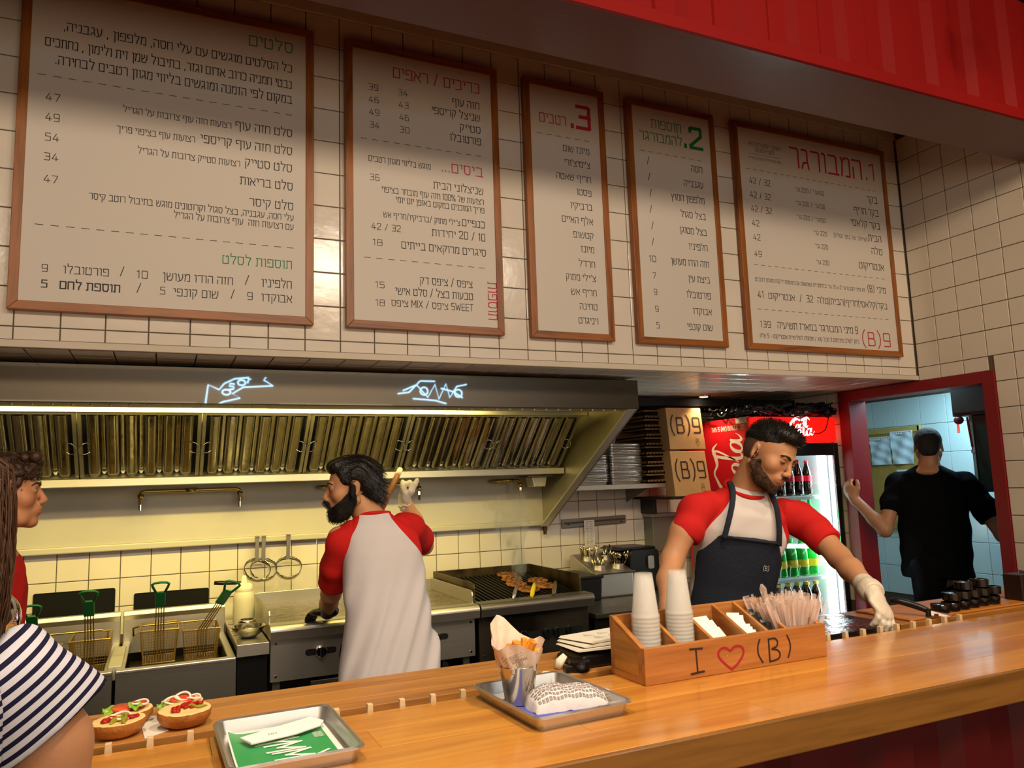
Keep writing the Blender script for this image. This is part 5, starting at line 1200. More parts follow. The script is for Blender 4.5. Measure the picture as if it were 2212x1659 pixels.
# trays
tm2 = tray_mesh(.243, .322, .028)
def tray(x, y, rz, lab):
    o = bpy.data.objects.new('serving_tray', tm2); COL.objects.link(o); o.location = (x, y, 1.0005); o.rotation_euler = (0, 0, rz); tag(o, lab, 'tray', 'serving trays on the counter'); return o
tray(-4.069, -1.640, .02, 'aluminium tray with a green leaflet and a napkin')
T2 = tray(-3.493, -1.652, .05, 'aluminium tray with the fries cup and the wrapped burger')
M_leaf = mat('leaflet_green', '#2f9a52', .45); M_leafw = mat('leaflet_white', '#e9eee0', .5)
t = thing('green_leaflet', (-4.07, -1.63, 1.003), 'green leaflet with white hand drawn letters in the tray', 'leaflet')
R_ = Matrix.Translation((-4.069, -1.640, 0)) @ Matrix.Rotation(.02, 4, 'Z')
def patch(x0, y0, x1, y1, z, curl, nx=12, ny=8):
    v = []
    for i in range(nx+1):
        for j in range(ny+1):
            u, w = i/nx, j/ny; v.append(R_ @ Vector((x0+(x1-x0)*u, y0+(y1-y0)*w, z+curl(u, w))))
    return MB().add(v, [(i*(ny+1)+j, (i+1)*(ny+1)+j, (i+1)*(ny+1)+j+1, i*(ny+1)+j+1) for i in range(nx) for j in range(ny)])
CZ = lambda x, y: .014*max(0, (-.070-x)/.03)**1.5*max(0, (y+.02)/.15)
build('sheet', patch(-.098, -.135, .098, .130, 1.0050, lambda u, w: CZ(-.098+.196*u, -.135+.265*w)), M_leafw, t, smooth=True)
build('green_print', patch(-.094, -.132, .086, .118, 1.0060, lambda u, w: CZ(-.094+.18*u, -.132+.25*w)), M_leaf, t, smooth=True)
mb = MB(); frl = lambda u, v, d: tuple(R_ @ Vector((u, v, 1.0070+d)))
def hand(pts, w=.0035): ribbon(mb, pts, w, frl, .0002)
# letters W, A/Y strokes read from the kitchen side, drawn as sticks
for base, G_ in (((.028, -.072), 'M'), ((.020, -.022), 'M'), ((.012, .012), 'Y')):
    bx, by = base; s = .0052
    S, tw = strokes(G_)
    for pl in S:
        hand([(bx-.055+p[1]*s*1.05, by-p[0]*s+.03) for p in pl], .0042)
hand([(-.05, -.105), (.0, -.112), (.02, -.095)]); hand([(.035, -.095), (.07, -.07)]); hand([(-.05, .02), (.03, .035)])
for i in range(2):
    for j in range(6): hand([(.062+i*.010, .045-j*.006), (.069+i*.010, .0475-j*.006)], .0012)
build('white_print', mb, M_leafw, t)
t = thing('paper_napkin', (-4.06, -1.53, 1.01), 'white folded napkin pouch lying across the green leaflet', 'napkin')
q = [(-.075, .035), (-.055, .0), (.055, .045), (.097, .075), (.085, .10), (.078, .118)]
q = [(-.078, .055), (-.062, .010), (.03, .030), (.082, .058), (.093, .082), (.072, .122)]
mb = MB().prism(q, .006, 'z', 1.013, M=R_); build('folded_sheet', mb, mat('napkin', '#f3efe6', .8), t, bevel=.002)
mb = MB(); frn = lambda u, v, d: tuple(R_ @ Vector((u, v, 1.0192+d))); write(mb, '(B)', -.025, .038, .016, .006, 1.2, frame=frn, anchor='l'); build('small_print', mb, M_logo, t)
# fries cup
FX, FY = -3.549, -1.612
t = thing('fries_cup', (FX, FY, 1.004), 'steel cup of fries wrapped in printed paper', 'cup of fries')
build('steel_cup', MB().lathe([(.001, .001), (.030, .001), (.032, .004), (.044, .084), (.0455, .086), (.043, .084), (.031, .008), (.001, .006)], 36, (FX, FY, 1.004)), mat('cup_steel', '#c9c2b6', .2, 1, rvar=.06, bscale=8), t, smooth=True)
M_news = mat('printed_wrap', '#e4cdb6', .75, bump=.6, bscale=40)
n = 40; v = []; f = []
def conez(a): return .055+.050*max(0, math.cos(a-math.radians(115)))**1.2+.012*math.cos(3*a)
lev = 9
for k in range(lev+1):
    w = k/lev
    for i in range(n):
        a = 2*PI*i/n; r = .0405+.020*w+.004*math.sin(5*a+2*w)*(1-w)+.003*math.sin(11*a+5*w); v.append((FX+r*math.cos(a)*1.02, FY+r*math.sin(a)*.9, 1.078+w*conez(a)))
for k in range(lev):
    for i in range(n): j = (i+1) % n; f.append((k*n+i, k*n+j, (k+1)*n+j, (k+1)*n+i))
build('paper_cone', MB().add(v, f), M_news, t, smooth=True)
def cone_pt(a, w, off=.0012):
    r = .0405+.020*w+.004*math.sin(5*a+2*w)*(1-w)+.003*math.sin(11*a+5*w)+off; return (FX+r*math.cos(a)*1.02, FY+r*math.sin(a)*.9, 1.078+w*conez(a))
mb = MB()
frc = lambda u, v, d: cone_pt(math.radians(-118)+u*14.5, .10+v*12, .001+d)
def frc2(u, v, d):
    c, s = math.cos(.42), math.sin(.42); return frc(u*c-v*s, u*s+v*c, d)
for i in range(7): ribbon(mb, [(-.03, -.004+i*.010), (-.012+.004*(i % 3), -.004+i*.010)], .0005, frc2, .0002)
write(mb, 'BURGERSBAR', .0, .020, .050, .0055, 1.3, frame=frc2, anchor='l'); write(mb, '(B)', .008, .006, .022, .010, 1.3, frame=frc2, anchor='l')
for i in range(4): ribbon(mb, [(.0, .031+i*.004), (.045-.006*(i % 2), .031+i*.004)], .0005, frc2, .0002)
build('cone_print', mb, mat('wrap_ink', '#7d6a62', .8), t)
M_fry = mat('fry', '#e8a33a', .5, bump=.3, bscale=60, col2='#d98a22', vscale=20)
rg = random.Random(3)
for i in range(17):
    a = rg.uniform(0, 6.28); r = rg.uniform(0, .032); x, y = FX+r*math.cos(a), FY+r*math.sin(a)*.8; z = 1.10+rg.uniform(-.01, .018); L = rg.uniform(.045, .065)
    d = Vector((rg.uniform(-.5, .5)+(x-FX)*8, rg.uniform(-.4, .3)+(y-FY)*6, 1)).normalized()
    if i == 0: x, y, z, L, d = FX+.012, FY-.005, 1.118, .058, Vector((.12, 0, 1)).normalized()
    if i == 1: x, y, z, L, d = FX-.004, FY, 1.118, .050, Vector((-.1, -.1, 1)).normalized()
    if i == 2: x, y, z, L, d = FX+.028, FY-.01, 1.108, .055, Vector((1, -.15, .35)).normalized()
    Mx = Matrix.Translation((x, y, z)) @ d.to_track_quat('Z', 'Y').to_matrix().to_4x4() @ Matrix.Rotation(rg.uniform(0, 1.5), 4, 'Z')
    o = build('french_fry', MB().box((-.0062, -.0062, -.5*L), (.0062, .0062, .5*L), M=Mx), M_fry, bevel=.0012)
    tag(o, ['thick upright fry at the tip of the pile in the steel cup', 'upright fry leaning on the tallest one in the steel cup', 'fry sticking out sideways over the rim of the paper cone'][i] if i < 3 else 'short fry in the heap inside the paper cone', 'fry', 'fries in the steel cup')
# wrapped burger
t = thing('wrapped_burger', (-3.46, -1.665, 1.004), 'burger wrapped in white paper printed with rows of small letters', 'wrapped food')
n, m = 44, 22; v = []; f = []
Rw = Matrix.Translation((-3.463, -1.672, 1.0035)) @ Matrix.Rotation(-.12, 4, 'Z')
def wrapz(u, w):
    e = 1-abs(2*u-1)**4.; g = 1-abs(2*w-1)**3.2
    return .047*max(0, e)**.5*max(0, g)**.55*(1-.22*u)+.0016*math.sin(31*u+9*w)+.0014*math.sin(17*w-12*u)
for i in range(n+1):
    for j in range(m+1):
        u, w = i/n, j/m; sx = 1-.10*abs(2*w-1); v.append(Rw @ Vector(((-.094+.188*u)*sx, (-.052+.104*w)*(1-.18*max(0, u-.6)), max(.0006, wrapz(u, w)))))
f = [(i*(m+1)+j, (i+1)*(m+1)+j, (i+1)*(m+1)+j+1, i*(m+1)+j+1) for i in range(n) for j in range(m)]
build('paper_wrap', MB().add(v, f), mat('white_wrap', '#ded3cc', .7, bump=.5, bscale=50), t, smooth=True)
def frw(u, w, d): return tuple(Rw @ Vector(((-.094+.188*u)*(1-.10*abs(2*w-1)), (-.052+.104*w)*(1-.18*max(0, u-.6)), max(.0006, wrapz(u, w))+.0009+d)))
mb = MB()
for r in range(11):
    for c in range(19): write(mb, '(B)', .05+c*.050+.012*(r % 2), .07+r*.082, .036, .034, 1.4, frame=frw, anchor='l', thick=0)
build('letter_print', mb, mat('wrap_ink2', '#5b5258', .8), t, kind='stuff')
mb = MB(); v = [Rw @ Vector(p) for p in [(.075, -.045, .001), (.112, -.035, .012), (.116, .02, .016), (.08, .05, .02), (.06, .0, .03)]]; mb.add(v, [(0, 1, 4), (1, 2, 4), (2, 3, 4)]); build('paper_flap', mb, _M['white_wrap'], t)
t = build('blue_tray_liner', MB().prism([(-.085, -.12), (.07, -.12), (.075, .03), (-.09, .10)], .0008, 'z', 1.0036, M=Matrix.Translation((-3.493, -1.652, 0)) @ Matrix.Rotation(.05, 4, 'Z')), mat('liner_blue', '#5a5bb0', .6)); tag(t, 'blue printed sheet lying under the wrapped burger', 'tray liner')
t = build('white_napkin', MB().prism([(-.03, .02), (.055, .05), (.075, .10), (.02, .125), (-.02, .11)], .004, 'z', 1.005, M=Matrix.Translation((-3.493, -1.652, 0)) @ Matrix.Rotation(.05, 4, 'Z')), _M['napkin'], bevel=.0015); tag(t, 'white napkin showing behind the wrapped burger', 'napkin')
# condiment holder
M_hold = wood('holder_wood', '#b5763a', '#8f5524', 0, 9, .4, .1); M_holdx = wood('holder_wood_y', '#b87a3c', '#8f5524', 1, 9, .4, .1)
hx0, hx1, hyf, hyb, zf, zb = -3.220, -2.625, -1.633, -1.476, 1.088, 1.147
t = thing('condiment_holder', ((hx0+hx1)/2, -1.55, 1.0), 'wooden compartment box with hand painted letters and a heart', 'holder')
hb = 1.0005
build('front_board', MB().box((hx0, hyf, hb), (hx1, hyf+.014, zf)), M_hold, t, bevel=.0015)
build('back_board', MB().box((hx0, hyb-.014, hb), (hx1, hyb, zb)), M_hold, t, bevel=.0015)
build('bottom_board', MB().box((hx0+.01, hyf+.014, hb), (hx1-.01, hyb-.014, hb+.01)), M_hold, t)
sl = [(hyf+.014, hb), (hyb-.014, hb), (hyb-.014, zb-.001), (hyf+.014, zf-.001)]
for x, w in ((hx0, .014), (-3.113, .010), (-3.006, .010), (-2.895, .010), (-2.822, .010), (-2.756, .010), (hx1-.014, .014)):
    build('side_board' if w > .012 else 'divider', MB().prism(sl, w, 'x', x), M_holdx, t, bevel=.001)
build('side_inlay', MB().prism([(hyf+.03, hb+.018), (hyb-.02, hb+.018), (hyb-.02, zb-.016), (hyf+.03, zf-.008)], .0012, 'x', hx0-.0008), wood('inlay_wood', '#b8843c', '#946426', 1, 9, .4, .1), t)
frh = lambda u, v, d: (u, hyf-d, v)
M_paint = mat('paint_black', '#2a1712', .5); M_paintr = mat('paint_red', '#a3182a', .4)
mb = MB(); ribbon(mb, [(-3.084, 1.072), (-3.047, 1.070)], .0024, frh, .0008); ribbon(mb, [(-3.083, 1.012), (-3.045, 1.014)], .0026, frh, .0008); ribbon(mb, [(-3.066, 1.071), (-3.064, 1.013)], .0022, frh, .0008)
build('painted_letter', mb, M_paint, t)
mb = MB(); H = [( -2.956, 1.0075), (-2.975, 1.022), (-2.993, 1.040), (-2.996, 1.053), (-2.986, 1.062), (-2.971, 1.062), (-2.957, 1.054), (-2.944, 1.062), (-2.927, 1.062), (-2.915, 1.053), (-2.918, 1.038), (-2.934, 1.021), (-2.956, 1.0075)]
H = smooth_path(H, 4); ribbon(mb, [(p[0], p[1]) for p in H], .0028, frh, .0008, ext=.5); build('painted_heart', mb, M_paintr, t)
mb = MB()
for P in ([(-2.858, 1.071), (-2.866, 1.056), (-2.866, 1.034), (-2.853, 1.012)], [(-2.765, 1.072), (-2.756, 1.052), (-2.757, 1.032), (-2.766, 1.014)]): ribbon(mb, [(p[0], p[1]) for p in smooth_path(P, 4)], .0022, frh, .0008, ext=.5)
build('painted_bracket', mb, M_paint, t)
mb = MB(); ribbon(mb, [(-2.829, 1.012), (-2.829, 1.068)], .0024, frh, .0008)
ribbon(mb, [(p[0], p[1]) for p in smooth_path([(-2.829, 1.068), (-2.808, 1.068), (-2.799, 1.059), (-2.803, 1.047), (-2.820, 1.042), (-2.802, 1.038), (-2.793, 1.027), (-2.800, 1.015), (-2.829, 1.011)], 4)], .0022, frh, .0008, ext=.5); build('painted_letter', mb, M_paint, t)
# plastic cup stacks (mouth down)
ORD = ['top', 'second', 'third', 'fourth', 'fifth', 'sixth', 'seventh', 'eighth', 'ninth', 'tenth', 'eleventh', 'twelfth', 'thirteenth', 'fourteenth']
M_cup = mat('clear_plastic', '#f4f0e6', .22, trans=.15, ior=1.2, spec=.6, alpha=.30)
cprof = [(.0235, .112), (.0345, .012), (.0355, .010), (.0372, .006), (.0372, .001), (.0350, .001), (.0335, .012), (.0225, .109)]
cup = MB().lathe([(.001, .112), (.022, .1125)]+cprof, 28); cme = mesh_from(cup.v, cup.f, None, M_cup, True, 'plastic_cup')
CUPW = ['top cup', 'second cup from the top'] 
for s, (cx, nm) in enumerate(((-3.157, 'the cup stack nearer the fries tray'), (-3.052, 'the cup stack nearer the paper sachets'))):
    n = 13; zb0 = 1.012
    for i in range(n):
        z = 1.145-(i)*.0098 if i else 1.146
        if z < zb0: break
        o = inst('plastic_cup', cme, None, (cx+random.uniform(-.0006, .0006), -1.552, z-.0005), (0, 0, random.uniform(0, 6)))
        tag(o, ('clear upside-down plastic cup, topmost of ' if i == 0 else ORD[i]+' cup from the top of ')+nm, 'plastic cup', 'cups in '+nm)
# sachets
def sachet(x, y, z, rz, rx, m, lab, grp, w=.034, l=.05, ry=0):
    Mx = Matrix.Translation((x, y, z)) @ Euler((rx, ry, rz)).to_matrix().to_4x4()
    v = []; nx_, ny_ = 6, 6
    for i in range(nx_+1):
        for j in range(ny_+1):
            u, q = i/nx_, j/ny_; v.append(Mx @ Vector((w*(u-.5), l*(q-.5), .0025*math.sin(PI*u)*math.sin(PI*q))))
    k = len(v); v += [Mx @ (Vector((w*(i/nx_-.5), l*(j/ny_-.5), -.0010-.0015*math.sin(PI*i/nx_)*math.sin(PI*j/ny_)))) for i in range(nx_+1) for j in range(ny_+1)]
    f = [(i*(ny_+1)+j, (i+1)*(ny_+1)+j, (i+1)*(ny_+1)+j+1, i*(ny_+1)+j+1) for i in range(nx_) for j in range(ny_)]
    f += [tuple(k+a for a in reversed(q)) for q in f]
    o = build('sachet', MB().add(v, f), m, smooth=True); tag(o, lab, 'sachet', grp)
M_sw = mat('sachet_white', '#efe9dc', .6); M_sb = mat('sachet_black', '#16120f', .35)
rg = random.Random(11)
for i in range(9): sachet(-2.955+rg.uniform(-.012, .014), -1.60+.008*i+rg.uniform(-.003, .003), 1.062+i*.0050, .35+rg.uniform(-.3, .3), .75, M_sw, 'white paper sachet fanned in the wide compartment of the holder', 'white sachets in the wide compartment', .06, .06)
for i in range(8): sachet(-2.856+rg.uniform(-.006, .006), -1.605+.010*i, 1.062+i*.0062, -.45+rg.uniform(-.5, .5), .8, M_sw, 'white paper sachet in the narrow compartment beside the black sachets', 'white sachets in the narrow compartment')
for i in range(8): sachet(-2.786+rg.uniform(-.006, .006), -1.605+.010*i, 1.066+i*.0058, -.2+rg.uniform(-.3, .3), .9, M_sb, 'black sachet with pale letters in the narrow compartment of the holder', 'black sachets in the holder')
# wrapped plastic cutlery
M_clear = mat('clear_wrap', '#f0d8c8', .15, trans=.1, ior=1.3, spec=.8, alpha=.42)
t = thing('wrapped_cutlery', (-2.69, -1.55, 1.02), 'clear plastic cutlery in crinkly wrappers filling the last compartment', 'plastic cutlery', kind='stuff')
mb = MB(); rg = random.Random(23)
for i in range(190):
    x = rg.uniform(-2.732, -2.642); y = rg.uniform(-1.605, -1.50); fx = (x+2.687)/.045; L = rg.uniform(.115, .15)
    d = Vector((fx*.50+rg.uniform(-.12, .12), rg.uniform(-.25, .15), 1)).normalized(); b = Vector((x, y, 1.025)); w = rg.uniform(.004, .0075); sd = d.cross(Vector((rg.uniform(-1, 1), 1, .2))).normalized()
    P = [b+d*L*k/6+Vector((0, 0, 0)) for k in range(7)]; v = []
    for k, p in enumerate(P): ww = w*(1-.25*(k == 6)-.1*(k == 0)); bow = sd.cross(d)*.003*math.sin(PI*k/6); v += [p-sd*ww, p+bow, p+sd*ww]
    mb.add(v, [(3*k, 3*k+1, 3*k+4, 3*k+3) for k in range(6)]+[(3*k+1, 3*k+2, 3*k+5, 3*k+4) for k in range(6)])
build('wrapper_bundle', mb, M_clear, t, smooth=True, kind='stuff')
mb = MB()
for i in range(30):
    x = rg.uniform(-2.725, -2.65); y = rg.uniform(-1.60, -1.51); fx = (x+2.687)/.045; d = Vector((fx*.45, rg.uniform(-.2, .1), 1)).normalized(); b = Vector((x, y, 1.02)); mb.tube([b, b+d*.09, b+d*.135], [.0022, .0022, .004], 6)
build('handle_bundle', mb, M_clear, t, kind='stuff')
t = thing('clear_spoon', (-2.70, -1.49, 1.1), 'single clear plastic spoon standing behind the wrapped cutlery', 'spoon')
build('spoon_body', MB().tube([(-2.690, -1.505, 1.03), (-2.703, -1.502, 1.12), (-2.71, -1.50, 1.15), (-2.716, -1.50, 1.175), (-2.72, -1.50, 1.188)], [.003, .0035, .009, .010, .003], 8, flat=.35), M_clear, t, smooth=True)
# papers, black dispenser and jar behind the counter
t = thing('paper_stack', (-3.17, -1.33, 1.045), 'stack of folded printed sheets lying on the black dispenser', 'papers')
M_nw = mat('newsprint', '#dcd6c0', .8, bump=.2, bscale=30)
for i in range(3):
    Mx = Matrix.Translation((-3.165+.012*i, -1.335+.01*i, 1.040+i*.009)) @ Matrix.Rotation(-.10+.12*i, 4, 'Z') @ Matrix.Rotation(-.05, 4, 'X')
    mb = MB().prism([(-.10, 0), (-.108, .003), (-.10, .0075), (.10, .0075), (.10, 0)], .15, 'y', -.075, M=Mx); build('folded_sheet', mb, M_nw, t, bevel=.001)
mb = MB(); Mx = Matrix.Translation((-3.141, -1.315, 1.0665)) @ Matrix.Rotation(.14, 4, 'Z') @ Matrix.Rotation(-.05, 4, 'X'); frp = lambda u, v, d: tuple(Mx @ Vector((u, v, .0002+d)))
for j in range(2):
    for i in range(3):
        cx, cy = -.06+i*.05, -.035+j*.05; ribbon(mb, [(cx, cy), (cx+.008, cy+.014), (cx+.016, cy), (cx, cy)], .0006, frp, .0002)
        for k in range(3): ribbon(mb, [(cx-.006, cy-.005-k*.004), (cx+.024, cy-.005-k*.004)], .0005, frp, .0002)
build('print', mb, _M['faint_ink'], t)
t = thing('black_dispenser', (-3.2, -1.34, .998), 'glossy black dispenser under the folded sheets', 'dispenser')
build('body', MB().prism(rrect(-3.265, .999, -3.06, 1.034, .012), .13, 'y', -1.40), M_blk, t, bevel=.006)
build('roll_end', MB().cyl((-3.262, -1.415, 1.010), (-3.262, -1.27, 1.010), .011, n=16), M_blk, t)
t = thing('black_lid_jar', (-3.285, -1.41, .998), 'small black glossy pot with a flat lid beside the tray', 'jar')
build('pot', MB().lathe([(.001, 0), (.026, 0), (.028, .004), (.028, .020), (.025, .023)], 28, (-3.275, -1.405, .9985)), M_blk, t, smooth=True)
build('lid', MB().lathe([(.029, .021), (.029, .027), (.024, .029), (.001, .029)], 28, (-3.275, -1.405, .9985)), M_blk, t)
build('tab', MB().box((-3.322, -1.415, .9985), (-3.296, -1.395, 1.018)), M_blk, t, bevel=.004)
t = build('white_slip', MB().prism([(-3.42, -1.42), (-3.36, -1.36), (-3.31, -1.40), (-3.34, -1.425)], .0012, 'z', .9985), mat('slip', '#ddd5c0', .8)); tag(t, 'white paper slip on the prep board behind the fries tray', 'paper')
t = build('white_curl', MB().tube([(-3.318, -1.36, 1.0), (-3.312, -1.362, 1.018), (-3.296, -1.365, 1.034)], [.010, .013, .008], 8, flat=.35), mat('slip', '#ddd5c0', .8), smooth=True); tag(t, 'curled white paper end sticking out of the black dispenser', 'paper')
# open burgers
M_bun = mat('bun_crust', '#c07a34', .45, bump=.5, bscale=120, col2='#9c5a20', vscale=14); M_bunw = mat('bun_crumb', '#e6c07c', .8, bump=.4, bscale=90)
M_lett = mat('lettuce', '#7fa82c', .4, bump=.5, bscale=30); M_tom = mat('tomato', '#c23420', .25, bump=.3, bscale=40, col2='#e0643a', vscale=30); M_onion = mat('onion_ring', '#e9dcc4', .35); M_ket = mat('ketchup', '#a11c0c', .12); M_pick = mat('pickle', '#8f8a24', .25)
def half_bun(t, x, y, z, r, tilt, rz, h=.030, s=0):
    Mx = Matrix.Translation((x, y, z)) @ Matrix.Rotation(rz, 4, 'Z') @ Matrix.Rotation(tilt, 4, 'X')
    n = 36; rings = [(.02, 0), (.55, .001), (.85, .008), (.98, .018), (1.0, .024), (.97, .030)]; v = []; f = []
    for rr, zz in rings:
        for i in range(n): a = 2*PI*i/n; k = 1+.03*math.sin(2*a+s)+.02*math.sin(5*a+2*s); v.append((r*rr*k*math.cos(a), r*rr*k*math.sin(a)*.82, zz/.030*h))
    f = [(k*n+i, k*n+(i+1) % n, (k+1)*n+(i+1) % n, (k+1)*n+i) for k in range(len(rings)-1) for i in range(n)]
    build('bun_crust', MB().add(v, f, 0, Mx), M_bun, t, smooth=True)
    v = []; rg2 = [(.97, .030), (.90, .0315), (.6, .029), (.02, .028)]; q = random.Random(s)
    for rr, zz in rg2:
        for i in range(n): a = 2*PI*i/n; k = 1+.03*math.sin(2*a+s)+.02*math.sin(5*a+2*s); v.append((r*rr*k*math.cos(a), r*rr*k*math.sin(a)*.82, zz/.030*h+.0012*q.uniform(-1, 1)))
    f = [(k*n+i, k*n+(i+1) % n, (k+1)*n+(i+1) % n, (k+1)*n+i) for k in range(len(rg2)-1) for i in range(n)]
    build('bun_crumb', MB().add(v, f, 0, Mx), M_bunw, t, smooth=True)
    return Mx
def topping(t, kind, Mx, x, y, z, r, s):
    q = random.Random(s)
    if kind == 'tomato':
        T = Mx @ Matrix.Translation((x, y, z)); o = build('tomato_slice', MB().lathe([(.001, 0), (r, 0), (r*1.03, .0025), (r, .005), (.001, .005)], 24, M=T), M_tom, t, smooth=True)
    elif kind == 'onion':
        T = Mx @ Matrix.Translation((x, y, z)) @ Matrix.Rotation(q.uniform(-.2, .2), 4, 'X'); P = [T @ Vector((r*math.cos(2*PI*i/20), r*math.sin(2*PI*i/20), .002*math.sin(4*PI*i/20))) for i in range(20)]
        build('onion_ring', MB().tube(P, .0026, 6, closed=True), M_onion, t, smooth=True)
    elif kind == 'pickle':
        T = Mx @ Matrix.Translation((x, y, z)) @ Matrix.Rotation(q.uniform(-3, 3), 4, 'Z'); P = [T @ Vector((-r+2*r*i/6, .004*math.sin(i), .002*math.sin(i*2))) for i in range(7)]
        build('pickle_slice', MB().tube(P, [.002, .005, .006, .006, .006, .005, .002], 8, flat=.6), M_pick, t, smooth=True)
    elif kind == 'lettuce':
        v = []; N_ = 8
        for i in range(N_+1):
            for j in range(N_+1): u, w = i/N_-.5, j/N_-.5; v.append((x+u*r*2, y+w*r*1.5, z+.004*math.sin(9*u+s)+.004*math.sin(11*w+2*s)+.01*(u*u+w*w)))
        build('lettuce_leaf', MB().add(v, [(i*(N_+1)+j, (i+1)*(N_+1)+j, (i+1)*(N_+1)+j+1, i*(N_+1)+j+1) for i in range(N_) for j in range(N_)], 0, Mx), M_lett, t, smooth=True)
    elif kind == 'ketchup':
        mb = MB()
        for i in range(14): a = q.uniform(0, 6.28); d = q.uniform(0, r); mb.ell(Mx @ Vector((x+d*math.cos(a), y+d*.5*math.sin(a), z+q.uniform(0, .003))), (q.uniform(.004, .008), q.uniform(.004, .007), .004), 10, 6)
        build('ketchup', mb, M_ket, t, smooth=True, kind='stuff')
t = thing('open_burger', (-4.36, -1.34, .998), 'open burger bun with pickles and a lettuce leaf, beside the striped sleeve', 'open burger', 'open burgers on the prep board')
A = half_bun(t, -4.372, -1.375, .9985, .052, .06, .2, .034, 1); Bm_ = half_bun(t, -4.355, -1.285, .9985, .048, .10, .2, .032, 2)
topping(t, 'pickle', A, .0, .0, .036, .030, 1); topping(t, 'pickle', A, .01, -.012, .037, .026, 1.1); topping(t, 'ketchup', A, -.02, .005, .034, .018, 3); topping(t, 'ketchup', A, .028, .0, .034, .010, 8); topping(t, 'onion', A, .005, .012, .037, .02, 5)
topping(t, 'lettuce', Bm_, -.03, .0, .034, .022, 2); topping(t, 'tomato', Bm_, -.015, -.004, .036, .022, 1); topping(t, 'tomato', Bm_, .016, .004, .036, .018, 1); topping(t, 'lettuce', Bm_, .008, -.02, .041, .013, 5); topping(t, 'onion', Bm_, .02, .0, .042, .018, 4)
t = thing('open_burger', (-4.245, -1.33, .998), 'open burger bun with tomato, onion rings and dark ketchup, closer to the trays', 'open burger', 'open burgers on the prep board')
A = half_bun(t, -4.243, -1.368, .9985, .055, .10, .25, .036, 3); Bm_ = half_bun(t, -4.247, -1.285, .9985, .046, .15, .2, .034, 4)
topping(t, 'ketchup', A, -.012, .006, .036, .032, 3); topping(t, 'ketchup', A, .02, .014, .037, .020, 4); topping(t, 'pickle', A, .022, .0, .037, .024, 2)
topping(t, 'lettuce', Bm_, -.034, -.01, .032, .02, 2); topping(t, 'tomato', Bm_, .0, .0, .038, .026, 1); topping(t, 'onion', Bm_, .0, -.002, .045, .016, 2); topping(t, 'onion', Bm_, .022, -.01, .043, .014, 3); topping(t, 'pickle', Bm_, -.012, -.02, .040, .018, 3); topping(t, 'onion', Bm_, -.024, -.008, .042, .016, 6)
t = build('receipt_paper', MB().prism([(-4.32, -1.425), (-4.275, -1.39), (-4.285, -1.25), (-4.335, -1.26)], .0012, 'z', .9985), mat('slip', '#ddd5c0', .8)); tag(t, 'white paper between the two open burgers', 'paper')
# right end: knife, black lids, dark box
t = thing('kitchen_knife', (-1.95, -1.40, 1.008), 'kitchen knife with a curved black handle lying on the board', 'knife')
hp = smooth_path([(-1.985, -1.315, 1.050), (-1.975, -1.335, 1.052), (-1.955, -1.365, 1.044), (-1.94, -1.395, 1.034), (-1.932, -1.415, 1.026)], 4)
build('handle', MB().tube([tuple(p) for p in hp], [.008+.0035*math.sin(PI*i/len(hp)) for i in range(len(hp))], 10), M_blk, t, smooth=True)
build('heel', MB().prism([(-1.945, 1.0075), (-1.925, 1.0075), (-1.922, 1.032), (-1.942, 1.034)], .010, 'y', -1.424), M_blk, t, bevel=.002)
build('blade', MB().add([(-1.938, -1.418, 1.030), (-1.938, -1.418, 1.0075), (-1.875, -1.455, 1.0070), (-1.86, -1.45, 1.0105)], [(0, 1, 2, 3)]), M_chrome, t)
lid = MB().lathe([(.020, 0), (.0225, .002), (.0235, .020), (.0225, .022), (.021, .020), (.001, .018)], 24, wav=.025, wn=24)
lme = mesh_from(lid.v, lid.f, None, mat('black_gloss', '#14100e', .12), False, 'black_lid')
LP = [(-1.86, -1.42, 0), (-1.812, -1.415, 0), (-1.765, -1.41, 0), (-1.718, -1.405, 0), (-1.79, -1.40, 1), (-1.742, -1.395, 1), (-1.672, -1.40, 0), (-1.695, -1.39, 1), (-1.625, -1.40, 0), (-1.648, -1.385, 1), (-1.72, -1.385, 2), (-1.60, -1.385, 1), (-1.64, -1.375, 2)]
for i, (x, y, l) in enumerate(LP):
    o = inst('sauce_pot', lme, None, (-1.86+(x+1.86)*1.28+.03, y+.035, 1.0068+l*.0290), scale=(1.28, 1.28, 1.28)); tag(o, 'small ribbed black pot piled on the board beside the knife, '+['bottom layer', 'middle layer', 'top layer'][l], 'sauce pot', 'black ribbed pots on the board, '+['bottom layer', 'middle layer', 'top layer'][l])
t = thing('black_stand', (-1.37, -1.36, 1.0), 'dark box shaped stand cut by the picture edge beside the lids', 'box')
build('body', MB().box((-1.40, -1.40, 1.0065), (-1.33, -1.33, 1.10)), mat('dark_brown_box', '#241511', .4), t, bevel=.004); build('glass_side', MB().box((-1.320, -1.42, 1.0065), (-1.20, -1.34, 1.105)), mat('smoked_glass', '#3a2a26', .08, .3), t, bevel=.006)
build('highlight_edge', MB().box((-1.33, -1.405, 1.0065), (-1.323, -1.395, 1.095)), M_chrome, t); build('red_foot', MB().box((-1.36, -1.425, 1.0065), (-1.30, -1.41, 1.02)), M_redp, t)
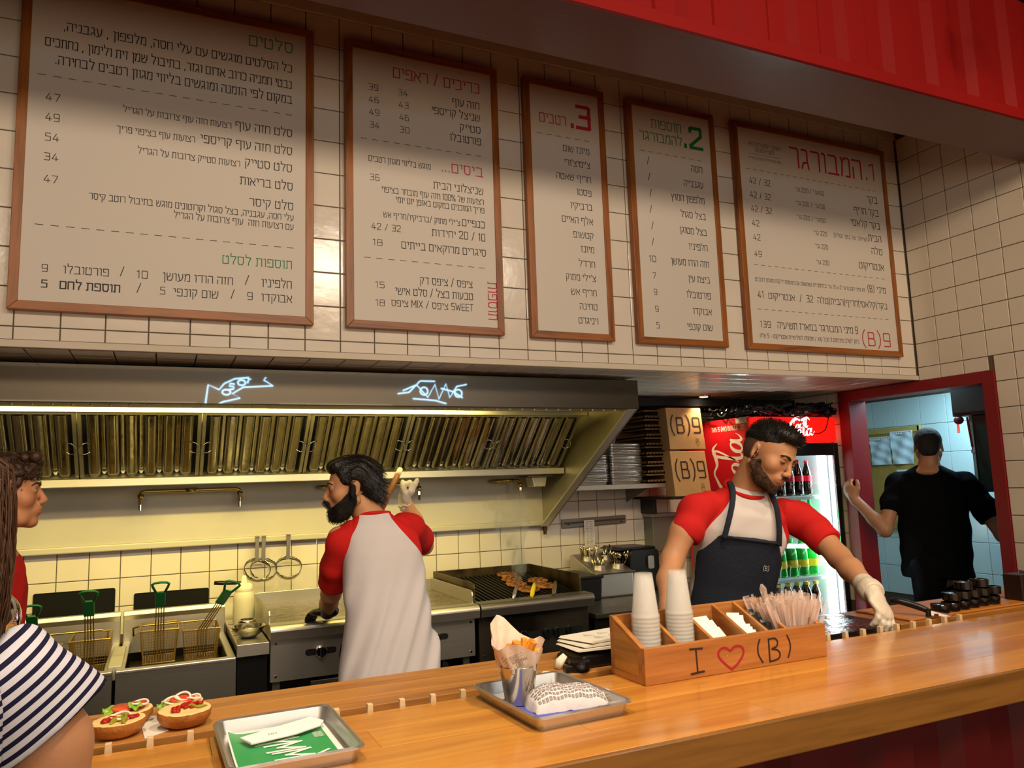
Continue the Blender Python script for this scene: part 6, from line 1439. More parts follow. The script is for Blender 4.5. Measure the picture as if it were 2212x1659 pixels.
# beer tap behind the shoulder
t = thing('chrome_tap', (-4.58, -1.72, 1.0), 'chrome rounded drink tap with a green badge beside the striped shoulder', 'tap')
build('column', MB().lathe([(.045, 0), (.045, .01), (.028, .02), (.026, .24)], 28, (-4.575, -1.72, 1.0005)), M_chrome, t, smooth=True)
build('head', MB().ell((-4.56, -1.72, 1.305), (.052, .045, .05), 28, 16), M_chrome, t, smooth=True)
build('badge', MB().cyl((-4.575, -1.768, 1.29), (-4.575, -1.756, 1.29), .026, n=28), M_green, t, bevel=.002); build('badge_ring', MB().tube([(-4.575+.027*math.cos(2*PI*i/28), -1.769, 1.29+.027*math.sin(2*PI*i/28)) for i in range(28)], .003, 8, closed=True), mat('copper', '#a8683c', .3, 1), t, smooth=True)
t = thing('track_spot', (-1.75, -1.6, 3.8), 'black spotlight head at the top edge beside the corrugated panel', 'spotlight')
build('lamp_head', MB().cyl((-1.02, -1.52, 3.42), (-1.0, -1.42, 3.55), .045, n=24), M_blkm, t, bevel=.004); build('arm', MB().cyl((-1.0, -1.42, 3.55), (-1.0, -1.42, 4.0), .012, n=10), M_blkm, t)

# ================================================================ people: smooth implicit surfaces turned into meshes
def sn_mesh(fn, lo, hi, h):
    """naive surface nets of fn(P)->distance on a grid"""
    lo = np.array(lo, np.float32); n = np.ceil((np.array(hi)-lo)/h).astype(int)+1
    ax = [lo[i]+np.arange(n[i], dtype=np.float32)*h for i in range(3)]
    X, Y, Z = np.meshgrid(*ax, indexing='ij'); P = np.stack([X, Y, Z], -1).reshape(-1, 3)
    F = fn(P).reshape(n).astype(np.float32); S = F < 0
    c = [slice(None, -1), slice(1, None)]; m = np.array(n)-1
    acc = np.zeros(tuple(m)+(3,), np.float32); cnt = np.zeros(tuple(m), np.float32)
    for ax_ in range(3):
        o = [a for a in range(3) if a != ax_]
        for b0 in (0, 1):
            for b1 in (0, 1):
                sa = [None]*3; sb = [None]*3; sa[ax_] = c[0]; sb[ax_] = c[1]; sa[o[0]] = sb[o[0]] = c[b0]; sa[o[1]] = sb[o[1]] = c[b1]
                fa, fb = F[tuple(sa)], F[tuple(sb)]; x = (fa < 0) != (fb < 0); t = np.where(x, fa/np.where(x, fa-fb, 1), 0)
                v = np.zeros(tuple(m)+(3,), np.float32); v[..., ax_] = t; v[..., o[0]] = b0; v[..., o[1]] = b1
                acc += v*x[..., None]; cnt += x
    act = cnt > 0; idx = -np.ones(tuple(m), np.int64); idx[act] = np.arange(act.sum())
    ijk = np.argwhere(act); V = lo+(ijk+acc[act]/cnt[act][:, None])*h; faces = []
    for ax_ in range(3):
        o = [a for a in range(3) if a != ax_]
        sa = [slice(1, -1)]*3; sb = [slice(1, -1)]*3; sa[ax_] = c[0]; sb[ax_] = c[1]
        A, B = S[tuple(sa)], S[tuple(sb)]; e = np.argwhere(A != B)
        if not len(e): continue
        ins = A[tuple(e.T)]; g = e.copy(); g[:, o[0]] += 1; g[:, o[1]] += 1
        def at(d0, d1): q = g.copy(); q[:, o[0]] += d0; q[:, o[1]] += d1; return idx[tuple(q.T)]
        q = np.stack([at(-1, -1), at(0, -1), at(0, 0), at(-1, 0)], 1)
        fl = ins if ax_ != 1 else ~ins
        q = np.where(fl[:, None], q, q[:, ::-1]); faces.append(q)
    Fc = np.concatenate(faces); Fc = Fc[(Fc >= 0).all(1)]
    return V.astype(float), Fc
def smin(a, b, k): h = np.clip(.5+.5*(b-a)/k, 0, 1); return b*(1-h)+a*h-k*h*(1-h)
def smax(a, b, k): return -smin(-a, -b, k)
def cone(P, a, b, ra, rb):
    a = np.array(a, np.float32); b = np.array(b, np.float32); d = b-a; L2 = float(d@d) or 1e-9
    t = np.clip(((P-a)@d)/L2, 0, 1); return np.linalg.norm(P-a-t[:, None]*d, axis=1)-(ra+(rb-ra)*t)
def ell(P, c, r, R=None):
    q = P-np.array(c, np.float32)
    if R is not None: q = q@np.array(R, np.float32)
    r = np.array(r, np.float32); k0 = np.linalg.norm(q/r, axis=1); k1 = np.linalg.norm(q/(r*r), axis=1); return k0*(k0-1)/np.maximum(k1, 1e-6)
def rotm(rx=0, ry=0, rz=0): return np.array(Euler((rx, ry, rz)).to_matrix(), np.float32)
def wob(P, f, s=0):
    x, y, z = P.T*f; return (np.sin(x+1.7*np.sin(y*.7+s))+np.sin(y*1.1+1.3*np.sin(z*.9+s*2))+np.sin(z*.95+1.5*np.sin(x*.8+s*3)))/3
def limb(P, pts, rs, k=.012):
    d = None
    for a, b, ra, rb in zip(pts[:-1], pts[1:], rs[:-1], rs[1:]):
        e = cone(P, a, b, ra, rb); d = e if d is None else smin(d, e, k)
    return d
def stations(P, st, zaxis=2):
    z = P[:, 2]; zs = np.array([s[0] for s in st]); o = np.argsort(zs); zs = zs[o]; A = np.array([s[1:] for s in st])[o]
    rx = np.interp(z, zs, A[:, 0]); ry = np.interp(z, zs, A[:, 1]); cx = np.interp(z, zs, A[:, 2]); cy = np.interp(z, zs, A[:, 3])
    e = 2.4; k = (np.abs((P[:, 0]-cx)/rx)**e+np.abs((P[:, 1]-cy)/ry)**e)**(1/e)
    d = (k-1)*np.minimum(rx, ry); return smax(smax(d, z-zs[-1], .02), zs[0]-z, .01)
def head_sdf(P, jaw=1.0, beardless=True, open_=0):
    d = ell(P, (0, -.012, .042), (.077, .097, .084))
    d = smin(d, ell(P, (0, .030, -.010), (.062, .062, .085)), .025)
    d = smin(d, ell(P, (0, .040, -.068), (.050*jaw, .046, .040)), .03)
    d = smin(d, ell(P, (0, .074, -.096), (.024, .020, .018)), .02)
    for s in (-1, 1):
        d = smin(d, ell(P, (s*.046, .058, -.018), (.024, .026, .026)), .02)
        d = smin(d, cone(P, (s*.060, -.010, -.045), (s*.040, .045, -.085), .018, .018), .02)
        d = smax(d, -ell(P, (s*.032, .104, .008), (.019, .016, .012)), .012)
        d = smin(d, ell(P, (s*.031, .077, .008), (.0155, .013, .0125)), .004)
        d = smin(d, ell(P, (s*.012, .104, -.030), (.009, .010, .008)), .006)
    d = smin(d, cone(P, (-.034, .086, .028), (.034, .086, .028), .009, .009), .012)
    d = smin(d, cone(P, (0, .092, .016), (0, .112, -.024), .0075, .0105), .010)
    d = smin(d, ell(P, (0, .086, -.055), (.028, .018, .022)), .012)
    d = smin(d, ell(P, (0, .099, -.050-.001), (.022, .0085, .0055)), .004)
    d = smin(d, ell(P, (0, .097, -.063-open_), (.019, .0085, .0062)), .004)
    for s in (-1, 1):
        e = ell(P, (s*.079, -.008, -.002), (.0085, .019, .032), rotm(.25, 0, s*-.35)); e = smax(e, -ell(P, (s*.086, -.002, .002), (.006, .010, .018)), .004)
        d = smin(d, e, .006)
    return d
def head_tint(V):
    """per vertex tint of the skin: lips, cheeks, lids"""
    t = np.ones((len(V), 3)); x, y, z = V.T
    lip = np.exp(-((x/.022)**4+((z+.057)/.011)**4))*(y > .088); t *= 1-lip[:, None]*np.array([.12, .38, .35])
    ck = np.exp(-(((np.abs(x)-.05)/.022)**2+((z+.02)/.022)**2))*(y > .03); t *= 1-ck[:, None]*np.array([.0, .10, .08])
    ey = np.exp(-(((np.abs(x)-.032)/.017)**2+((z-.010)/.010)**2))*(y > .06); t *= 1-ey[:, None]*np.array([.18, .24, .22])
    return t
def hand_sdf(P, curls, spread=.06, thumb=(.6, .5), side=1, fat=1.0, tc=0):
    """wrist at origin, fingers along +y, palm faces -z, thumb on side*x"""
    d = smin(cone(P, (0, -.03, 0), (0, .01, 0), .026*fat, .025*fat), ell(P, (0, .048, 0), (.041*fat, .054, .0165*fat)), .02)
    xs = [s*side for s in (.030, .010, -.011, -.030)]; Ls = (.072, .080, .075, .058)
    for i, (x, L) in enumerate(zip(xs, Ls)):
        p = np.array((x*.9, .078-.006*(i == 3)-.003*(i == 0), 0)); a = 0; sp = spread*(1.5-i)*side; r = (.0092-.0006*(i == 3))*fat; prev = None
        pts = [p]; c = curls[i] if isinstance(curls[i], (list, tuple)) else (curls[i], curls[i]*1.1, curls[i]*.7)
        for j, f in enumerate((.45, .31, .24)):
            a += c[j]; dv = np.array((math.sin(sp)*math.cos(a), math.cos(sp)*math.cos(a), -math.sin(a))); p = p+dv*L*f; pts.append(p)
        d = smin(d, limb(P, pts, [r*1.05, r, r*.94, r*.82], .004), .006)
    b = np.array((side*.026, .012, -.006)); a1, a2 = thumb
    p1 = b+.038*np.array((side*math.sin(a1), math.cos(a1)*.9, -.25-tc)); p2 = p1+.030*np.array((side*math.sin(a2), math.cos(a2), -.25-tc)); p3 = p2+.024*np.array((side*math.sin(a2-.25), math.cos(a2-.25), -.2-tc))
    return smin(d, limb(P, [b, p1, p2, p3], [.016*fat, .012*fat, .0105*fat, .0085*fat], .006), .012)
def frame_of(loc, fwd, up=(0, 0, 1)):
    """local y along fwd, z close to up"""
    f = Vector(fwd).normalized(); u = Vector(up); x = f.cross(u).normalized(); z = x.cross(f)
    return Matrix.Translation(loc) @ Matrix((x, f, z)).transposed().to_4x4()
def sdf_part(fn, lo, hi, h, M=None, tint=None):
    V, F = sn_mesh(fn, lo, hi, h); T = tint(V) if tint else np.ones((len(V), 3))
    if M is not None: A = np.array(M); V = V@A[:3, :3].T+A[:3, 3]
    return V, F, T
def sdf_obj(name, parts, m, parent=None, frame=None, smooth=True, relax=1):
    """joins parts into ONE mesh object; frame = world matrix whose local coordinates the parts use"""
    V = []; F = []; T = []; n = 0
    for v, f, t in parts: V.append(v); F.append(f+n); T.append(t); n += len(v)
    V = np.concatenate(V); F = np.concatenate(F); T = np.concatenate(T)
    for _ in range(relax):
        E = np.concatenate([F[:, [0, 1]], F[:, [1, 2]], F[:, [2, 3]], F[:, [3, 0]]]); S = np.zeros_like(V); C = np.zeros(len(V))
        np.add.at(S, E[:, 0], V[E[:, 1]]); np.add.at(C, E[:, 0], 1); np.add.at(S, E[:, 1], V[E[:, 0]]); np.add.at(C, E[:, 1], 1); V = V*.5+.5*S/np.maximum(C, 1)[:, None]
    if frame is None: frame = Matrix.Identity(4)
    loc = None
    if parent is None: loc = Vector(((V[:, 0].min()+V[:, 0].max())/2, (V[:, 1].min()+V[:, 1].max())/2, V[:, 2].min())); V = V-np.array(loc)
    me = bpy.data.meshes.new(name); me.vertices.add(len(V)); me.vertices.foreach_set('co', V.astype(np.float32).ravel())
    me.loops.add(len(F)*4); me.loops.foreach_set('vertex_index', F.astype(np.int32).ravel()); me.polygons.add(len(F))
    me.polygons.foreach_set('loop_start', np.arange(0, len(F)*4, 4, dtype=np.int32)); me.polygons.foreach_set('use_smooth', np.ones(len(F), bool))
    me.update(calc_edges=True); me.materials.append(m)
    at = me.color_attributes.new('tint', 'FLOAT_COLOR', 'POINT'); at.data.foreach_set('color', np.concatenate([T, np.ones((len(T), 1))], 1).astype(np.float32).ravel())
    o = bpy.data.objects.new(name, me); COL.objects.link(o)
    if parent is not None: o.parent = parent; o.matrix_basis = mworld(parent).inverted() @ frame
    else: o.matrix_basis = frame @ Matrix.Translation(loc)
    return o
def to_local(fn, M):
    """use a local-frame sdf on world points"""
    A = np.array(M.inverted(), np.float32); return lambda P: fn(P@A[:3, :3].T+A[:3, 3])
def skin(name, c): return mat(name, c, .48, spec=.35, bump=.12, bscale=160, var=.06, vscale=14, sss=.12, attr='tint')
M_glove = mat('latex_glove', '#d8cdb8', .35, spec=.5, bump=.9, bscale=55, trans=.05, sss=.1)
M_gloveb = mat('black_glove', '#0c0c0d', .35, bump=.5, bscale=60)
M_hair = mat('black_hair', '#120c09', .42, spec=.5, bump=1, bscale=120, stretch=(1, 1, .25)); M_hairb = mat('brown_hair', '#3a2413', .45, spec=.5, bump=1, bscale=110)
M_pants = mat('black_trousers', '#060608', .9, spec=.1)
def raglan(name, white, red, x0=.062, z0=.01, x1=.185, z1=-.21):
    """white shirt body whose shoulders are red above the two slanted seams, in the torso's own coordinates"""
    m = mat(name, white, .85, spec=.2, bump=.35, bscale=9, var=.03); N = m.node_tree.nodes; L = m.node_tree.links; b = N['Principled BSDF']
    tc = N.new('ShaderNodeTexCoord'); sx = N.new('ShaderNodeSeparateXYZ'); L.new(tc.outputs['Object'], sx.inputs[0])
    ab = N.new('ShaderNodeMath'); ab.operation = 'ABSOLUTE'; L.new(sx.outputs[0], ab.inputs[0])
    mr = N.new('ShaderNodeMapRange'); mr.inputs[1].default_value = z1; mr.inputs[2].default_value = z0; mr.inputs[3].default_value = x1; mr.inputs[4].default_value = x0; mr.interpolation_type = 'SMOOTHSTEP'; mr.clamp = True
    L.new(sx.outputs[2], mr.inputs[0]); g = N.new('ShaderNodeMath'); g.operation = 'GREATER_THAN'; L.new(ab.outputs[0], g.inputs[0]); L.new(mr.outputs[0], g.inputs[1])
    zz = N.new('ShaderNodeMath'); zz.operation = 'GREATER_THAN'; L.new(sx.outputs[2], zz.inputs[0]); zz.inputs[1].default_value = z1
    mu = N.new('ShaderNodeMath'); mu.operation = 'MULTIPLY'; L.new(g.outputs[0], mu.inputs[0]); L.new(zz.outputs[0], mu.inputs[1])
    mx = N.new('ShaderNodeMix'); mx.data_type = 'RGBA'; L.new(mu.outputs[0], mx.inputs[0]); mx.inputs[7].default_value = lin(red)
    src = b.inputs['Base Color'].links[0].from_socket; L.new(src, mx.inputs[6]); L.new(mx.outputs[2], b.inputs['Base Color']); return m
RED = '#c8201c'; M_redcloth = mat('red_cloth', RED, .85, spec=.2, bump=.4, bscale=10, var=.1, vscale=5)
def eyes(body, HM, look=0, closed=False, scale=1.0):
    """eye whites, irises and brows on a head frame"""
    for s in (-1, 1):
        c = HM @ Vector((s*.031, .0815, .009)); e = build('eye', MB().ell((0, 0, 0), (.0128, .0105, .0092), 16, 10, M=Matrix.Translation(c) @ HM.to_3x3().normalized().to_4x4()), mat('eye_white', '#b9aca0', .25), body, smooth=True)
        if not closed: build('iris', MB().ell((0, 0, 0), (.0052, .003, .0052), 12, 8, M=Matrix.Translation(HM @ Vector((s*.031+look*.004, .0905, .009))) @ HM.to_3x3().normalized().to_4x4()), mat('iris', '#1c0f08', .15), e, smooth=True)
def brows(body, HM, m, t=.0042):
    for s in (-1, 1):
        P = [HM @ Vector(p) for p in ((s*.012, .0985, .026), (s*.024, .097, .032), (s*.038, .090, .033), (s*.050, .078, .027))]
        build('eyebrow', MB().tube(P, [t*.8, t, t*.9, t*.4], 8), m, body, smooth=True)

NP = np.array
def legs_part(hip, foot, w=.10, h=.016):
    (x, y, z) = hip; (fx, fy) = foot
    f = lambda P: smin(smin(limb(P, [(x-w, y, z), (fx-w*1.1, (y+fy)/2+.02, z*.52), (fx-w*1.1, fy, .06)], [.105, .078, .06]), limb(P, [(x+w, y, z), (fx+w*1.1, (y+fy)/2+.02, z*.52), (fx+w*1.1, fy, .06)], [.105, .078, .06]), .02), ell(P, (x, y, z+.02), (.19, .13, .13)), .04)
    return sdf_part(f, (min(x, fx)-.32, min(y, fy)-.22, 0), (max(x, fx)+.32, max(y, fy)+.24, z+.20), h)
def shoe(parent, x, y, d=1):
    build('shoe', MB().lathe([(.001, 0), (1, 0), (1, .3), (.8, .7), (.001, 1)], 16, M=Matrix.Translation((x, y+d*.05, 0)) @ Matrix.Diagonal((.048, .13, .08, 1))), M_blk, parent, smooth=True)
def torso_fn(st, folds=.003, fs=0, fdir=(30, 0, 14)):
    def f(P):
        d = stations(P, st)
        if folds:
            a = P@NP(fdir, np.float32)
            d = d+folds*(np.sin(a+2.2*wob(P, 6, fs))*(.5+.5*wob(P, 5, fs+2)))+folds*.5*np.sin(a*2.1+3*wob(P, 7, fs+1))
        return d
    return f
ST = [(.015, .068, .062, 0, .0), (-.02, .105, .075, 0, .0), (-.05, .16, .09, 0, .0), (-.09, .192, .105, 0, .0), (-.15, .198, .118, 0, 0), (-.25, .186, .122, 0, 0), (-.38, .180, .118, 0, 0), (-.50, .188, .122, 0, 0), (-.66, .20, .13, 0, 0)]
def strands(parent, name, o, n, L, r, m, dirf, seed=1):
    """short hairs along a surface"""
    me = o.data; q = random.Random(seed); mb = MB(); co = np.empty(len(me.vertices)*3, np.float32); me.vertices.foreach_get('co', co); ok = np.nonzero(head_sdf(co.reshape(-1, 3)) > .0012)[0].tolist(); k = len(ok)
    for _ in range(n):
        v = me.vertices[ok[q.randrange(k)]]; p = v.co; d = Vector(dirf(p, v.normal)).normalized(); l = L*q.uniform(.6, 1.2)
        d2 = (d+Vector((q.uniform(-.25, .25), q.uniform(-.25, .25), q.uniform(-.25, .25)))).normalized(); sd = d2.cross(v.normal).normalized()*r
        a = p-v.normal*.001; b = p+d2*l*.5+v.normal*.0025; c = p+(d2+v.normal*.1).normalized()*l
        mb.add([a-sd, a+sd, b+sd, b-sd, c], [(0, 1, 2, 3), (3, 2, 4)])
    h = mesh_from(mb.v, mb.f, None, m, name=name); x = bpy.data.objects.new(name, h); COL.objects.link(x); x.parent = parent; x.matrix_basis = mworld(parent).inverted() @ mworld(o); x['kind'] = 'stuff'
    return x
# ---------------------------------------------------------------- cook at the griddle, back to us, head in profile
HM = frame_of((-3.540, .10, 1.494), (-.97, .16, -.08), (.03, .0, 1)) @ Matrix.Scale(1.07, 4)
Tn = Vector((-3.458, .075, 1.375)); TM = frame_of(Tn, (.10, 1, -.10), (-.04, .10, 1))
sk = skin('skin_cook', '#c08a60')
hl, hh = (-.11, -.14, -.15), (.11, .145, .15)
ht = lambda V: head_tint((V-np.array(HM.translation))@np.array(HM.to_3x3().inverted().transposed())) if False else head_tint(V)
head = sdf_part(head_sdf, hl, hh, .0033, HM, head_tint)
C1 = NP(HM @ Vector((0, -.02, -.05))); C2 = NP(TM @ Vector((0, -.01, -.03)))
neck = sdf_part(lambda P: smin(cone(P, C1, C2, .058, .066), ell(P, NP(TM @ Vector((0, -.0, -.065))), (.10, .05, .03)), .03), C2-.17, C1+.14, .006)
shR, elR, wrR = (-3.285, .09, 1.315), (-3.150, .31, 1.215), (-3.232, .34, 1.430)
shL, elL, wrL = (-3.605, .07, 1.290), (-3.600, .27, 1.035), (-3.570, .50, .925)
armR = sdf_part(lambda P: limb(P, [shR, elR, (-3.19, .325, 1.33), wrR], [.050, .042, .040, .028], .02), (-3.36, .0, 1.14), (-3.06, .42, 1.48), .006)
armL = sdf_part(lambda P: limb(P, [shL, elL, (-3.588, .38, .98), wrL], [.050, .043, .040, .028], .02), (-3.68, -.0, .86), (-3.50, .56, 1.36), .006)
core = sdf_part(lambda P: limb(P, [NP(TM @ Vector((0, 0, -.12))), (-3.41, .06, .95), (-3.40, .05, .80)], [.10, .10, .12], .04), (-3.60, -.15, .62), (-3.2, .28, 1.38), .014)
lg = legs_part((-3.40, .05, .80), (-3.42, .08))
man1 = sdf_obj('person', [head, neck, armR, armL, core], sk)
tag(man1, 'bearded person in white and red shirt at the griddle, back turned, raising a gloved hand', 'person')
tr = sdf_obj('trousers', [lg], M_pants, man1); shoe(man1, -3.53, .08); shoe(man1, -3.31, .08)
brows(man1, HM, M_hair); eyes(man1, HM)
def hair_slick(P):
    d = smin(ell(P, (0, -.022, .052), (.087, .104, .088)), ell(P, (0, -.078, -.012), (.060, .046, .062)), .03)
    d = smin(d, ell(P, (0, .045, .098), (.058, .050, .032)), .03)
    fc = smax(.062+.30*(P[:, 2]-.075)-P[:, 1]*-1*0-0*P[:, 0], P[:, 1]*0-1, .001)
    face = smin(smax(-(P[:, 1]-(.050+np.clip((P[:, 2]-.02)*.25, -.02, .05))), P[:, 2]-.072, .012), smax(-(P[:, 1]-.004), P[:, 2]-.018, .01), .01)
    d = smax(d, -face, .008); d = smax(d, -ell(P, (.082, -.006, -.004), (.028, .027, .040)), .006); d = smax(d, -ell(P, (-.082, -.006, -.004), (.028, .027, .040)), .006)
    d = smax(d, -(P[:, 2]+.072), .01)
    return d+.0026*np.sin(170*P[:, 0]+60*P[:, 2]*np.sign(P[:, 0])+2.5*wob(P, 22))+.0016*np.sin(330*P[:, 0]+40*P[:, 2]+3*wob(P, 30, 1))
hr = sdf_obj('hair', [sdf_part(hair_slick, (-.12, -.15, -.10), (.12, .13, .17), .0032)], M_hair, man1, HM, relax=0)
strands(man1, 'hair_strands', hr, 2600, .035, .0007, M_hair, lambda p, n: (n.x*.2, -1, -.25-.9*(p.y < -.03)), 2)
def beard_shell(off, s=1.0, low=0):
    def f(P):
        reg = None
        for sg in (-1, 1):
            e = limb(P, [(sg*.080, .006, .008), (sg*.078, .018, -.045), (sg*.058, .052, -.088), (0, .088, -.110)], [.012*s, .024*s, .036*s, .040*s], .02)
            e = smin(e, limb(P, [(sg*.036, .100, -.075), (sg*.030, .104, -.050), (0, .112, -.0425)], [.012, .0085, .0075], .006), .006)+.004*wob(P, 70, 5)
            reg = e if reg is None else np.minimum(reg, e)
        n = .0013*wob(P, 150)+.0010*wob(P, 330, 2)
        d = smax(head_sdf(P)-off*np.clip(.55+(-P[:, 2]-.02)*9, .45, 1.6)+n, reg, .004)
        return smax(d, -ell(P, (0, .112, -.0575), (.021, .022, .0080)), .003)
    return f
M_beard = mat('beard_black', '#140c08', .7, bump=1, bscale=260)
br = sdf_obj('beard', [sdf_part(beard_shell(.0085), (-.11, -.03, -.16), (.11, .14, .04), .0030)], M_beard, man1, HM, relax=0)
strands(man1, 'beard_hairs', br, 2600, .012, .0006, M_beard, lambda p, n: (n.x*.6, .25+n.y*.5, -.9), 3)
build('ear_stud', MB().ell((HM @ Vector((-.083, .004, -.030))), (.003, .003, .003), 8, 6), M_chrome, man1)
# shirt
def shirt1(P):
    d = stations(P, [(.018, .066, .058, 0, -.008), (-.02, .102, .074, 0, -.008), (-.05, .142, .088, .010, -.01), (-.09, .164, .10, .022, -.01), (-.16, .170, .110, .030, -.01), (-.28, .172, .114, .032, -.01), (-.42, .184, .120, .032, -.015), (-.55, .200, .126, .028, -.02), (-.675, .218, .130, .022, -.03)])
    z = P[:, 2]; k = np.clip((-z-.12)/.35, .12, 1)
    a = P@NP((38, 0, -17), np.float32)+2.4*wob(P, 5, 1)
    d = d+k*(.013*(np.abs(np.sin(a*.5))**.8-.6)*(.55+.45*wob(P, 4, 2))+.005*np.sin(a*1.9+2*wob(P, 9, 3)))
    return d
M_sh1 = raglan('raglan_cook', '#cfc6c4', RED, .062, .02, .215, -.26)
shirt = sdf_obj('shirt', [sdf_part(shirt1, (-.26, -.20, -.72), (.26, .18, .05), .007)], M_sh1, man1, TM)
def sleeve(parent, pts, rs, m, h=.006, folds=.0035, s=0, name='sleeve', tint=None):
    A = np.array(pts); lo = A.min(0)-max(rs)-.02; hi = A.max(0)+max(rs)+.02; ax = A[-1]-A[-2]; ax = ax/np.linalg.norm(ax); L_ = A[-1]
    def f(P):
        d = limb(P, pts, rs, .02)+folds*np.sin(P@NP((40, 55, 30))*.9+3*wob(P, 9, s))
        return smax(d, (P-L_)@ax, .004)
    return sdf_obj(name, [sdf_part(f, lo, hi, h)], m, parent)
sleeve(man1, [(-3.33, .06, 1.325), (-3.285, .09, 1.312), (-3.20, .22, 1.258), (-3.168, .285, 1.228)], [.060, .062, .060, .054], M_redcloth)
sleeve(man1, [(-3.545, .06, 1.300), (-3.592, .07, 1.270), (-3.608, .14, 1.16), (-3.606, .215, 1.075)], [.062, .064, .062, .060], M_redcloth)
def ring(parent, TM, rx, ry, z, r, m, name='collar', dz=.012, cy=0):
    build(name, MB().tube([TM @ Vector((rx*math.cos(2*PI*i/40), cy+ry*math.sin(2*PI*i/40), z-dz*math.sin(2*PI*i/40))) for i in range(40)], r, 8, closed=True, flat=1.0), m, parent, smooth=True)
ring(man1, TM, .072, .064, .004, .0095, M_redcloth, cy=-.004, dz=.004)
# raised gloved hand holding the scraper handle
WR = frame_of(wrR, (-.12, -.02, 1), (-.95, .25, 0))
sdf_obj('glove', [sdf_part(lambda P: hand_sdf(P, [(1.45, 1.55, .9), (1.4, 1.5, .9), (1.4, 1.5, .9), (1.3, 1.5, .9)], .0, (.5, -.3), 1, 1.2, .45)+.0012*wob(P, 140), (-.08, -.05, -.10), (.09, .18, .05), .003)], M_glove, man1, WR, relax=1)
build('glove_cuff', MB().tube([WR @ Vector((.034*math.cos(2*PI*i/24), -.022+.004*math.sin(6*PI*i/12), .031*math.sin(2*PI*i/24))) for i in range(24)], .0045, 6, closed=True), M_glove, man1, smooth=True)
t = thing('scraper', (-3.30, .25, 1.45), 'wooden handled scraper held up in the gloved hand of the cook', 'scraper')
a, b = Vector((-3.268, .352, 1.545)), Vector((-3.395, .20, 1.375)); d = b-a
build('handle', MB().tube([a-d*.05, a, a+d*.5, b, b+d*.35], [.010, .014, .014, .013, .011], 12), mat('scraper_wood', '#7c4a24', .5), t, smooth=True)
build('pale_grip_end', MB().tube([a-d*.22, a-d*.05], [.013, .015], 12), mat('pale_grip', '#d9c9a4', .5), t, smooth=True)
# leaning black gloved hand
WL = frame_of(wrL, (-.55, .80, -.12), (-.05, .12, 1))
sdf_obj('glove', [sdf_part(lambda P: hand_sdf(P, [(.35, .45, .3)]*4, .05, (.7, .4), 1, 1.15)+.0012*wob(P, 120), (-.09, -.06, -.09), (.10, .19, .05), .003)], M_gloveb, man1, WL)
sleeve(man1, [(-3.592, .42, .965), (-3.570, .50, .925), (-3.567, .52, .916)], [.033, .034, .034], M_gloveb, .004, .001, name='glove_cuff')
# ---------------------------------------------------------------- person with the apron
HM2 = frame_of((-2.150, -.955, 1.572), (.12, -.84, -.46), (.30, -.28, .95)) @ Matrix.Scale(1.04, 4)
TM2 = frame_of((-2.190, -.86, 1.447), (-.36, -.92, -.16), (.12, -.16, 1))
sk2 = skin('skin_server', '#bf8a63')
head = sdf_part(head_sdf, hl, hh, .0033, HM2, head_tint)
C1 = NP(HM2 @ Vector((0, -.025, -.045))); C2 = NP(TM2 @ Vector((0, -.015, -.03)))
neck = sdf_part(lambda P: smin(cone(P, C1, C2, .060, .066), ell(P, NP(TM2 @ Vector((0, 0, -.065))), (.10, .05, .03)), .03), np.minimum(C1, C2)-.16, np.maximum(C1, C2)+.13, .006)
shR, elR, wrR = (-2.392, -.80, 1.375), (-2.520, -.80, 1.190), (-2.640, -.93, 1.045)
shL, elL, wrL = (-1.990, -.93, 1.330), (-2.000, -1.12, 1.185), (-2.128, -1.368, 1.095)
armR = sdf_part(lambda P: limb(P, [shR, (-2.462, -.80, 1.29), elR, (-2.585, -.86, 1.125), wrR, (-2.69, -.98, .98)], [.052, .050, .042, .042, .031, .028], .02), (-2.80, -1.06, .93), (-2.34, -.76, 1.46), .006)
armL = sdf_part(lambda P: limb(P, [shL, (-1.985, -1.02, 1.26), elL, (-2.045, -1.21, 1.152), wrL], [.050, .048, .041, .040, .028], .02), (-2.19, -1.43, 1.04), (-1.91, -.83, 1.40), .005)
core = sdf_part(lambda P: limb(P, [NP(TM2 @ Vector((0, -.02, -.12))), NP(TM2 @ Vector((0, -.03, -.40))), NP(TM2 @ Vector((0, -.03, -.58)))], [.08, .07, .075], .04), (-2.55, -1.05, .68), (-2.05, -.55, 1.46), .014)
man2 = sdf_obj('person', [head, neck, armR, armL, core], sk2)
tag(man2, 'person in dark apron over a white and red shirt, looking down, reaching across the counter', 'person')
sdf_obj('trousers', [legs_part((-2.35, -.78, .86), (-2.36, -.80))], M_pants, man2); shoe(man2, -2.47, -.80, -1); shoe(man2, -2.25, -.80, -1)
brows(man2, HM2, M_hair, .0048); eyes(man2, HM2, closed=True)
for s in (-1, 1):
    c = HM2 @ Vector((s*.031, .0835, .0105)); build('eyelid', MB().ell((0, 0, 0), (.0140, .0095, .0085), 16, 10, M=Matrix.Translation(c) @ HM2.to_3x3().normalized().to_4x4()), mat('eyelid_skin', '#a87450', .5), man2, smooth=True)
    P = [HM2 @ Vector((s*(.018+.0065*i), .0925-.0013*(i-2)**2, .0045-.0008*(i-2)**2*-1)) for i in range(5)]; build('eyelash', MB().tube(P, [.0008, .0014, .0016, .0014, .0008], 6), M_hair, man2, smooth=True)
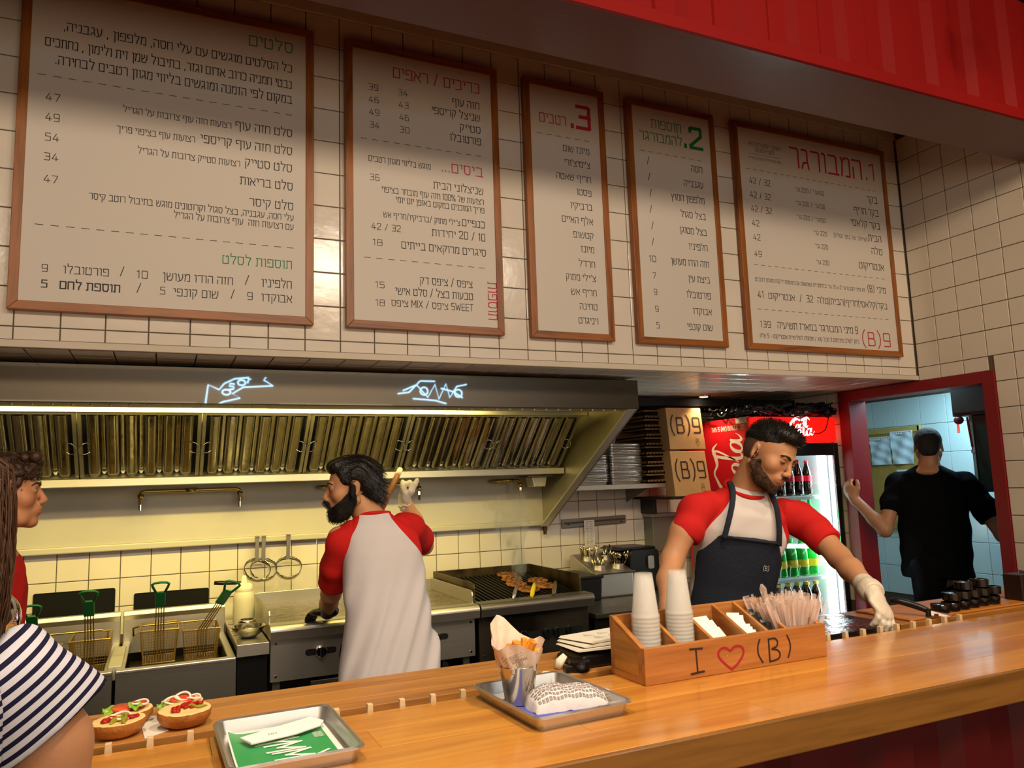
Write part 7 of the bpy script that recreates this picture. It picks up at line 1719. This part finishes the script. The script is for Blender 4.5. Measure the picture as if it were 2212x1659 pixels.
def hair_short(P):
    d = smin(ell(P, (0, -.017, .052), (.0785, .098, .081)), ell(P, (0, .034, .100), (.060, .058, .032)), .025)
    face = smax(-(P[:, 1]-(.058+.25*(P[:, 2]-.07))), P[:, 2]-.078, .010)
    side = smax(-(P[:, 1]-.008), P[:, 2]-.022, .01)
    d = smax(d, -smin(face, side, .01), .006); d = smax(d, -(P[:, 2]+.02+.35*(P[:, 1]+.06)), .006)
    return d+.0005*wob(P, 200)
hr = sdf_obj('hair', [sdf_part(hair_short, (-.11, -.14, -.06), (.11, .13, .17), .0032)], M_hair, man2, HM2, relax=0)
strands(man2, 'hair_strands', hr, 3200, .012, .0006, M_hair, lambda p, n: (n.x, n.y+.4, n.z+.2), 4)
M_fade = mat('faded_hair', '#54382a', .8, bump=.6, bscale=300)
def fade(P):
    d = ell(P, (0, -.014, .020), (.0785, .0985, .092)); d = smax(d, P[:, 1]-.012, .01); d = smax(d, P[:, 2]-.075, .01); d = smax(d, -(P[:, 2]+.055), .01)
    for s in (-1, 1): d = smax(d, -ell(P, (s*.082, -.004, -.004), (.030, .026, .040)), .004)
    return d
sdf_obj('faded_sides', [sdf_part(fade, (-.10, -.13, -.08), (.10, .04, .10), .004)], M_fade, man2, HM2)
M_beard2 = mat('beard_brown', '#4d3322', .75, bump=1, bscale=260)
br2 = sdf_obj('beard', [sdf_part(beard_shell(.0018, .80), (-.11, -.03, -.16), (.11, .14, .04), .0028)], M_beard2, man2, HM2, relax=0)
strands(man2, 'beard_hairs', br2, 2600, .007, .0006, M_beard2, lambda p, n: (n.x*.8, .25+n.y*.6, -.7), 5)
M_sh2 = raglan('raglan_server', '#d3cac4', '#c4221f', .075, .0, .165, -.20)
sdf_obj('shirt', [sdf_part(torso_fn([(.008, .066, .062, 0, .0), (-.02, .105, .074, 0, .0), (-.05, .148, .088, 0, .005), (-.09, .172, .104, 0, .01), (-.16, .182, .116, 0, .01), (-.26, .168, .110, 0, .005), (-.38, .158, .102, .0, .0), (-.50, .160, .102, .0, .0), (-.64, .170, .11, 0, 0)], .0035, 3, (20, 10, 22)), (-.25, -.16, -.68), (.25, .18, .05), .007)], M_sh2, man2, TM2)
M_red2 = mat('red_cloth_b', '#c4221f', .85, spec=.2, bump=.4, bscale=10, var=.1, vscale=5)
sleeve(man2, [(-2.345, -.82, 1.385), (-2.392, -.80, 1.365), (-2.440, -.80, 1.30), (-2.462, -.80, 1.268)], [.062, .066, .061, .056], M_red2)
sleeve(man2, [(-2.045, -.90, 1.345), (-1.992, -.93, 1.322), (-1.988, -1.01, 1.27), (-1.990, -1.065, 1.232)], [.062, .066, .060, .056], M_red2)
ring(man2, TM2, .080, .076, -.002, .0095, M_red2, dz=.022, cy=.0)
# apron: a shell over the front of the torso
M_den = mat('apron_denim', '#1b2230', .85, bump=.5, bscale=120, var=.25, vscale=12)
st_a = [(-.17, .115, .126, 0, .014), (-.26, .150, .124, 0, .010), (-.34, .180, .118, 0, .006), (-.50, .192, .120, 0, .002), (-.80, .215, .13, 0, 0)]
st_b = [(-.14, .188, .122, 0, .012), (-.26, .175, .117, 0, .008), (-.38, .168, .110, 0, .003), (-.50, .172, .110, 0, .002), (-.84, .20, .125, 0, 0)]
def apron(P):
    d = stations(P, [( -.10,)+st_b[0][1:]]+st_b)
    hw = np.interp(-P[:, 2], [.17, .19, .27, .40, .80], [.118, .128, .168, .215, .24])
    d = smax(d, .02-P[:, 1], .004); d = smax(d, np.abs(P[:, 0])-hw, .003); d = smax(d, P[:, 2]+.170, .003); d = smax(d, -(P[:, 2]+.80), .003)
    return d+.0022*np.sin(P@NP((26, 0, 5))+2*wob(P, 7))
sdf_obj('apron', [sdf_part(apron, (-.27, -.0, -.84), (.27, .18, -.14), .007)], M_den, man2, TM2)
for s in (-1, 1):
    P = [TM2 @ Vector(p) for p in smooth_path([(s*.108, .134, -.185), (s*.100, .132, -.12), (s*.088, .112, -.05), (s*.078, .070, -.005), (s*.072, .01, .018), (s*.05, -.05, .005)], 5)]
    build('apron_strap', MB().tube(P, .0105, 8, flat=.25), M_den, man2, smooth=True)
build('apron_hem', MB().tube([TM2 @ Vector((-.116+.232*i/12, .1385-.010*abs(i-6)/6*abs(i-6)/6*1.2, -.176)) for i in range(13)], .005, 6), M_den, man2, smooth=True)
mb = MB(); fra = lambda u, v, d: tuple(TM2 @ Vector((-u, .1305+d, v))); write(mb, '(B)', .062, -.285, .022, .014, 1.1, frame=fra, anchor='l'); build('apron_print', mb, mat('print_grey', '#b9bcc0', .7), man2)
# gloved hand reaching down
WL2 = frame_of(wrL, (-.17, -.62, -.66), (.25, -.75, .62))
sdf_obj('glove', [sdf_part(lambda P: hand_sdf(P, [(.35, .55, .3), (.45, .6, .3), (.55, .6, .3), (.6, .6, .3)], .08, (.6, .2), -1, 1.12, .2)+.0012*wob(P, 130), (-.10, -.05, -.12), (.09, .18, .05), .003)], M_glove, man2, WL2)
sleeve(man2, [(-2.098, -1.31, 1.115), (-2.118, -1.35, 1.102), (-2.128, -1.372, 1.094)], [.037, .0355, .034], M_glove, .004, .0016, name='glove_cuff')
# ---------------------------------------------------------------- person in black in the doorway
fw = (.85, .50, .0); HM3 = frame_of((.315, .215, 1.640), (.80, .58, -.10), (0, 0, 1)) @ Matrix.Scale(1.0, 4)
TM3 = frame_of((.30, .215, 1.520), (.85, .50, -.06), (.02, .0, 1))
sk3 = skin('skin_porter', '#a87b5c')
head = sdf_part(head_sdf, hl, hh, .005, HM3); C1 = NP(HM3 @ Vector((0, -.02, -.05))); C2 = NP(TM3 @ Vector((0, -.01, -.03)))
neck = sdf_part(lambda P: smin(cone(P, C1, C2, .058, .066), ell(P, NP(TM3 @ Vector((0, -.01, -.04))), (.10, .10, .04)), .04), np.minimum(C1, C2)-.17, np.maximum(C1, C2)+.14, .007)
shL, elL, wrL = (.200, .392, 1.412), (.040, .385, 1.110), (-.050, .535, 1.325); shR, elR, wrR = (.395, .045, 1.395), (.42, -.15, 1.08), (.60, -.12, .98)
armL = sdf_part(lambda P: smin(limb(P, [shL, elL, (.005, .43, 1.18), wrL], [.052, .045, .043, .029], .02), to_local(lambda Q: hand_sdf(Q, [(.45, .6, .35)]*4, .12, (.8, .4), 1, 1.25), frame_of(wrL, (-.04, .45, .88), (-.95, .0, -.05)))(P), .012), (-.20, .28, 1.03), (.27, .72, 1.54), .0045)
armR = sdf_part(lambda P: limb(P, [shR, elR, wrR, (.68, -.10, .95)], [.050, .043, .03, .03], .02), (.32, -.22, .88), (.75, .12, 1.47), .008)
core = sdf_part(lambda P: limb(P, [NP(TM3 @ Vector((0, 0, -.12))), (.30, .22, 1.0), (.30, .22, .85)], [.10, .10, .12], .04), (.10, .0, .68), (.52, .44, 1.5), .014)
man3 = sdf_obj('person', [head, neck, armL, armR, core], sk3); tag(man3, 'person in a black T-shirt seen from behind, one hand on the red door frame', 'person')
sdf_obj('trousers', [legs_part((.30, .22, .88), (.32, .22))], M_pants, man3); shoe(man3, .2, .2); shoe(man3, .42, .2)
def hair_crop(P):
    d = ell(P, (0, -.020, .040), (.083, .100, .092)); d = smin(d, ell(P, (0, -.07, -.02), (.055, .04, .05)), .03)
    d = smax(d, -smin(smax(-(P[:, 1]-.060), P[:, 2]-.075, .01), smax(-(P[:, 1]-.004), P[:, 2]-.02, .01), .01), .006)
    for s in (-1, 1): d = smax(d, -ell(P, (s*.082, -.006, -.004), (.028, .026, .040)), .004)
    return smax(d, -(P[:, 2]+.065), .01)+.0012*wob(P, 160)
sdf_obj('hair', [sdf_part(hair_crop, (-.11, -.14, -.09), (.11, .11, .15), .004)], mat('hair_dark2', '#0e0b0a', .75, bump=1, bscale=220), man3, HM3)
M_tee = mat('black_cloth', '#050608', .9, spec=.1, bump=.4, bscale=9)
sdf_obj('tee_shirt', [sdf_part(torso_fn([(.010, .066, .060, 0, .0), (-.02, .11, .075, 0, .0), (-.05, .17, .09, 0, .0), (-.09, .205, .105, 0, 0), (-.16, .218, .118, 0, 0), (-.30, .212, .122, 0, 0), (-.45, .208, .122, 0, 0), (-.60, .208, .125, 0, 0), (-.72, .206, .128, 0, 0)], .0045, 5, (14, 0, 24)), (-.27, -.19, -.76), (.27, .18, .05), .008)], M_tee, man3, TM3)
sleeve(man3, [(.25, .33, 1.42), (.208, .385, 1.405), (.13, .385, 1.28), (.105, .38, 1.225)], [.07, .074, .070, .066], M_tee, .007); sleeve(man3, [(.36, .10, 1.41), (.395, .045, 1.39), (.412, -.06, 1.24), (.417, -.10, 1.18)], [.07, .080, .078, .076], M_tee, .007)
WM = frame_of(wrL, (-.055, .105, .145), (-.95, .0, .1)); build('wrist_band', MB().tube([WM @ Vector((.030*math.cos(2*PI*i/24), -.02, .026*math.sin(2*PI*i/24))) for i in range(24)], .0035, 6, closed=True), M_blk, man3, smooth=True)
# ---------------------------------------------------------------- curly haired person at the left
HM4 = frame_of((-4.792, -.10, 1.515), (.99, .06, .03), (0, 0, 1)) @ Matrix.Scale(1.04, 4); TM4 = frame_of((-4.835, -.10, 1.350), (.96, -.2, 0), (.06, 0, 1))
sk4 = skin('skin_youth', '#c4875e')
head = sdf_part(lambda P: head_sdf(P, .95), hl, hh, .0035, HM4, head_tint); C1 = NP(HM4 @ Vector((0, -.03, -.05))); C2 = NP(TM4 @ Vector((0, -.01, -.03)))
neck = sdf_part(lambda P: smin(cone(P, C1, C2, .052, .058), ell(P, NP(TM4 @ Vector((0, -.0, -.04))), (.09, .10, .04)), .04), np.minimum(C1, C2)-.16, np.maximum(C1, C2)+.13, .006)
shR, elR, wrR = (-4.80, -.27, 1.27), (-4.79, -.30, 1.00), (-4.64, -.30, .95)
armR = sdf_part(lambda P: limb(P, [shR, elR, wrR, (-4.55, -.30, .95)], [.048, .040, .028, .026], .02), (-4.86, -.38, .88), (-4.50, -.18, 1.34), .007)
core = sdf_part(lambda P: limb(P, [NP(TM4 @ Vector((0, 0, -.12))), (-4.83, -.10, .95), (-4.83, -.10, .82)], [.10, .09, .11], .04), (-5.0, -.28, .66), (-4.64, .08, 1.36), .014)
man4 = sdf_obj('person', [head, neck, armR, core], sk4); tag(man4, 'young person with curly dark hair in a red shirt, in profile behind the striped shoulder', 'person')
sdf_obj('trousers', [legs_part((-4.83, -.10, .82), (-4.83, -.08))], M_pants, man4); shoe(man4, -4.94, -.1); shoe(man4, -4.72, -.1)
brows(man4, HM4, M_hairb, .0045); eyes(man4, HM4)
q = random.Random(9); curls = []
for i in range(150):
    u = q.uniform(-1, 1); a = q.uniform(0, 2*PI); s = math.sqrt(1-u*u); p = (s*math.cos(a)*.082, -.014+s*math.sin(a)*.098, .046+u*.086)
    if p[2] < .052 and p[1] > .046 or p[2] < -.02 or (p[2] < .02 and p[1] > -.002): continue
    curls.append((p, q.uniform(.013, .020)))
curls += [((q.uniform(-.05, .05), q.uniform(.055, .088), q.uniform(.085, .120)), q.uniform(.014, .020)) for _ in range(22)]
def curly(P):
    d = ell(P, (0, -.016, .062), (.080, .098, .080)); d = smax(d, -smax(-(P[:, 1]-.055), P[:, 2]-.070, .01), .01)
    for c, r in curls: d = np.minimum(d, np.linalg.norm(P-NP(c, np.float32), axis=1)-r)
    return d+.002*wob(P, 190)
hr = sdf_obj('hair', [sdf_part(curly, (-.13, -.15, -.06), (.13, .14, .17), .0038)], M_hairb, man4, HM4, relax=0)
mb = MB()
for i in range(420):
    v = hr.data.vertices[q.randrange(len(hr.data.vertices))]; n_ = v.normal; r = q.uniform(.005, .010); t1 = n_.orthogonal().normalized(); t2 = n_.cross(t1); ph = q.uniform(0, 6)
    mb.tube([v.co+t1*r*math.cos(ph+k*.8)+t2*r*math.sin(ph+k*.8)+n_*(.001+.0015*k) for k in range(8)], .0011, 4, caps=False)
cu = build('curls', mb, M_hairb, man4, smooth=True, local=True, kind='stuff'); cu.matrix_basis = mworld(man4).inverted() @ HM4
sdf_obj('shirt', [sdf_part(torso_fn([(.008, .064, .058, 0, .0), (-.02, .10, .070, 0, .0), (-.05, .150, .084, 0, .0), (-.09, .175, .098, 0, 0), (-.16, .18, .108, 0, 0), (-.35, .165, .105, 0, 0), (-.60, .17, .11, 0, 0)], .003, 2), (-.23, -.16, -.63), (.23, .16, .05), .008)], M_redcloth, man4, TM4)
sleeve(man4, [(-4.82, -.20, 1.285), (-4.80, -.265, 1.265), (-4.795, -.295, 1.18), (-4.793, -.30, 1.145)], [.060, .064, .062, .062], M_redcloth)
# ---------------------------------------------------------------- person in the striped top in front of the counter
def striped(name, axis=2, per=.0178):
    m = mat(name, '#b9b6bd', .85, spec=.15, bump=.3, bscale=12); N = m.node_tree.nodes; L = m.node_tree.links; b = N['Principled BSDF']
    tc = N.new('ShaderNodeTexCoord'); sx = N.new('ShaderNodeSeparateXYZ'); n = N.new('ShaderNodeTexNoise'); n.inputs['Scale'].default_value = 6; n.inputs['Detail'].default_value = 1
    L.new(tc.outputs['Object'], sx.inputs[0]); L.new(tc.outputs['Object'], n.inputs[0]); a = N.new('ShaderNodeMath'); a.operation = 'MULTIPLY_ADD'; a.inputs[1].default_value = .012; L.new(n.outputs[0], a.inputs[0]); L.new(sx.outputs[axis], a.inputs[2])
    d = N.new('ShaderNodeMath'); d.operation = 'DIVIDE'; L.new(a.outputs[0], d.inputs[0]); d.inputs[1].default_value = per; f = N.new('ShaderNodeMath'); f.operation = 'FRACT'; L.new(d.outputs[0], f.inputs[0])
    g = N.new('ShaderNodeMath'); g.operation = 'LESS_THAN'; L.new(f.outputs[0], g.inputs[0]); g.inputs[1].default_value = .44
    mx = N.new('ShaderNodeMix'); mx.data_type = 'RGBA'; L.new(g.outputs[0], mx.inputs[0]); mx.inputs[6].default_value = lin('#bdbac2'); mx.inputs[7].default_value = lin('#191730'); L.new(mx.outputs[2], b.inputs['Base Color']); return m
sk5 = skin('skin_customer', '#b9835e')
HM5 = frame_of((-4.578, -2.13, 1.452), (.35, .93, 0)); TM5 = frame_of((-4.608, -2.16, 1.345), (.15, 1, 0), (.0, .02, 1))
head = sdf_part(head_sdf, hl, hh, .005, HM5); neck = sdf_part(lambda P: cone(P, (-4.592, -2.15, 1.42), (-4.58, -2.17, 1.30), .050, .056), (-4.66, -2.24, 1.25), (-4.52, -2.08, 1.48), .008)
shR, elR, wrR = (-4.462, -2.13, 1.285), (-4.405, -2.12, 1.065), (-4.40, -2.03, .93)
arm = sdf_part(lambda P: limb(P, [shR, (-4.418, -2.12, 1.20), elR, wrR, (-4.39, -2.02, .90)], [.045, .043, .037, .026, .024], .02), (-4.50, -2.22, .84), (-4.30, -1.88, 1.35), .005)
core = sdf_part(lambda P: limb(P, [(-4.58, -2.17, 1.2), (-4.59, -2.17, .95), (-4.59, -2.17, .82)], [.09, .09, .11], .04), (-4.74, -2.3, .68), (-4.42, -2.02, 1.32), .014)
man5 = sdf_obj('person', [head, neck, arm, core], sk5); tag(man5, 'person in a navy and white striped top, shoulder and bare arm at the front counter', 'person')
sdf_obj('trousers', [legs_part((-4.59, -2.17, .82), (-4.59, -2.17))], M_pants, man5); shoe(man5, -4.7, -2.17); shoe(man5, -4.48, -2.17)
sdf_obj('top', [sdf_part(torso_fn([(.0, .078, .066, 0, .0), (-.02, .12, .078, 0, .0), (-.04, .142, .086, 0, 0), (-.08, .150, .094, 0, 0), (-.15, .148, .10, 0, 0), (-.35, .145, .10, 0, 0), (-.60, .165, .11, 0, 0)], .003, 4), (-.20, -.15, -.62), (.20, .15, .03), .006)], striped('stripes_body', 2, .0140), man5, TM5)
# sleeve in its own frame: local y down the arm
SM5 = frame_of((-4.474, -2.125, 1.290), (.60, .10, -.80), (.80, .1, .60))
def slv5(P):
    y = P[:, 1]; r = np.interp(y, [-.04, 0, .04, .10], [.058, .066, .072, .077])
    q_ = np.sqrt((P[:, 0]/.95)**2+P[:, 2]**2)-r
    q_ = smax(q_, y-.088, .003); q_ = smax(q_, -y-.035, .03)
    return q_+.0028*np.sin(34*y+46*P[:, 0]+2*wob(P, 12))
sdf_obj('sleeve', [sdf_part(slv5, (-.11, -.08, -.11), (.11, .12, .11), .004)], striped('stripes_sleeve', 1, .0128), man5, SM5)
mb = MB(); q = random.Random(4); N5 = 1500
for i in range(N5):
    a = q.uniform(-2.6, 1.6); z = q.uniform(.02, .115); r0 = .085*math.sqrt(max(.02, 1-((z-.03)/.11)**2)); p0 = Vector((r0*1.03*math.cos(a), -.01+r0*1.2*math.sin(a), z+.02))
    P = []; rr = q.uniform(.092, .108)
    for k in range(7):
        w = k/6; aa = a+.25*math.sin(2*w+i); zz = p0.z*(1-w)+(-.11-.05*(i % 7)/7)*w; R_5 = rr*(.95+.12*math.sin(PI*w)) if k else r0*1.03
        P.append(Vector((R_5*math.cos(aa), -.01+1.12*R_5*math.sin(aa), zz)))
    mb.tube([HM5 @ p for p in P], [.0006, .0009, .0009, .0009, .0008, .0006, .0003], 4, caps=False)
build('hair_strands', mb, mat('long_brown_hair', '#4a2d18', .4, spec=.5), man5, smooth=True, kind='stuff')
sdf_obj('hair', [sdf_part(lambda P: smin(ell(P, (0, -.018, .04), (.092, .108, .095)), ell(P, (0, -.05, -.05), (.084, .058, .075)), .04), (-.12, -.16, -.20), (.12, .12, .16), .006)], _M['long_brown_hair'], man5, HM5)

# ---------------------------------------------------------------- smoke over the patties
m = bpy.data.materials.new('smoke'); m.use_nodes = True; N = m.node_tree.nodes; L = m.node_tree.links; N.clear()
out = N.new('ShaderNodeOutputMaterial'); pv = N.new('ShaderNodeVolumePrincipled'); L.new(pv.outputs[0], out.inputs['Volume']); pv.inputs['Color'].default_value = (.9, .9, .88, 1); pv.inputs['Anisotropy'].default_value = .2
tc = N.new('ShaderNodeTexCoord'); mp = N.new('ShaderNodeMapping'); mp.inputs['Scale'].default_value = (1, 1, .35); L.new(tc.outputs['Object'], mp.inputs[0])
n = N.new('ShaderNodeTexNoise'); n.inputs['Scale'].default_value = 16; n.inputs['Detail'].default_value = 3; n.inputs['Distortion'].default_value = 1.5; L.new(mp.outputs[0], n.inputs[0])
mr = N.new('ShaderNodeMapRange'); mr.inputs[1].default_value = .46; mr.inputs[2].default_value = .72; mr.inputs[3].default_value = 0; mr.inputs[4].default_value = 1; L.new(n.outputs[0], mr.inputs[0])
sx = N.new('ShaderNodeSeparateXYZ'); L.new(tc.outputs['Object'], sx.inputs[0])
fz = N.new('ShaderNodeMapRange'); fz.inputs[1].default_value = 0; fz.inputs[2].default_value = .55; fz.inputs[3].default_value = 26; fz.inputs[4].default_value = 1.0; L.new(sx.outputs[2], fz.inputs[0])
mu = N.new('ShaderNodeMath'); mu.operation = 'MULTIPLY'; L.new(mr.outputs[0], mu.inputs[0]); L.new(fz.outputs[0], mu.inputs[1]); L.new(mu.outputs[0], pv.inputs['Density'])
mb = MB().tube([(-2.335, 1.0, .90), (-2.33, 1.01, 1.0), (-2.36, 1.04, 1.12), (-2.33, 1.08, 1.26), (-2.38, 1.12, 1.42)], [.035, .05, .075, .12, .14], 20)
o = build('smoke', mb, m, smooth=True); tag(o, 'thin grey smoke rising from the burger patties on the chargrill', 'smoke', kind='stuff')
